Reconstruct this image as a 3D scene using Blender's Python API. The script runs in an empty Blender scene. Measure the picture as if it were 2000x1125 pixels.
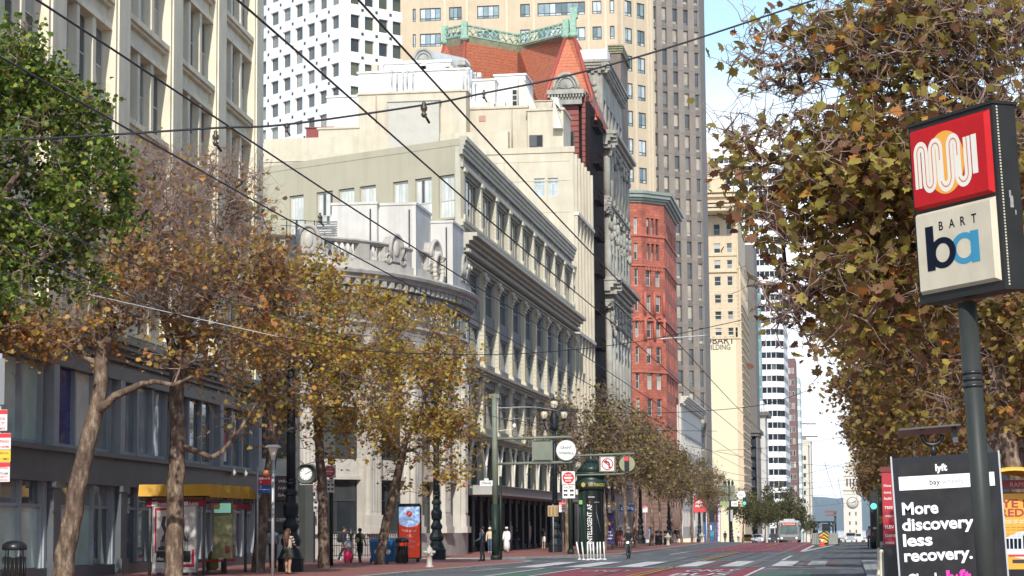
import bpy, math, random
import numpy as np
from mathutils import Vector, Matrix
C = bpy.context.scene.collection
R = math.radians
rnd = random.Random(7)

# ------------------------------------------------------------------ camera
F = 4278.0; CXp, CYp = 1000.0, 562.5
CAMZ = 1.65
def _basis():
    v = Vector((660, -467.5, -F)).normalized()          # street direction (+Y) seen by the camera
    ux = -math.sin(0.008); uy = 1.0
    for _ in range(50):
        uz = -(ux*v.x + uy*v.y)/v.z
        uy = math.sqrt(max(0, 1-ux*ux-uz*uz))
    u = Vector((ux, uy, uz)).normalized()
    x = v.cross(u)
    return x, v, u
_X, _V, _U = _basis()
MC = Matrix((_X, _V, _U))                              # camera vector -> world vector
def ray(px, py):
    return (MC @ Vector((px-CXp, CYp-py, -F))).normalized()
def atY(px, py, Y):
    d = ray(px, py); t = Y/d.y
    return Vector((d.x*t, Y, CAMZ+d.z*t))
def atX(px, py, X):
    d = ray(px, py); t = X/d.x
    return Vector((X, d.y*t, CAMZ+d.z*t))
def G(px, py, z=0.0):
    d = ray(px, py); t = (z-CAMZ)/d.z
    return Vector((d.x*t, d.y*t, z))
def proj(p):
    c = MC.transposed() @ (Vector(p)-Vector((0, 0, CAMZ)))
    return (CXp + F*c.x/-c.z, CYp - F*c.y/-c.z)
def gz(y):                                             # height of the ground along the street
    if y < 225: return 0.0
    if y < 300: return -(y-225)**2/75*0.5*0.0085
    return -0.32-(y-300)*0.0085

# ------------------------------------------------------------------ materials
MATS = {}
def ramp(nt, fac, stops, interp='LINEAR'):
    r = nt.nodes.new('ShaderNodeValToRGB'); r.color_ramp.interpolation = interp
    el = r.color_ramp.elements
    while len(el) < len(stops): el.new(0.5)
    for e, (p, c) in zip(el, stops):
        e.position = p; e.color = (c[0], c[1], c[2], 1)
    nt.links.new(fac, r.inputs[0]); return r.outputs[0]
def base(name):
    m = bpy.data.materials.new(name); m.use_nodes = True
    nt = m.node_tree; b = nt.nodes['Principled BSDF']; MATS[name] = m
    return m, nt, b
def noise(nt, scale, detail=6, stretch=None, rough=0.6):
    tc = nt.nodes.new('ShaderNodeTexCoord'); n = nt.nodes.new('ShaderNodeTexNoise')
    n.inputs['Scale'].default_value = scale; n.inputs['Detail'].default_value = detail
    n.inputs['Roughness'].default_value = rough
    if stretch:
        mp = nt.nodes.new('ShaderNodeMapping'); mp.inputs['Scale'].default_value = stretch
        nt.links.new(tc.outputs['Object'], mp.inputs[0]); nt.links.new(mp.outputs[0], n.inputs['Vector'])
    else: nt.links.new(tc.outputs['Object'], n.inputs['Vector'])
    return n.outputs['Fac']
def mixc(nt, fac, a, b, mode='MIX'):
    m = nt.nodes.new('ShaderNodeMix'); m.data_type = 'RGBA'; m.blend_type = mode
    for sock, v in ((m.inputs[0], fac), (m.inputs[6], a), (m.inputs[7], b)):
        if hasattr(v, 'links'): nt.links.new(v, sock)
        elif isinstance(v, (int, float)): sock.default_value = v
        else: sock.default_value = (v[0], v[1], v[2], 1)
    return m.outputs[2]
def bump(nt, b, h, strength=0.3, dist=0.02):
    bp = nt.nodes.new('ShaderNodeBump'); bp.inputs['Strength'].default_value = strength; bp.inputs['Distance'].default_value = dist
    nt.links.new(h, bp.inputs['Height']); nt.links.new(bp.outputs[0], b.inputs['Normal'])
def M(name, col=(0.5,)*3, rough=0.7, var=0.18, scale=1.2, streak=0.0, metal=0.0, bmp=0.0, bscale=20, emit=0.0, spec=None, island=0.0):
    """painted / stone / metal surface with blotchy wear and rain streaks"""
    if name in MATS: return MATS[name]
    m, nt, b = base(name)
    b.inputs['Roughness'].default_value = rough; b.inputs['Metallic'].default_value = metal
    if spec is not None: b.inputs['Specular IOR Level'].default_value = spec
    c = col
    if var:
        n = noise(nt, scale)
        c = ramp(nt, n, [(0.28, [x*(1-var) for x in col]), (0.72, [min(1, x*(1+var*0.7)) for x in col])])
    if streak:
        n = noise(nt, 1.0, 5, (1.6, 1.6, 0.12))
        f = ramp(nt, n, [(0.45, (1,)*3), (0.75, (1-streak,)*3)])
        c = mixc(nt, 1.0, c, f, 'MULTIPLY')
    if island:
        g = nt.nodes.new('ShaderNodeNewGeometry')
        f = ramp(nt, g.outputs['Random Per Island'], [(0, (1-island,)*3), (1, (1,)*3)])
        c = mixc(nt, 1.0, c, f, 'MULTIPLY')
    if hasattr(c, 'links'): nt.links.new(c, b.inputs['Base Color'])
    else: b.inputs['Base Color'].default_value = (*col, 1)
    if bmp: bump(nt, b, noise(nt, bscale, 5), bmp)
    if emit:
        b.inputs['Emission Color'].default_value = (*col, 1); b.inputs['Emission Strength'].default_value = emit
    return m
def M_glass(name, stops, rough=0.08, spec=0.7):
    """window glass over rooms and blinds: each pane its own tone"""
    if name in MATS: return MATS[name]
    m, nt, b = base(name)
    g = nt.nodes.new('ShaderNodeNewGeometry'); oi = nt.nodes.new('ShaderNodeObjectInfo'); ad = nt.nodes.new('ShaderNodeMath'); ad.operation = 'ADD'; fr = nt.nodes.new('ShaderNodeMath'); fr.operation = 'FRACT'
    nt.links.new(g.outputs['Random Per Island'], ad.inputs[0]); nt.links.new(oi.outputs['Random'], ad.inputs[1]); nt.links.new(ad.outputs[0], fr.inputs[0])
    c = ramp(nt, fr.outputs[0], stops, 'CONSTANT')
    n = noise(nt, 0.7, 4)
    f = ramp(nt, n, [(0.3, (0.75,)*3), (0.7, (1.15,)*3)])
    c = mixc(nt, 1.0, c, f, 'MULTIPLY')
    nt.links.new(c, b.inputs['Base Color']); b.inputs['Roughness'].default_value = rough
    b.inputs['Specular IOR Level'].default_value = spec
    nb = noise(nt, 0.5, 2); bump(nt, b, nb, 0.12, 0.05)
    return m
def M_brick(name, c1, c2, mortar, bw=0.22, bh=0.075, msize=0.012, axis='wall', var=0.35, rough=0.85, bmp=0.4):
    if name in MATS: return MATS[name]
    m, nt, b = base(name)
    tc = nt.nodes.new('ShaderNodeTexCoord'); br = nt.nodes.new('ShaderNodeTexBrick')
    br.inputs['Scale'].default_value = 1; br.inputs['Brick Width'].default_value = bw; br.inputs['Row Height'].default_value = bh
    br.inputs['Mortar Size'].default_value = msize
    br.inputs['Color1'].default_value = (*c1, 1); br.inputs['Color2'].default_value = (*c2, 1); br.inputs['Mortar'].default_value = (*mortar, 1)
    if axis == 'ground': nt.links.new(tc.outputs['Object'], br.inputs['Vector'])
    else:
        s = nt.nodes.new('ShaderNodeSeparateXYZ'); nt.links.new(tc.outputs['Object'], s.inputs[0])
        a = nt.nodes.new('ShaderNodeMath'); a.operation = 'ADD'; nt.links.new(s.outputs[0], a.inputs[0]); nt.links.new(s.outputs[1], a.inputs[1])
        cb = nt.nodes.new('ShaderNodeCombineXYZ'); nt.links.new(a.outputs[0], cb.inputs[0]); nt.links.new(s.outputs[2], cb.inputs[1])
        nt.links.new(cb.outputs[0], br.inputs['Vector'])
    n = noise(nt, 0.5, 7)
    f = ramp(nt, n, [(0.3, (1-var,)*3), (0.7, (1+var*0.3,)*3)])
    c = mixc(nt, 1.0, br.outputs['Color'], f, 'MULTIPLY')
    nt.links.new(c, b.inputs['Base Color']); b.inputs['Roughness'].default_value = rough
    bump(nt, b, br.outputs['Fac'], -bmp, 0.01)
    return m
def M_worn(name, col, under=(0.13, 0.135, 0.14), amt=0.5, scale=1.6):
    m, nt, b = base(name); n = noise(nt, scale, 9, (1, 0.35, 1), 0.75); f = ramp(nt, n, [(amt-0.06, (0,)*3), (amt+0.10, (1,)*3)])
    n2 = noise(nt, 0.25, 4); c = ramp(nt, n2, [(0.3, [x*0.75 for x in col]), (0.7, col)]); nt.links.new(mixc(nt, f, c, under), b.inputs['Base Color']); b.inputs['Roughness'].default_value = 0.85; return m
def M_leaf(name, stops, trans=0.35):
    m, nt, b = base(name)
    g = nt.nodes.new('ShaderNodeNewGeometry')
    c = ramp(nt, g.outputs['Random Per Island'], stops)
    n = noise(nt, 3.0, 2); f = ramp(nt, n, [(0.3, (0.7,)*3), (0.7, (1.2,)*3)])
    c = mixc(nt, 1.0, c, f, 'MULTIPLY')
    nt.links.new(c, b.inputs['Base Color']); b.inputs['Roughness'].default_value = 0.55
    b.inputs['Specular IOR Level'].default_value = 0.35
    t = nt.nodes.new('ShaderNodeBsdfTranslucent'); nt.links.new(c, t.inputs[0])
    mx = nt.nodes.new('ShaderNodeMixShader'); mx.inputs[0].default_value = trans
    o = nt.nodes['Material Output']
    nt.links.new(b.outputs[0], mx.inputs[1]); nt.links.new(t.outputs[0], mx.inputs[2]); nt.links.new(mx.outputs[0], o.inputs[0])
    return m
def M_bark(name, a, b_, c_):
    m, nt, b = base(name)
    n = noise(nt, 5.0, 5, (1, 1, 0.35), 0.7)
    c = ramp(nt, n, [(0.36, a), (0.52, b_), (0.66, c_)])
    nt.links.new(c, b.inputs['Base Color']); b.inputs['Roughness'].default_value = 0.9
    bump(nt, b, noise(nt, 14, 6, (1, 1, 0.4), 0.7), 0.9, 0.05)
    return m

# ------------------------------------------------------------------ mesh builder
class MB:
    def __init__(s): s.v = []; s.f = []; s.mi = []; s.mats = []; s.sm = []
    def m(s, mat):
        if mat not in s.mats: s.mats.append(mat)
        return s.mats.index(mat)
    def add(s, vs, fs, mat, smooth=False):
        o = len(s.v); s.v.extend([tuple(v) for v in vs]); k = s.m(mat)
        for f in fs: s.f.append([i+o for i in f]); s.mi.append(k); s.sm.append(smooth)
    def box(s, x0, x1, y0, y1, z0, z1, mat, T=None):
        vs = [(x, y, z) for z in (z0, z1) for y in (y0, y1) for x in (x0, x1)]
        if T is not None: vs = [T @ Vector(v) for v in vs]
        s.add(vs, [(0,2,3,1),(4,5,7,6),(0,1,5,4),(2,6,7,3),(0,4,6,2),(1,3,7,5)], mat)
    def quad(s, a, b, c, d, mat): s.add([a, b, c, d], [(0,1,2,3)], mat)
    def prism(s, poly, z0, z1, mat, T=None, cap=True):
        n = len(poly); vs = [(x, y, z0) for x, y in poly]+[(x, y, z1) for x, y in poly]
        if T is not None: vs = [T @ Vector(v) for v in vs]
        fs = [(i, (i+1) % n, n+(i+1) % n, n+i) for i in range(n)]
        if cap: fs += [tuple(range(n-1, -1, -1)), tuple(range(n, 2*n))]
        s.add(vs, fs, mat)
    def tube(s, pts, rad, mat, n=8, cap=True, smooth=True):
        pts = [Vector(p) for p in pts]
        if not hasattr(rad, '__len__'): rad = [rad]*len(pts)
        vs = []; ref = None
        for i, p in enumerate(pts):
            d = (pts[min(i+1, len(pts)-1)]-pts[max(i-1, 0)])
            if d.length < 1e-9: d = Vector((0, 0, 1))
            d.normalize()
            if ref is None:
                ref = d.cross(Vector((0, 0, 1)))
                if ref.length < 0.05: ref = d.cross(Vector((1, 0, 0)))
            ref = (ref-d*ref.dot(d)).normalized(); q = d.cross(ref)
            for k in range(n):
                a = 2*math.pi*k/n; vs.append(p+(ref*math.cos(a)+q*math.sin(a))*rad[i])
        fs = [(i*n+k, i*n+(k+1) % n, (i+1)*n+(k+1) % n, (i+1)*n+k) for i in range(len(pts)-1) for k in range(n)]
        if cap: fs += [tuple(range(n-1, -1, -1)), tuple(range((len(pts)-1)*n, len(pts)*n))]
        s.add(vs, fs, mat, smooth)
    def lathe(s, prof, cen, mat, n=16, T=None, smooth=True, sq=None):
        vs = []
        for r, z in prof:
            for k in range(n):
                a = 2*math.pi*(k+0.5)/n; v = Vector((cen[0]+r*math.cos(a), cen[1]+r*math.sin(a), cen[2]+z))
                vs.append(T @ v if T is not None else v)
        fs = [(i*n+k, i*n+(k+1) % n, (i+1)*n+(k+1) % n, (i+1)*n+k) for i in range(len(prof)-1) for k in range(n)]
        fs += [tuple(range(n-1, -1, -1)), tuple(range((len(prof)-1)*n, len(prof)*n))]
        s.add(vs, fs, mat, smooth)
    def ell(s, c, r, mat, n=12, T=None):
        s.lathe([(math.sin(t)*1.0, -math.cos(t)) for t in [0.02+(math.pi-0.04)*i/8 for i in range(9)]], (0, 0, 0), mat, n,
                (T if T is not None else Matrix.Identity(4)) @ Matrix.Translation(c) @ Matrix.Diagonal((r[0], r[1], r[2], 1)))
    def mesh(s, me, T, mat):
        s.add([T @ v.co for v in me.vertices], [tuple(p.vertices) for p in me.polygons], mat)
    def data(s, name):
        me = bpy.data.meshes.new(name); me.from_pydata(s.v, [], s.f)
        for mt in s.mats: me.materials.append(mt)
        me.polygons.foreach_set('material_index', s.mi); me.polygons.foreach_set('use_smooth', s.sm); me.update()
        return me
    def build(s, name, parent=None, **kw):
        if not s.v: return None
        o = bpy.data.objects.new(name, s.data(name)); C.objects.link(o)
        if parent is not None:
            o.parent = parent; o.matrix_parent_inverse = parent.matrix_basis.inverted()
        for k, v in kw.items(): o[k] = v
        return o
def tag(o, label, cat, group=None):
    o['label'] = label; o['category'] = cat
    if group: o['group'] = group
    return o
def thing(name, loc, label, cat, group=None, rz=0.0):
    o = bpy.data.objects.new(name, None); C.objects.link(o); o.location = loc; o.rotation_euler = (0, 0, rz)
    o.empty_display_size = 0.3
    return tag(o, label, cat, group)
def struct(o): o['kind'] = 'structure'; return o
def stuff(o): o['kind'] = 'stuff'; return o
def rot_parent(root):                                   # parts built in local coordinates of the root
    for c in root.children: c.matrix_parent_inverse = Matrix.Identity(4)
def dup(root, loc, rz=None, label=None, group=None, scale=None):
    r = root.copy(); C.objects.link(r); r.location = loc
    if rz is not None: r.rotation_euler = (root.rotation_euler[0], root.rotation_euler[1], rz)
    if scale is not None: r.scale = (scale,)*3 if isinstance(scale, (int, float)) else scale
    if label: r['label'] = label
    if group: r['group'] = group
    for ch in list(root.children):
        c = ch.copy(); C.objects.link(c); c.parent = r
        for g in ch.children:
            d = g.copy(); C.objects.link(d); d.parent = c
    return r
class L:                                                # local-thing helper: parts in root coordinates
    def __init__(s, name, loc, label, cat, group=None, rz=0.0):
        s.o = thing(name, loc, label, cat, group, rz)
    def part(s, mb, name, parent=None, **kw):
        o = mb.build(name, None, **kw)
        if o is not None: o.parent = parent or s.o
        return o

# text as flat mesh: local x = reading direction, y = up
_tc = {}
def tmesh(txt, bold=0.0, ext=0.0, spacing=1.0):
    key = (txt, bold, ext, spacing)
    if key in _tc: return _tc[key]
    cu = bpy.data.curves.new('t', 'FONT'); cu.body = txt; cu.size = 1.0; cu.offset = bold; cu.extrude = ext
    cu.align_x = 'CENTER'; cu.space_character = spacing; cu.resolution_u = 3
    ob = bpy.data.objects.new('t', cu); C.objects.link(ob)
    bpy.context.view_layer.update()
    me = bpy.data.meshes.new_from_object(ob.evaluated_get(bpy.context.evaluated_depsgraph_get()))
    bpy.data.objects.remove(ob); bpy.data.curves.remove(cu)
    _tc[key] = me; return me
def frame(o, u, up=(0, 0, 1)):                           # matrix: x->u, y->up, z->normal (u x up)
    u = Vector(u).normalized(); up = Vector(up).normalized(); n = u.cross(up)
    m = Matrix((u, up, n)).transposed().to_4x4(); m.translation = Vector(o); return m
def text(mb, txt, T, x, y, h, mat, bold=0.0, w=None, align='C', lift=0.006, ext=0.0, spacing=1.0):
    """text in frame T centred (or L) at x,y with cap height h"""
    me = tmesh(txt, bold, ext, spacing)
    xs = [v.co.x for v in me.vertices]
    if not xs: return
    s = h/0.69; sx = s
    if w: sx = w/(max(xs)-min(xs))
    off = -(max(xs)+min(xs))/2 if align == 'C' else -min(xs)
    mb.mesh(me, T @ Matrix.Translation((x, y, lift)) @ Matrix.Diagonal((sx, s, 1, 1)) @ Matrix.Translation((off, 0, 0)), mat)

# facade helper: u along the wall (viewer's left to right), d outward
class FA:
    def __init__(s, o, u):
        s.o = Vector((o[0], o[1], 0)); s.u = Vector((u[0], u[1], 0)).normalized(); s.n = Vector((s.u.y, -s.u.x, 0))
        s.T = Matrix((s.u, s.n, Vector((0, 0, 1)))).transposed().to_4x4(); s.T.translation = s.o
    def p(s, u, d, z): return s.o+s.u*u+s.n*d+Vector((0, 0, z))
    def box(s, mb, u0, u1, z0, z1, d0, d1, mat): mb.box(u0, u1, d0, d1, z0, z1, mat, s.T)
    def tf(s, u, d, z): return frame(s.p(u, d, z), s.u)
def wall_grid(mb, fa, u0, u1, z0, z1, cols, rows, depth, mat, spmat=None):
    """solid wall strips around a grid of openings"""
    e = [u0]+[x for c in cols for x in c]+[u1]
    for i in range(0, len(e), 2):
        if e[i+1]-e[i] > 1e-4: fa.box(mb, e[i], e[i+1], z0, z1, -depth, 0, mat)
    ze = [z0]+[x for r in rows for x in r]+[z1]
    for a, b in cols:
        for i in range(0, len(ze), 2):
            if ze[i+1]-ze[i] > 1e-4: fa.box(mb, a, b, ze[i], ze[i+1], -depth, -0.003, spmat or mat)
class WinSet:
    """windows of one building: the first 100 are parts, the rest one stuff part"""
    def __init__(s, root, name='window', cap=95): s.root = root; s.n = 0; s.rest = MB(); s.name = name; s.cap = cap
    def new(s): return MB()
    def put(s, mb, pane=None):
        s.n += 1
        if s.n <= s.cap:
            ob = mb.build(s.name, s.root)
            if pane is not None: po = pane.build('pane'); po.parent = ob
        else:
          for mb in ([mb, pane] if pane is not None else [mb]):
            o = len(s.rest.v); s.rest.v.extend(mb.v)
            ks = [s.rest.m(m_) for m_ in mb.mats]
            for f, k, sm in zip(mb.f, mb.mi, mb.sm): s.rest.f.append([i+o for i in f]); s.rest.mi.append(ks[k]); s.rest.sm.append(sm)
    def end(s):
        if s.rest.v:
            o = s.rest.build(s.name, s.root); o['kind'] = 'stuff'
def window(ws, fa, a, b, z0, z1, depth, frm, gl, fw=0.07, vbars=0, hbars=(0.5,), off=0.06, sill=None):
    w = MB(); g_ = MB()
    d = -depth+0.02
    fa.box(w, a, a+fw, z0, z1, d, d+off, frm); fa.box(w, b-fw, b, z0, z1, d, d+off, frm)
    fa.box(w, a+fw, b-fw, z0, z0+fw, d, d+off, frm); fa.box(w, a+fw, b-fw, z1-fw, z1, d, d+off, frm)
    zs = [z0+fw]+[z0+(z1-z0)*h for h in hbars]+[z1-fw]
    us = [a+fw+(b-a-2*fw)*i/(vbars+1) for i in range(vbars+2)]
    for h in hbars:
        zc = z0+(z1-z0)*h; fa.box(w, a+fw, b-fw, zc-fw*0.4, zc+fw*0.4, d, d+off*0.8, frm)
    for i in range(1, vbars+1): fa.box(w, us[i]-fw*0.35, us[i]+fw*0.35, z0+fw, z1-fw, d, d+off*0.7, frm)
    for j in range(len(zs)-1):
        for i in range(vbars+1):
            g_.quad(fa.p(us[i], d+off*0.35, zs[j]), fa.p(us[i+1], d+off*0.35, zs[j]), fa.p(us[i+1], d+off*0.35, zs[j+1]), fa.p(us[i], d+off*0.35, zs[j+1]), gl)
    if sill: fa.box(w, a-0.1, b+0.1, z0-0.14, z0, -depth+0.03, 0.12, sill)
    ws.put(w, g_)
def cornice(mb, fa, u0, u1, z0, z1, out, mat, d0=0.0, steps=4, dent=0.0, dmat=None, dw=None):
    """stepped moulding projecting outwards towards the top, optional row of brackets beneath"""
    for i in range(steps):
        t0, t1 = i/steps, (i+1)/steps
        o = out*(0.25+0.75*(t1**1.3))
        fa.box(mb, u0-o*0.0, u1, z0+(z1-z0)*t0, z0+(z1-z0)*t1-0.003, d0-0.05, d0+o, mat)
    if dent:
        u = u0+dent*0.5
        w = dw or dent*0.45
        while u+w < u1:
            fa.box(mb, u, u+w, z0-(z1-z0)*0.22, z0-0.003, d0-0.02, d0+out*0.55, dmat or mat); u += dent

# fix mirrored frames once, in the builder
_obox = MB.box
def _box(s, x0, x1, y0, y1, z0, z1, mat, T=None):
    n = len(s.f); _obox(s, x0, x1, y0, y1, z0, z1, mat, T)
    if T is not None and T.to_3x3().determinant() < 0:
        for i in range(n, len(s.f)): s.f[i] = s.f[i][::-1]
MB.box = _box
def hit(fa, px, py):
    """(u, z) where the sight line meets the facade's plane"""
    d = ray(px, py); o = Vector((0, 0, CAMZ))
    t = (fa.o-o).dot(fa.n)/d.dot(fa.n); p = o+d*t
    return (p-fa.o).dot(fa.u), p.z
def hu(fa, px, py=800): return hit(fa, px, py)[0]

# ------------------------------------------------------------------ materials of the buildings
cream_stone = M('cream_stone', (0.76, 0.69, 0.52), 0.8, 0.12, 0.6, 0.2, bmp=0.15)
grey_paint = M('dark_grey_paint', (0.095, 0.105, 0.115), 0.45, 0.2, 0.8, 0.1)
mid_grey_paint = M('mid_grey_paint', (0.32, 0.36, 0.39), 0.5, 0.2, 0.8)
frame_dark = M('dark_frame', (0.05, 0.05, 0.05), 0.5, 0.1)
frame_pale = M('pale_frame', (0.55, 0.53, 0.47), 0.6, 0.1)
shop_glass = M_glass('shop_glass', [(0, (0.08, 0.12, 0.13)), (0.3, (0.16, 0.22, 0.235)), (0.6, (0.25, 0.30, 0.31)), (0.85, (0.11, 0.11, 0.10))], 0.04, 1.0)  # pane colours brightened to stand for reflections
mint_glass = M_glass('mint_glass', [(0, (0.50, 0.72, 0.64)), (0.5, (0.62, 0.80, 0.73))], 0.08, 0.5)  # glow of lit shop interiors put into the mint and pale pane colours
pale_glass = M_glass('pale_glass', [(0, (0.82, 0.86, 0.78)), (0.5, (0.86, 0.88, 0.82))], 0.1, 0.5)
blue_glass = M_glass('blue_glass', [(0, (0.03, 0.05, 0.24)), (0.5, (0.03, 0.05, 0.26))], 0.06)
win_glass = M_glass('window_glass', [(0, (0.05, 0.06, 0.065)), (0.35, (0.12, 0.13, 0.13)), (0.55, (0.30, 0.30, 0.27)), (0.75, (0.04, 0.05, 0.05)), (0.9, (0.45, 0.44, 0.40))], 0.08, 0.3)
dark_glass = M_glass('dark_glass', [(0, (0.03, 0.035, 0.04)), (0.5, (0.055, 0.06, 0.06)), (0.85, (0.10, 0.11, 0.105))], 0.1, 0.2)
roofing = M('roof_membrane', (0.35, 0.34, 0.32), 0.9, 0.2)
white_paint = M('white_render', (0.74, 0.73, 0.70), 0.75, 0.12, 0.5, 0.16)

def root(name, p, label, cat, group=None): return thing(name, (p[0], p[1], 0), label, cat, group)

# ------------------------------------------------------------------ 1 office building on the left
def office():
    r = root('office_building', (-29, 80), 'cream stone office block with triple windows above a dark grey two storey shopfront, far left', 'building')
    dirv = Vector((-0.0598, 0.998)); far = Vector((-29.1, 107.0)); Ln = 8.5*7+2.1
    o = far-dirv*Ln; fa = FA(o, dirv)
    mb = MB(); cols = []
    for k in range(7):
        a = 2.1+8.5*k; cols.append((a, a+6.4))
    rows = [(20.9+4.2*k-2.95, 20.9+4.2*k) for k in range(-2, 4)]
    e = [0]+[x for c in cols for x in c]+[Ln]
    for i in range(0, len(e), 2):
        fa.box(mb, e[i], e[i+1], 8.9, 36, -0.62, 0, cream_stone)
        fa.box(mb, e[i]+0.25, e[i+1]-0.25, 8.9, 36, 0.002, 0.07, cream_stone)
    ze = [8.9]+[x for q in rows for x in q]+[36]
    for a, b in cols:
        for i in range(0, len(ze), 2):
            z0, z1 = ze[i], ze[i+1]
            if z1-z0 < 0.05: continue
            fa.box(mb, a, b, z0, z1, -0.62, -0.34, cream_stone)
            fa.box(mb, a+0.02, b-0.02, z1-0.22, z1-0.002, -0.34, -0.04, cream_stone)     # sill course
            fa.box(mb, a+0.02, b-0.02, z1-0.36, z1-0.23, -0.34, -0.16, cream_stone)
            fa.box(mb, a+0.02, b-0.02, z0+0.0, z0+0.2, -0.34, -0.14, cream_stone)       # head moulding
            fa.box(mb, a+0.02, b-0.02, z0+0.2, z0+0.34, -0.34, -0.22, cream_stone)
        for z0, z1 in rows:
            for j in (1, 2):
                m0 = a+6.4*j/3-0.2
                fa.box(mb, m0, m0+0.4, z0, z1, -0.60, -0.22, cream_stone)
    mb.build('wall', r)
    core = MB()
    p0, p1 = fa.p(0, -0.66, 0), fa.p(Ln, -0.66, 0)
    core.prism([(p0.x, p0.y), (p1.x, p1.y), (p1.x-24, p1.y+2), (p0.x-24, p0.y+2)], 0.02, 35.9, cream_stone)
    core.build('building_core', r)
    ws = WinSet(r)
    for a, b in cols:
        for z0, z1 in rows:
            for j in range(3):
                window(ws, fa, a+6.4*j/3+(0.2 if j else 0.02), a+6.4*(j+1)/3-(0.2 if j < 2 else 0.02), z0, z1, 0.6, frame_pale, win_glass, 0.07)
    ws.end()
    # painted shopfront
    b = MB()
    fa.box(b, 0, Ln, 3.55, 4.45, -0.3, 0.14, grey_paint); fa.box(b, 0, Ln, 4.45, 4.62, -0.3, 0.34, grey_paint)
    fa.box(b, 0, Ln, 3.42, 3.55, -0.3, 0.2, grey_paint)
    fa.box(b, 0, Ln, 7.45, 8.1, -0.3, 0.12, grey_paint)
    for i, (zz, oo) in enumerate([(8.1, 0.3), (8.3, 0.5), (8.5, 0.72), (8.7, 0.85)]): fa.box(b, 0, Ln, zz, zz+0.198, -0.3, oo, grey_paint)
    fa.box(b, 0, Ln, 0.1, 0.5, -0.3, 0.06, grey_paint)
    for i in range(8):
        u = 1.05+8.5*i
        fa.box(b, u-0.42, u+0.42, 0.1, 3.42, -0.35, 0.24, grey_paint); fa.box(b, u-0.5, u+0.5, 3.2, 3.42, 0.0, 0.34, grey_paint)
        fa.box(b, u-0.5, u+0.5, 0.1, 0.7, 0.0, 0.32, grey_paint)
        fa.box(b, u-0.32, u+0.32, 4.62, 7.45, -0.35, 0.16, mid_grey_paint)
        fa.box(b, u-0.75, u-0.5, 0.5, 3.42, -0.3, 0.02, mid_grey_paint); fa.box(b, u+0.5, u+0.75, 0.5, 3.42, -0.3, 0.02, mid_grey_paint)
    b.build('shopfront_frame', r)
    ws = WinSet(r, 'shop_window', 99)
    tint = {5: [shop_glass, shop_glass, shop_glass], 4: [shop_glass]*3, 3: [pale_glass, mint_glass, shop_glass], 2: [mint_glass]*3, 6: [shop_glass]*3}
    tint2 = {3: [blue_glass, pale_glass, shop_glass], 2: [mint_glass]*3}
    for k in range(7):
        a0, b0 = 1.05+8.5*k+0.78, 1.05+8.5*(k+1)-0.78
        for j in range(3):
            a, bb = a0+(b0-a0)*j/3, a0+(b0-a0)*(j+1)/3
            g = tint.get(k, [shop_glass]*3)[j]
            w = MB(); d = -0.25
            for x0, x1 in ((a, a+0.09), (bb-0.09, bb)): fa.box(w, x0, x1, 0.5, 3.42, d, d+0.2, mid_grey_paint)
            fa.box(w, a+0.09, bb-0.09, 2.55, 2.66, d, d+0.15, mid_grey_paint)
            for z0, z1, gg in ((0.52, 2.55, g), (2.66, 3.42, shop_glass)):
                w.quad(fa.p(a+0.09, d+0.05, z0), fa.p(bb-0.09, d+0.05, z0), fa.p(bb-0.09, d+0.05, z1), fa.p(a+0.09, d+0.05, z1), gg)
            ws.put(w)
            g = tint2.get(k, [shop_glass]*3)[j]; w = MB()
            for x0, x1 in ((a-0.2, a-0.08), (bb-0.3, bb-0.2)): fa.box(w, x0, x1, 4.64, 7.43, d, d+0.22, mid_grey_paint)
            fa.box(w, a-0.08, bb-0.3, 4.64, 4.78, d, d+0.2, mid_grey_paint)
            w.quad(fa.p(a-0.08, d+0.05, 4.78), fa.p(bb-0.3, d+0.05, 4.78), fa.p(bb-0.3, d+0.05, 7.43), fa.p(a-0.08, d+0.05, 7.43), g)
            ws.put(w)
    ws.end()
    for px, py in ((443, 922), (466, 924)):
        u, z = hit(fa, px, py); m = MB()
        T = Matrix.Translation(fa.p(u, 0.3, z)); m.lathe([(0.02, -0.2), (0.13, -0.12), (0.15, 0.0), (0.08, 0.08), (0.03, 0.2)], (0, 0, 0), MATS['pale_frame'], 10, T)
        m.box(-0.2, 0.05, -0.03, 0.03, 0.02, 0.08, MATS['pale_frame'], T)
        m.build('security_camera', r)
    # red window poster
    s = MB(); u, z = hit(fa, 441, 875)
    red = M('poster_red', (0.5, 0.03, 0.05), 0.5, 0.05); wht = M('sign_white', (0.8, 0.8, 0.78), 0.5, 0.05); blk = M('print_black', (0.02, 0.02, 0.022), 0.5, 0.0)
    fa.box(s, u-0.9, u+0.9, z-0.1, z+0.75, -0.19, -0.17, red); fa.box(s, u-0.9, u+0.9, z-0.6, z-0.1, -0.19, -0.17, wht)
    T = fa.tf(u, -0.17, z)
    for i in range(3): text(s, ('NOW', 'OPEN', 'HERE')[i], T, 0, 0.42-0.24*i, 0.16, wht, 0.02)
    s.build('window_poster', r)
    return fa
red = M('poster_red', (0.5, 0.03, 0.05), 0.5, 0.05); wht = M('sign_white', (0.8, 0.8, 0.78), 0.5, 0.05); blk = M('print_black', (0.02, 0.02, 0.022), 0.5, 0.0)
office_fa = office()

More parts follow.
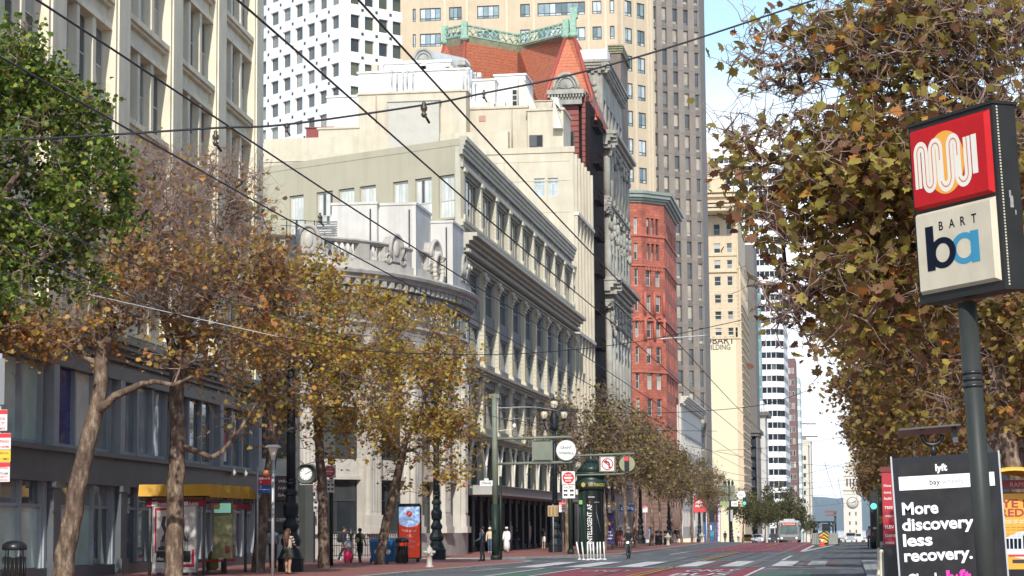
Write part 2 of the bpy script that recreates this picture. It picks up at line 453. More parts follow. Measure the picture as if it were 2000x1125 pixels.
# ------------------------------------------------------------------ 2 the bank with its rounded corner
def chaikin(pts, n=3):
    for _ in range(n):
        q = [pts[0]]
        for a, b in zip(pts[:-1], pts[1:]): q += [a.lerp(b, 0.25), a.lerp(b, 0.75)]
        pts = q+[pts[-1]]
    return pts
class Path:
    def __init__(s, pts, step=0.5):
        pts = chaikin([Vector(p) for p in pts]); acc = [0]
        for a, b in zip(pts[:-1], pts[1:]): acc.append(acc[-1]+(b-a).length)
        s.len = acc[-1]; n = int(s.len/step); s.P = []
        j = 0
        for i in range(n+1):
            t = s.len*i/n
            while j < len(acc)-2 and acc[j+1] < t: j += 1
            f = (t-acc[j])/max(1e-6, acc[j+1]-acc[j]); s.P.append(pts[j].lerp(pts[j+1], min(1, f)))
    def at(s, t):
        f = max(0, min(0.99999, t/s.len))*(len(s.P)-1); i = int(f); p = s.P[i].lerp(s.P[i+1], f-i)
        a, b = s.P[max(0, i-1)], s.P[min(len(s.P)-1, i+2)]; d = (b-a).normalized()
        return p, d
    def fa(s, t): p, d = s.at(t); return FA(p, d)
    def sweep(s, mb, prof, mat, t0=0, t1=None, step=0.6, close=True):
        t1 = s.len if t1 is None else t1; n = max(1, int((t1-t0)/step)); vs = []; m = len(prof)
        for i in range(n+1):
            p, d = s.at(t0+(t1-t0)*i/n); nn = Vector((d.y, -d.x))
            for dd, z in prof: vs.append((p.x+nn.x*dd, p.y+nn.y*dd, z))
        fs = [(i*m+k, i*m+(k+1) % m, (i+1)*m+(k+1) % m, (i+1)*m+k) for i in range(n) for k in range(m if close else m-1)]
        if close: fs += [tuple(range(m)), tuple(range(n*m+m-1, n*m-1, -1))]
        mb.add(vs, fs, mat)
def rect(d0, d1, z0, z1): return [(d0, z0), (d0, z1), (d1, z1), (d1, z0)]
def bank():
    st = M('bank_granite', (0.46, 0.43, 0.385), 0.8, 0.22, 0.9, 0.28, bmp=0.25)
    stp = M('bank_pale_stone', (0.56, 0.525, 0.455), 0.8, 0.14, 0.9, 0.2, bmp=0.15)
    dk = M('bank_shade_dark', (0.17, 0.165, 0.155), 0.75, 0.2, 0.8, 0.2)  # shade on the frieze below the cornice put into this dark tone
    r = root('bank_building', (-30, 135), 'grey granite bank with rounded corner, heavy cornice and balustraded parapet', 'building')
    P = Path([(-46, 121), (-38, 122.6), (-34, 123.5), (-30.0, 125.2), (-27.4, 129.0), (-25.9, 134), (-24.9, 140), (-25.2, 146.0), (-29, 151), (-38, 156.0), (-46, 160)])
    S = P.len
    w = MB()
    P.sweep(w, rect(-1.0, 0.0, 13.2, 16.3), st); P.sweep(w, rect(-1.0, 0.12, 0.05, 1.5), st)
    P.sweep(w, rect(-1.0, -0.9, 0.05, 13.2), stp)
    # entablature
    P.sweep(w, [(-0.1, 16.2), (-0.1, 17.2), (0.85, 17.2), (0.98, 17.08), (0.93, 16.9), (0.72, 16.78), (0.68, 16.62), (0.25, 16.5), (0.25, 16.2)], st)
    P.sweep(w, [(-0.05, 15.65), (-0.05, 16.195), (0.32, 16.195), (0.22, 15.9), (0.1, 15.65)], dk)
    P.sweep(w, [(-0.05, 13.3), (-0.05, 14.2), (0.22, 14.2), (0.3, 14.05), (0.12, 13.8), (0.08, 13.3)], st)
    P.sweep(w, rect(0.0, 0.06, 14.205, 15.64), dk)
    t = 0.3
    while t < S-0.5:
        f = P.fa(t); f.box(w, -0.16, 0.16, 16.22, 16.58, 0.2, 0.65, st); t += 0.72
    t = 0.2
    while t < S-0.5:
        f = P.fa(t); f.box(w, -0.1, 0.1, 15.72, 16.1, 0.1, 0.36, st); t += 0.36
    # giant order below: pilasters with windows between
    n = 13
    for i in range(n+1):
        t = 1.2+(S-2.4)*i/n; f = P.fa(t)
        f.box(w, -0.75, 0.75, 1.5, 13.2, -0.9, 0.0, stp)
        f.box(w, -0.5, 0.5, 2.6, 12.2, 0.0, 0.28, stp); f.box(w, -0.65, 0.65, 12.2, 13.2, 0.0, 0.4, stp)
        f.box(w, -0.7, 0.7, 1.5, 1.9, 0.0, 0.45, stp); f.box(w, -0.62, 0.62, 1.9, 2.6, 0.0, 0.36, stp)
        for j in range(4): f.box(w, -0.4+0.23*j, -0.3+0.23*j, 2.8, 12.0, 0.28, 0.31, st)
    for z0, z1 in ((4.9, 5.9), (9.0, 10.0)): P.sweep(w, rect(-0.85, -0.35, z0, z1), stp)
    P.sweep(w, rect(-0.85, -0.2, 4.7, 4.9), stp)
    w.build('wall', r)
    ws = WinSet(r, 'window')
    for i in range(n):
        t = 1.2+(S-2.4)*(i+0.5)/n; f = P.fa(t); hw = (S-2.4)/n/2-0.8
        for z0, z1 in ((1.55, 4.65), (5.95, 8.95), (10.05, 13.15)):
            window(ws, f, -hw, hw, z0, z1, 0.78, frame_dark, dark_glass, 0.12, 1, (0.62,), 0.1)
    ws.end()
    # parapet: solid dado, balusters, coping, cartouches
    b = MB(); P.sweep(b, rect(-0.35, 0.42, 17.21, 17.75), stp); P.sweep(b, rect(-0.25, 0.3, 17.75, 17.85), st)
    P.sweep(b, [(-0.25, 18.75), (-0.3, 18.98), (0.38, 18.98), (0.42, 18.88), (0.3, 18.75)], st)
    base_prof = [(0.09, 0), (0.09, 0.06), (0.05, 0.1), (0.12, 0.3), (0.13, 0.38), (0.06, 0.62), (0.05, 0.75), (0.1, 0.8), (0.1, 0.9)]
    tq = [S*i/400 for i in range(240)]; carts = [S*0.08]+[min(tq, key=lambda t: abs(proj((*P.at(t)[0], 18))[0]-px)) for px in (600, 762, 838, 893)]+[S*0.8]
    t = 1.0
    while t < S-1:
        near = min(abs(t-c) for c in carts)
        if near > 1.0 and int(t/0.42) % 11 not in (0, 1):
            p, d = P.at(t); b.lathe(base_prof, (p.x, p.y, 17.85), st, 8)
        elif near > 1.0 and int(t/0.42) % 11 == 0: P.fa(t).box(b, 0, 0.84, 17.85, 18.75, -0.2, 0.3, st)
        t += 0.42
    b.build('balustrade', r)
    for ci, t in enumerate(carts):
        m = MB(); f = P.fa(t); big = ci == 3
        f.box(m, -1.0, 1.0, 17.86, 18.74, -0.25, 0.34, st)
        s_ = 1.05 if big else 0.8
        pts = [(-0.95*s_, 17.9)]+[(-0.72*s_*math.cos(a), 18.75+0.95*s_*math.sin(a)) for a in [math.pi*i/10 for i in range(11)]]+[(0.95*s_, 17.9)]
        vs = [f.p(u, -0.2, z) for u, z in pts]+[f.p(u, 0.46, z) for u, z in pts]; k = len(pts)
        m.add(vs, [(i, (i+1) % k, k+(i+1) % k, k+i) for i in range(k)]+[tuple(range(k)), tuple(range(2*k-1, k-1, -1))], st)
        m.tube([f.p(-0.78*s_*math.cos(a), 0.48, 18.75+1.0*s_*math.sin(a)) for a in [math.pi*i/10 for i in range(11)]], 0.13, st, 8)
        m.ell(f.p(0, 0.48, 18.7), (0.28, 0.14, 0.5), stp, 12, Matrix.Translation(f.p(0, 0.48, 18.7)) @ f.T.to_3x3().to_4x4() @ Matrix.Translation(-f.p(0, 0.48, 18.7)))
        for sx in (-1, 1):
            m.tube([f.p(sx*(0.75+0.28*math.cos(a)), 0.42, 18.05+0.28*math.sin(a)) for a in [i*math.pi/5 for i in range(11)]], 0.09, st, 6)
            m.tube([f.p(sx*0.55, 0.5, 19.2), f.p(sx*0.7, 0.5, 18.6), f.p(sx*0.5, 0.5, 18.1)], [0.08, 0.14, 0.06], st, 6)
        if big:
            for i in range(22):
                a = -math.pi/2+i*2*math.pi/22
                m.ell(f.p(0.62*math.cos(a), 0.66, 18.0+0.95*math.sin(a)), (0.17, 0.17, 0.2), stp, 7)
        m.build('cartouche', r)
    # lettering
    m = MB(); wl = M('letter_white', (0.75, 0.75, 0.73), 0.5, 0.05)
    lab = 'WELLS FARGO BANK'; t0, _ = 0, 0
    ts = [S*i/400 for i in range(401)]
    tp = min([q_ for q_ in ts if q_ < S*0.6], key=lambda t: abs(proj((*P.at(t)[0], 15))[0]-762)); t = tp
    for chh in lab:
        if chh == ' ': t += 0.62; continue
        wd = 1.05 if chh == 'W' else (0.62 if chh in 'LEF' else 0.74)
        f = P.fa(t+wd/2); text(m, chh, f.tf(0, 0.075, 14.98), 0, -0.36, 0.78, wl, 0.02, None, 'C', 0.0, 0.02); t += wd+0.2
    m.build('lettering', r)
    # wall plaques
    pl = MB(); br = M('plaque_brown', (0.07, 0.035, 0.03), 0.4, 0.1)
    tt = min(ts, key=lambda t: abs(proj((*P.at(t)[0], 3))[0]-560)+(t > S*.5)*999); f = P.fa(tt); u, z = hit(f, 557, 953)
    f.box(pl, u-0.65, u+0.5, z-0.7, z+0.7, 0.1, 0.46, br)
    T = f.tf(u, 0.46, z)
    for i, s_ in enumerate(('WELLS', 'FARGO', 'BANK')): text(pl, s_, T, -0.07, 0.3-0.4*i, 0.16, MATS['letter_white'], 0.0, 0.8)
    u, z = hit(f, 562, 1015); f.box(pl, u-1.6, u+1.6, z-0.2, z+0.2, 0.1, 0.5, br)
    text(pl, 'SAFE DEPOSIT VAULTS', f.tf(u, 0.5, z), 0, -0.09, 0.17, MATS['letter_white'], 0, 2.8)
    pl.build('plaque', r)
    # roof, plant room
    c = MB(); poly = [(p.x, p.y) for p in P.P[::3]]+[(-48, 162)]
    ins = Path([(-46, 123), (-34, 125), (-28.8, 130), (-26, 140), (-27, 146), (-31, 149.5), (-46, 158)])
    c.prism([(p.x, p.y) for p in ins.P[::3]], 0.03, 17.1, stp)
    c.build('building_core', r)
    def block(pl_, pr_, yt, Y, dep, z0, mt):
        h = MB(); a, b_ = atY(pl_, yt, Y), atY(pr_, yt, Y); h.box(a.x, b_.x, Y, Y+dep, z0, (a.z+b_.z)/2, mt)
        h.box(a.x-0.06, b_.x+0.06, Y-0.06, Y+dep+0.06, (a.z+b_.z)/2+0.002, (a.z+b_.z)/2+0.16, mt); h.tube([(b_.x-0.4, Y-0.08, z0), (b_.x-0.4, Y-0.08, (a.z+b_.z)/2-0.3)], 0.05, MATS['dark_frame'], 5); h.box(a.x+0.5, a.x+1.1, Y-0.03, Y-0.002, z0+1.2, z0+1.7, MATS['bank_shade_dark']); h.build('roof_plant_room', r)
    pw_ = M('plant_room_grey_white', (0.62, 0.60, 0.56), 0.8, 0.12, 0.6, 0.22)
    block(648, 736, 400, 131, 6, 17.1, pw_); block(736.2, 812, 401, 131.6, 5, 17.1, pw_)
    block(812.5, 884, 436, 136.5, 4, 17.1, pw_)
    block(621, 647, 445, 130, 2, 17.1, white_paint)
    a = atY(640, 455, 129); h = MB()
    for i in range(9): h.box(a.x-0.7, a.x+0.6, 128.9, 129.0, a.z-0.5+i*0.14, a.z-0.42+i*0.14, M('vent_grey', (0.2, 0.2, 0.2), 0.5, 0.1))
    for px in (560, 578, 596, 614):
        q = atY(px, 430, 127); h.tube([(q.x, q.y, 17.1), (q.x, q.y, q.z)], 0.03, frame_dark, 5)
    for yy in (428, 440):
        q, q2 = atY(548, yy, 127), atY(640, yy+6, 127); h.tube([q, q2], 0.02, frame_dark, 5)
    h.build('roof_railing', r)
    # street awning of the ground floor
    return P
bankP = bank()

# ------------------------------------------------------------------ 3 tan department building
def tan():
    olive = M('olive_render', (0.43, 0.395, 0.285), 0.85, 0.08, 0.35, 0.10, bmp=0.1)
    tn = M('tan_stone', (0.46, 0.43, 0.345), 0.8, 0.12, 0.8, 0.22, bmp=0.12)
    crm = M('cream_pilaster', (0.60, 0.55, 0.41), 0.8, 0.08, 0.8, 0.1, bmp=0.2)
    r = root('department_store', (-27, 185), 'olive and tan department store with pilastered facade and bracketed cornice', 'building')
    cor = Vector((-27, 153)); us = Vector((math.sin(R(61)), -math.cos(R(61)))); Ls = 32
    fs = FA(cor-us*Ls, us); fm = FA(cor, (0, 1)); Lm = 64.2
    w = MB(); H = 29.6
    cols = [(565, 593), (618, 650), (661, 692), (702, 734), (767, 797), (810, 843), (856, 887)]
    cu = []
    for a, b in cols:
        y = 317+(887-b)*0.11; cu.append((hu(fs, a, y), hu(fs, b, y)))
    wall_grid(w, fs, 0, Ls, 0.1, H-0.4, cu, [(24.0, 27.15)], 0.35, olive)
    fs.box(w, -0.05, Ls+0.02, H-0.395, H+0.1, -0.4, 0.03, olive)
    # side cornice return
    for zz, oo, hh in ((22.1, 1.2, 0.5), (21.7, 0.8, 0.4), (21.3, 0.4, 0.4)): fs.box(w, Ls-1.2, Ls+0.0, zz, zz+hh-0.003, 0.0, oo*0.35, tn)
    n = 9; bay = (Lm-1.6)/n
    # market street side
    bays = [(1.6+bay*i, 1.6+bay*(i+1)) for i in range(n)]
    wins_u = [(a+0.2, b-0.6) for a, b in bays]
    rows = [(24.0, 27.3), (17.9, 20.6), (14.2, 16.7), (9.3, 12.4), (4.9, 7.9)]
    wall_grid(w, fm, 0.003, Lm, 4.15, H-0.5, wins_u, rows[::-1], 0.38, tn, M('grey_spandrel', (0.25, 0.24, 0.21), 0.8, 0.1, 0.8, 0.1))
    w.build('wall', r)
    c = MB()
    cornice(c, fm, -0.3, Lm, 28.5, 29.8, 0.5, tn, 0.02, 4)
    fm.box(c, -0.1, Lm, 27.6, 27.95, 0, 0.22, tn)
    cornice(c, fm, -1.1, Lm+0.3, 21.6, 22.7, 1.35, tn, 0.02, 4, 0.55, tn, 0.28)
    cornice(c, fm, 0, Lm, 23.4, 23.85, 0.3, tn, 0.02, 2)
    cornice(c, fm, -0.2, Lm, 13.0, 13.6, 0.55, tn, 0.02, 3)
    cornice(c, fm, -0.2, Lm, 8.2, 8.75, 0.6, tn, 0.02, 3)
    cornice(c, fm, -0.2, Lm, 20.9, 21.2, 0.35, tn, 0.02, 2)
    c.build('cornice', r)
    for i in range(n+1):
        pr = MB()
        u = 1.6+bay*i-0.2 if i else 0.75
        hw = 0.34
        for z0, z1, dd in ((23.86, 27.6, 0.16), (13.62, 20.88, 0.3), (8.8, 13.0, 0.2)):
            fm.box(pr, u-hw, u+hw, z0, z1, 0.0, dd, crm)
            fm.box(pr, u-hw-0.12, u+hw+0.12, z0, z0+0.35, dd-0.02, dd+0.12, crm)
            fm.box(pr, u-hw-0.14, u+hw+0.14, z1-0.3, z1-0.01, dd-0.02, dd+0.16, crm)
            if dd > 0.25:      # capital with carved volutes
                for k in range(3): fm.box(pr, u-hw-0.1+0.02*k, u+hw+0.1-0.02*k, z1-1.05+0.24*k, z1-0.88+0.24*k, dd-0.02, dd+0.1+0.07*k, crm)
                for sx in (-1, 1): pr.ell(fm.p(u+sx*0.42, dd+0.2, z1-0.48), (0.16, 0.16, 0.2), crm, 8)
            k = z0+0.6
            while k < z1-1.2: fm.box(pr, u+hw-0.02, u+hw+0.04, k, k+0.16, 0.0, dd-0.05, crm); fm.box(pr, u-hw-0.04, u-hw+0.02, k, k+0.16, 0.0, dd-0.05, crm); k += 0.32
        pr.build('pilaster', r)
    ws = WinSet(r)
    for a, b in cu: window(ws, fs, a+0.02, b-0.02, 24.02, 27.1, 0.3, frame_pale, M_glass('blind_glass', [(0, (0.62, 0.66, 0.62)), (0.6, (0.5, 0.54, 0.5)), (0.85, (0.07, 0.08, 0.09))], 0.25, 0.4), 0.1, 3, (0.42,), 0.1, olive)
    for a, b in wins_u:
        for k, (z0, z1) in enumerate(rows):
            if k == 4: continue
            m3 = 2 if k in (0,) else 1
            window(ws, fm, a+0.02, b-0.02, z0+0.02, z1-0.02, 0.34, tn if k in (0, 3) else MATS['mid_grey_paint'], dark_glass, 0.09, m3+1 if k == 0 else m3, (0.6,) if k != 0 else (), 0.16)
    ws.end()
    # arcade glazing with slender white ribs
    ar = MB(); gg = M_glass('teal_glass', [(0, (0.05, 0.075, 0.075)), (0.5, (0.09, 0.13, 0.13)), (0.8, (0.16, 0.2, 0.19))], 0.05)
    for a, b in bays:
        ar.quad(fm.p(a+0.2, -0.3, 4.9), fm.p(b-0.2, -0.3, 4.9), fm.p(b-0.2, -0.3, 8.1), fm.p(a+0.2, -0.3, 8.1), gg)
        for j in range(1, 5): x = a+(b-a)*j/5; fm.box(ar, x-0.04, x+0.04, 4.9, 8.1, -0.28, -0.18, frame_dark)
    ar.build('arcade_glazing', r)
    for i in range(n+1):
        rb = MB(); u = 1.6+bay*i-0.2
        for sx in (-1, 1):
            pts = [fm.p(u+sx*(0.18+1.5*(max(0, (z-5.0)/3.1))**2.2), 0.25, z) for z in [4.6+0.35*k for k in range(11)]]
            rb.tube(pts, [0.13]*11, M('rib_white', (0.72, 0.68, 0.56), 0.6, 0.1), 6)
        rb.build('arch_rib', r)
    aw = MB(); grey = M('awning_grey', (0.42, 0.42, 0.39), 0.5, 0.1, 1, 0.1)
    fm.box(aw, -0.5, Lm, 4.15, 4.75, 0.0, 2.4, grey); fm.box(aw, -0.5, Lm, 4.76, 4.82, 0.0, 2.5, grey)
    aw.build('canopy', r)
    sf = MB(); sb_ = M('shop_shade_black', (0.010, 0.009, 0.009), 0.5, 0.1, spec=0.2)  # dark frame, blackened further to stand for the canopy's shade
    for i in range(n*2+1):
        u = 0.4+(Lm-0.8)*i/(n*2); fm.box(sf, u-0.25, u+0.25, 0.1, 4.14, -0.5, 0.05, sb_)
        if i < n*2:
            u2 = 0.4+(Lm-0.8)*(i+1)/(n*2)
            sf.quad(fm.p(u+0.25, -0.2, 0.45), fm.p(u2-0.25, -0.2, 0.45), fm.p(u2-0.25, -0.2, 3.8), fm.p(u+0.25, -0.2, 3.8), dark_glass)
            fm.box(sf, u+0.25, u2-0.25, 0.1, 0.45, -0.5, -0.1, sb_); fm.box(sf, u+0.25, u2-0.25, 3.8, 4.14, -0.5, -0.1, sb_)
            fm.box(sf, (u+u2)/2-0.04, (u+u2)/2+0.04, 0.45, 3.8, -0.2, -0.1, mid_grey_paint)
            if i in (3, 6, 9):     # mannequins in the display
                for q in (0.8, 1.6): sf.tube([fm.p(u+q, -0.12, 0.5), fm.p(u+q, -0.12, 1.2), fm.p(u+q, -0.12, 1.9), fm.p(u+q, -0.12, 2.1), fm.p(u+q, -0.12, 2.35)], [0.07, 0.14, 0.17, 0.05, 0.09], wht, 7)
    sf.build('shopfront', r)
    c = MB(); e = fs.p(0, 0, 0)
    c.prism([(cor.x-0.57, cor.y+1.1), (cor.x-0.57, cor.y+Lm-0.02), (e.x-4, cor.y+Lm-0.02), (e.x+0.35, e.y+0.7)], 0.04, H-0.9, tn)
    c.build('building_core', r)
tan()

# ------------------------------------------------------------------ farther buildings
def vol(mb, pl_, pr_, yt, Y, dep, mt, z0=0.0, cap=None):
    a, b = atY(pl_, yt, Y), atY(pr_, yt, Y); z = (a.z+b.z)/2
    mb.box(a.x, b.x, Y, Y+dep, z0, z, mt)
    if cap: mb.box(a.x-0.15, b.x+0.15, Y-0.15, Y+dep+0.15, z+0.003, z+cap, mt)
    return a.x, b.x, z
def tower_face(r, fa, u0, u1, z0, z1, cols, rows, depth, wallm, frm, gl, wallmb, sp=None, vb=1, hb=(), fw=0.08, ws=None, off=0.06):
    wall_grid(wallmb, fa, u0, u1, z0, z1, cols, rows, depth, wallm, sp)
    for a, b in cols:
        for q0, q1 in rows: window(ws, fa, a, b, q0, q1, depth, frm, gl, fw, vb, hb, off)

def white_tower():
    wt = M('white_precast', (0.80, 0.80, 0.77), 0.7, 0.05, 0.4, 0.05)
    r = root('office_tower', (-70, 300), 'white office tower with a grid of square dark windows behind the olive building', 'tower')
    c0 = atY(672, 100, 300); ul = Vector((0.743, -0.669)); ur = Vector((0.669, 0.743)); Ll = 24
    fl = FA(Vector((c0.x, c0.y))-ul*Ll, ul); fr = FA((c0.x, c0.y), ur); z00 = 40; z1 = 92
    k = (300/4278)
    rows = []; top = hit(fr, 700, 31)[1]; zt = top
    pit = 49.3*k*1.01
    for i in range(-5, 12):
        b = top-23*k*1.15-pit*i; rows.append((b, b+25*k*1.12))
    rows = [q for q in sorted(rows) if q[0] > z00+1 and q[1] < z1-0.5]
    ca = [(hu(fl, p-7.5, 100), hu(fl, p+7.5, 100)) for p in (495+i*23.6-6 for i in range(8))]
    ca = [c for c in ca if c[0] > 0.2 and c[1] < Ll-0.4]
    cb = [(hu(fr, p, 100), hu(fr, p+18.5, 100)) for p in (685, 712.5, 740, 767)]
    w = MB(); ws = WinSet(r, 'window', 95)
    gl = M_glass('tower_glass', [(0, (0.10, 0.11, 0.11)), (0.4, (0.2, 0.21, 0.2)), (0.7, (0.28, 0.29, 0.27)), (0.9, (0.07, 0.08, 0.08))], 0.1)
    gl2 = M_glass('olive_glass', [(0, (0.07, 0.07, 0.04)), (0.4, (0.12, 0.12, 0.07)), (0.8, (0.03, 0.03, 0.03))], 0.1)
    tower_face(r, fr, 0.003, 9.3, z00, z1, cb, rows, 0.5, wt, frame_dark, gl2, w, None, 0, (), 0.06, ws)
    tower_face(r, fl, 0, Ll, z00, z1, ca, rows, 0.5, wt, frame_dark, gl, w, None, 0, (), 0.06, ws)
    for fa, cs in ((fl, ca), (fr, cb)):
        for q0, q1 in rows:
            for (a, b), (a2, b2) in zip(cs[:-1], cs[1:]): x = (b+a2)/2; fa.box(w, x-0.22, x+0.22, q0-0.95, q0-0.5, 0.0, 0.03, frame_dark)
    w.build('wall', r); ws.end()
    c = MB(); e = fl.p(0, -0.55, 0); g = fr.p(9.3, -0.55, 0); q = Vector((c0.x, c0.y, 0))+(-fl.n-fr.n)*0.6
    c.prism([(e.x, e.y), (q.x, q.y), (g.x, g.y), (g.x-16, g.y+16), (e.x-3, e.y+20)], 0.05, z1-0.1, wt); c.build('building_core', r)
white_tower()

def cream_block():
    cr = M('cream_render', (0.54, 0.48, 0.365), 0.8, 0.12, 0.5, 0.18)
    wh = M('bright_render', (0.60, 0.565, 0.49), 0.8, 0.1, 0.5, 0.15)
    r = root('stepped_hotel', (-35, 225), 'cream stepped building with white rooftop volumes behind the tan store', 'building')
    w = MB()
    fa = FA((-70, 219.5), (1, 0))
    zr = atY(1070, 293, 219.5).z; xr = 70-27.0
    cw = [(hu(fa, 1043, 360), hu(fa, 1064, 360)), (hu(fa, 1070, 360), hu(fa, 1090, 360))]
    rows = [(hit(fa, 1060, 383)[1], hit(fa, 1060, 348)[1])]
    wall_grid(w, fa, 0, xr, 26, zr-0.3, cw, rows, 0.25, cr)
    fa.box(w, -0.1, xr+0.12, zr-0.295, zr+0.3, -0.3, 0.12, cr)
    for zz in (zr-1.2, zr-3.2): fa.box(w, 4, xr-0.4, zz, zz+0.07, 0.0, 0.04, cr)
    fm = FA((-27.0, 219.5), (0, 1)); Lm = 14.3
    cm = [(0.8+2.9*i, 2.2+2.9*i) for i in range(5)]; rm = [(6+3.9*i, 8.6+3.9*i) for i in range(8)]
    wall_grid(w, fm, 0.003, Lm, 0.1, zr-0.3, cm, rm, 0.35, wh)
    for i in range(6): fm.box(w, 0.1+2.75*i, 0.55+2.75*i, 5, zr-0.5, 0.0, 0.35, cr)
    for q in (33.5, 9.6, 21.3): fm.box(w, 0, Lm, q, q+0.35, 0.0, 0.5, wh)
    w.box(-70, -27.3, 219.8, 233.8, 0.05, zr-0.05, cr)
    w.build('wall', r)
    ws = WinSet(r)
    for a, b in cw: window(ws, fa, a, b, *rows[0], 0.22, frame_pale, M_glass('sky_glass', [(0, (0.45, 0.5, 0.52)), (0.5, (0.35, 0.42, 0.46))], 0.1), 0.06, 2, (0.33, 0.66))
    for a, b in cm:
        for q in rm: window(ws, fm, a, b, *q, 0.33, frame_dark, dark_glass, 0.08, 1)
    ws.end()
    s = MB()
    def v(pl_, pr_, yt, Y, dep, mt, cap=0.25, z0=zr): return vol(s, pl_, pr_, yt, Y, dep, mt, z0, cap)
    v(1030, 1100, 216, 223, 6, cr); v(1034, 1088, 198, 226.5, 4, cr, 0.1)
    v(893, 1029.5, 213, 224, 8, cr); v(700, 910, 182, 221.5, 2.4, cr, 0.2); v(758, 857, 198, 220.5, 0.9, M('warm_grey', (0.45, 0.43, 0.37), 0.8, 0.08), 0.1)
    v(622, 700, 252, 221.5, 8, cr, 0.2); v(640, 704, 190, 226, 5, white_paint, 0.2)
    v(915, 966, 158, 229, 6, white_paint, 0.2); v(966.3, 1026, 148, 231, 6, white_paint, 0.2)
    v(700, 915, 140, 228, 9, white_paint, 0.2); v(740, 880, 124, 229, 8, white_paint, 0.3)
    v(598, 650, 250, 222.5, 6, M('maroon_cladding', (0.22, 0.04, 0.035), 0.6, 0.1), 0.1, zr-8)
    s.box(-60, -34, 221, 222.3, zr-4, atY(800, 262, 221).z, cr)
    # raking gable fins
    for a, b, c, Y in (((1020, 150), (1048, 212), (1020, 212), 224.5), ((1080, 188), (1098, 250), (1080, 250), 222.0), ((1075, 190), (1090, 190), (1095, 214), 222.5)):
        P_ = [atY(*q, Y) for q in (a, b, c)]; Q_ = [p+Vector((0, 2.5, 0)) for p in P_]
        s.add(P_+Q_, [(0, 1, 2), (5, 4, 3), (0, 3, 4, 1), (1, 4, 5, 2), (2, 5, 3, 0)], wh)
    for i in range(16):      # vents, ducts and parapet kit on the roofs
        q_ = rnd.choice(((720, 905, 138, 228.2), (900, 1020, 147, 230.5), (925, 1025, 211, 224.5), (1035, 1095, 214, 224))); px_ = rnd.uniform(q_[0], q_[1]); c_ = atY(px_, q_[2], q_[3]); w2 = rnd.uniform(0.15, 0.5)
        s.box(c_.x-w2, c_.x+w2, q_[3]+0.3, q_[3]+1.2, c_.z-0.1, c_.z+rnd.uniform(0.3, 0.9), rnd.choice((MATS['lead_roof'] if 'lead_roof' in MATS else wh, wh, cr)))
    jm = M('render_joint', (0.42, 0.36, 0.26), 0.9, 0.1)
    for z_ in (zr-6.5, zr-9.8): fa.box(s, 4, xr-0.4, z_, z_+0.06, 0.0, 0.02, jm)
    for u_ in (xr-14, xr-7.2): fa.box(s, u_, u_+0.05, 26, zr-0.4, 0.0, 0.02, jm)
    for px_, y0_, y1_, Y_ in ((905, 214, 262, 223.95), (1000, 214, 288, 223.95), (735, 184, 240, 221.45), (1012, 152, 205, 230.95)): a_, b_ = atY(px_, y0_, Y_), atY(px_, y1_, Y_); s.tube([(a_.x, Y_, a_.z), (a_.x, Y_, b_.z)], 0.07, jm, 5)
    a_ = atY(942, 226, 223.98); s.box(a_.x-0.35, a_.x+0.35, 223.93, 223.99, a_.z-0.6, a_.z, M('patch_pink', (0.42, 0.24, 0.18), 0.9, 0.1))
    s.build('rooftop_volume', r)
    d = MB()
    for (px, py, Y) in ((1044, 275, 222.9), ):
        f2 = FA((-70, Y), (1, 0)); a = hu(f2, 1034, 275); b = hu(f2, 1060, 275); z0 = hit(f2, 1044, 292)[1]; z1 = hit(f2, 1044, 264)[1]
        f2.box(d, a, b, z0+0.3, z1, 0, 0.08, frame_dark)
        for q in (0, 1): d.quad(f2.p(a+0.1+q*(b-a)/2, 0.1, z0+0.35), f2.p(a+(q+1)*(b-a)/2-0.05, 0.1, z0+0.35), f2.p(a+(q+1)*(b-a)/2-0.05, 0.1, z1-0.1), f2.p(a+0.1+q*(b-a)/2, 0.1, z1-0.1), dark_glass)
    f2 = FA((-70, 230.95), (1, 0)); a, z1 = hit(f2, 1000, 176); b, z0 = hit(f2, 1011, 208)
    f2.box(d, a, b, z0, z1, 0, 0.1, frame_pale)
    for i in range(3): q0 = z0+0.1+i*(z1-z0)/3; f2.box(d, a+0.08, b-0.08, q0, q0+(z1-z0)/3-0.12, 0.1, 0.12, dark_glass)
    d.build('window', r)
    # curved shell dormer on the roof and pipes
    e = MB(); p = atY(827, 108, 236); zc = atY(827, 122, 236).z
    lead = M('lead_roof', (0.45, 0.47, 0.47), 0.6, 0.15); stn = M('weathered_stone', (0.36, 0.35, 0.30), 0.85, 0.2, 1, 0.2)
    n = 12; prof = [(math.cos(math.pi*i/n), math.sin(math.pi*i/n)) for i in range(n+1)]; rr = 1.15
    vs = [(p.x+rr*c_, 236, zc+rr*1.3*s_) for c_, s_ in prof]+[(p.x+3.4+rr*c_, 241, zc+rr*1.3*s_) for c_, s_ in prof]
    e.add(vs, [(i, i+1, n+2+i, n+1+i) for i in range(n)]+[tuple(range(n+1))], lead, False)
    e.tube([(p.x+rr*c_, 235.9, zc+rr*1.3*s_) for c_, s_ in prof], 0.16, stn, 6)
    e.tube([(p.x+0.7*rr*c_, 235.9, zc+rr*0.95*s_) for c_, s_ in prof], 0.1, stn, 6)
    for i in range(2, n-1, 1): e.tube([(p.x, 235.9, zc+0.1), (p.x+0.6*prof[i][0], 235.85, zc+0.8*prof[i][1])], [0.05, 0.13], stn, 5)
    e.box(p.x-1.5, p.x+4.8, 235.6, 242, zc-0.5, zc, stn); e.box(p.x-1.2, p.x+4.5, 236.3, 241, zc-3.2, zc-0.5, stn)
    e.build('dormer', r)
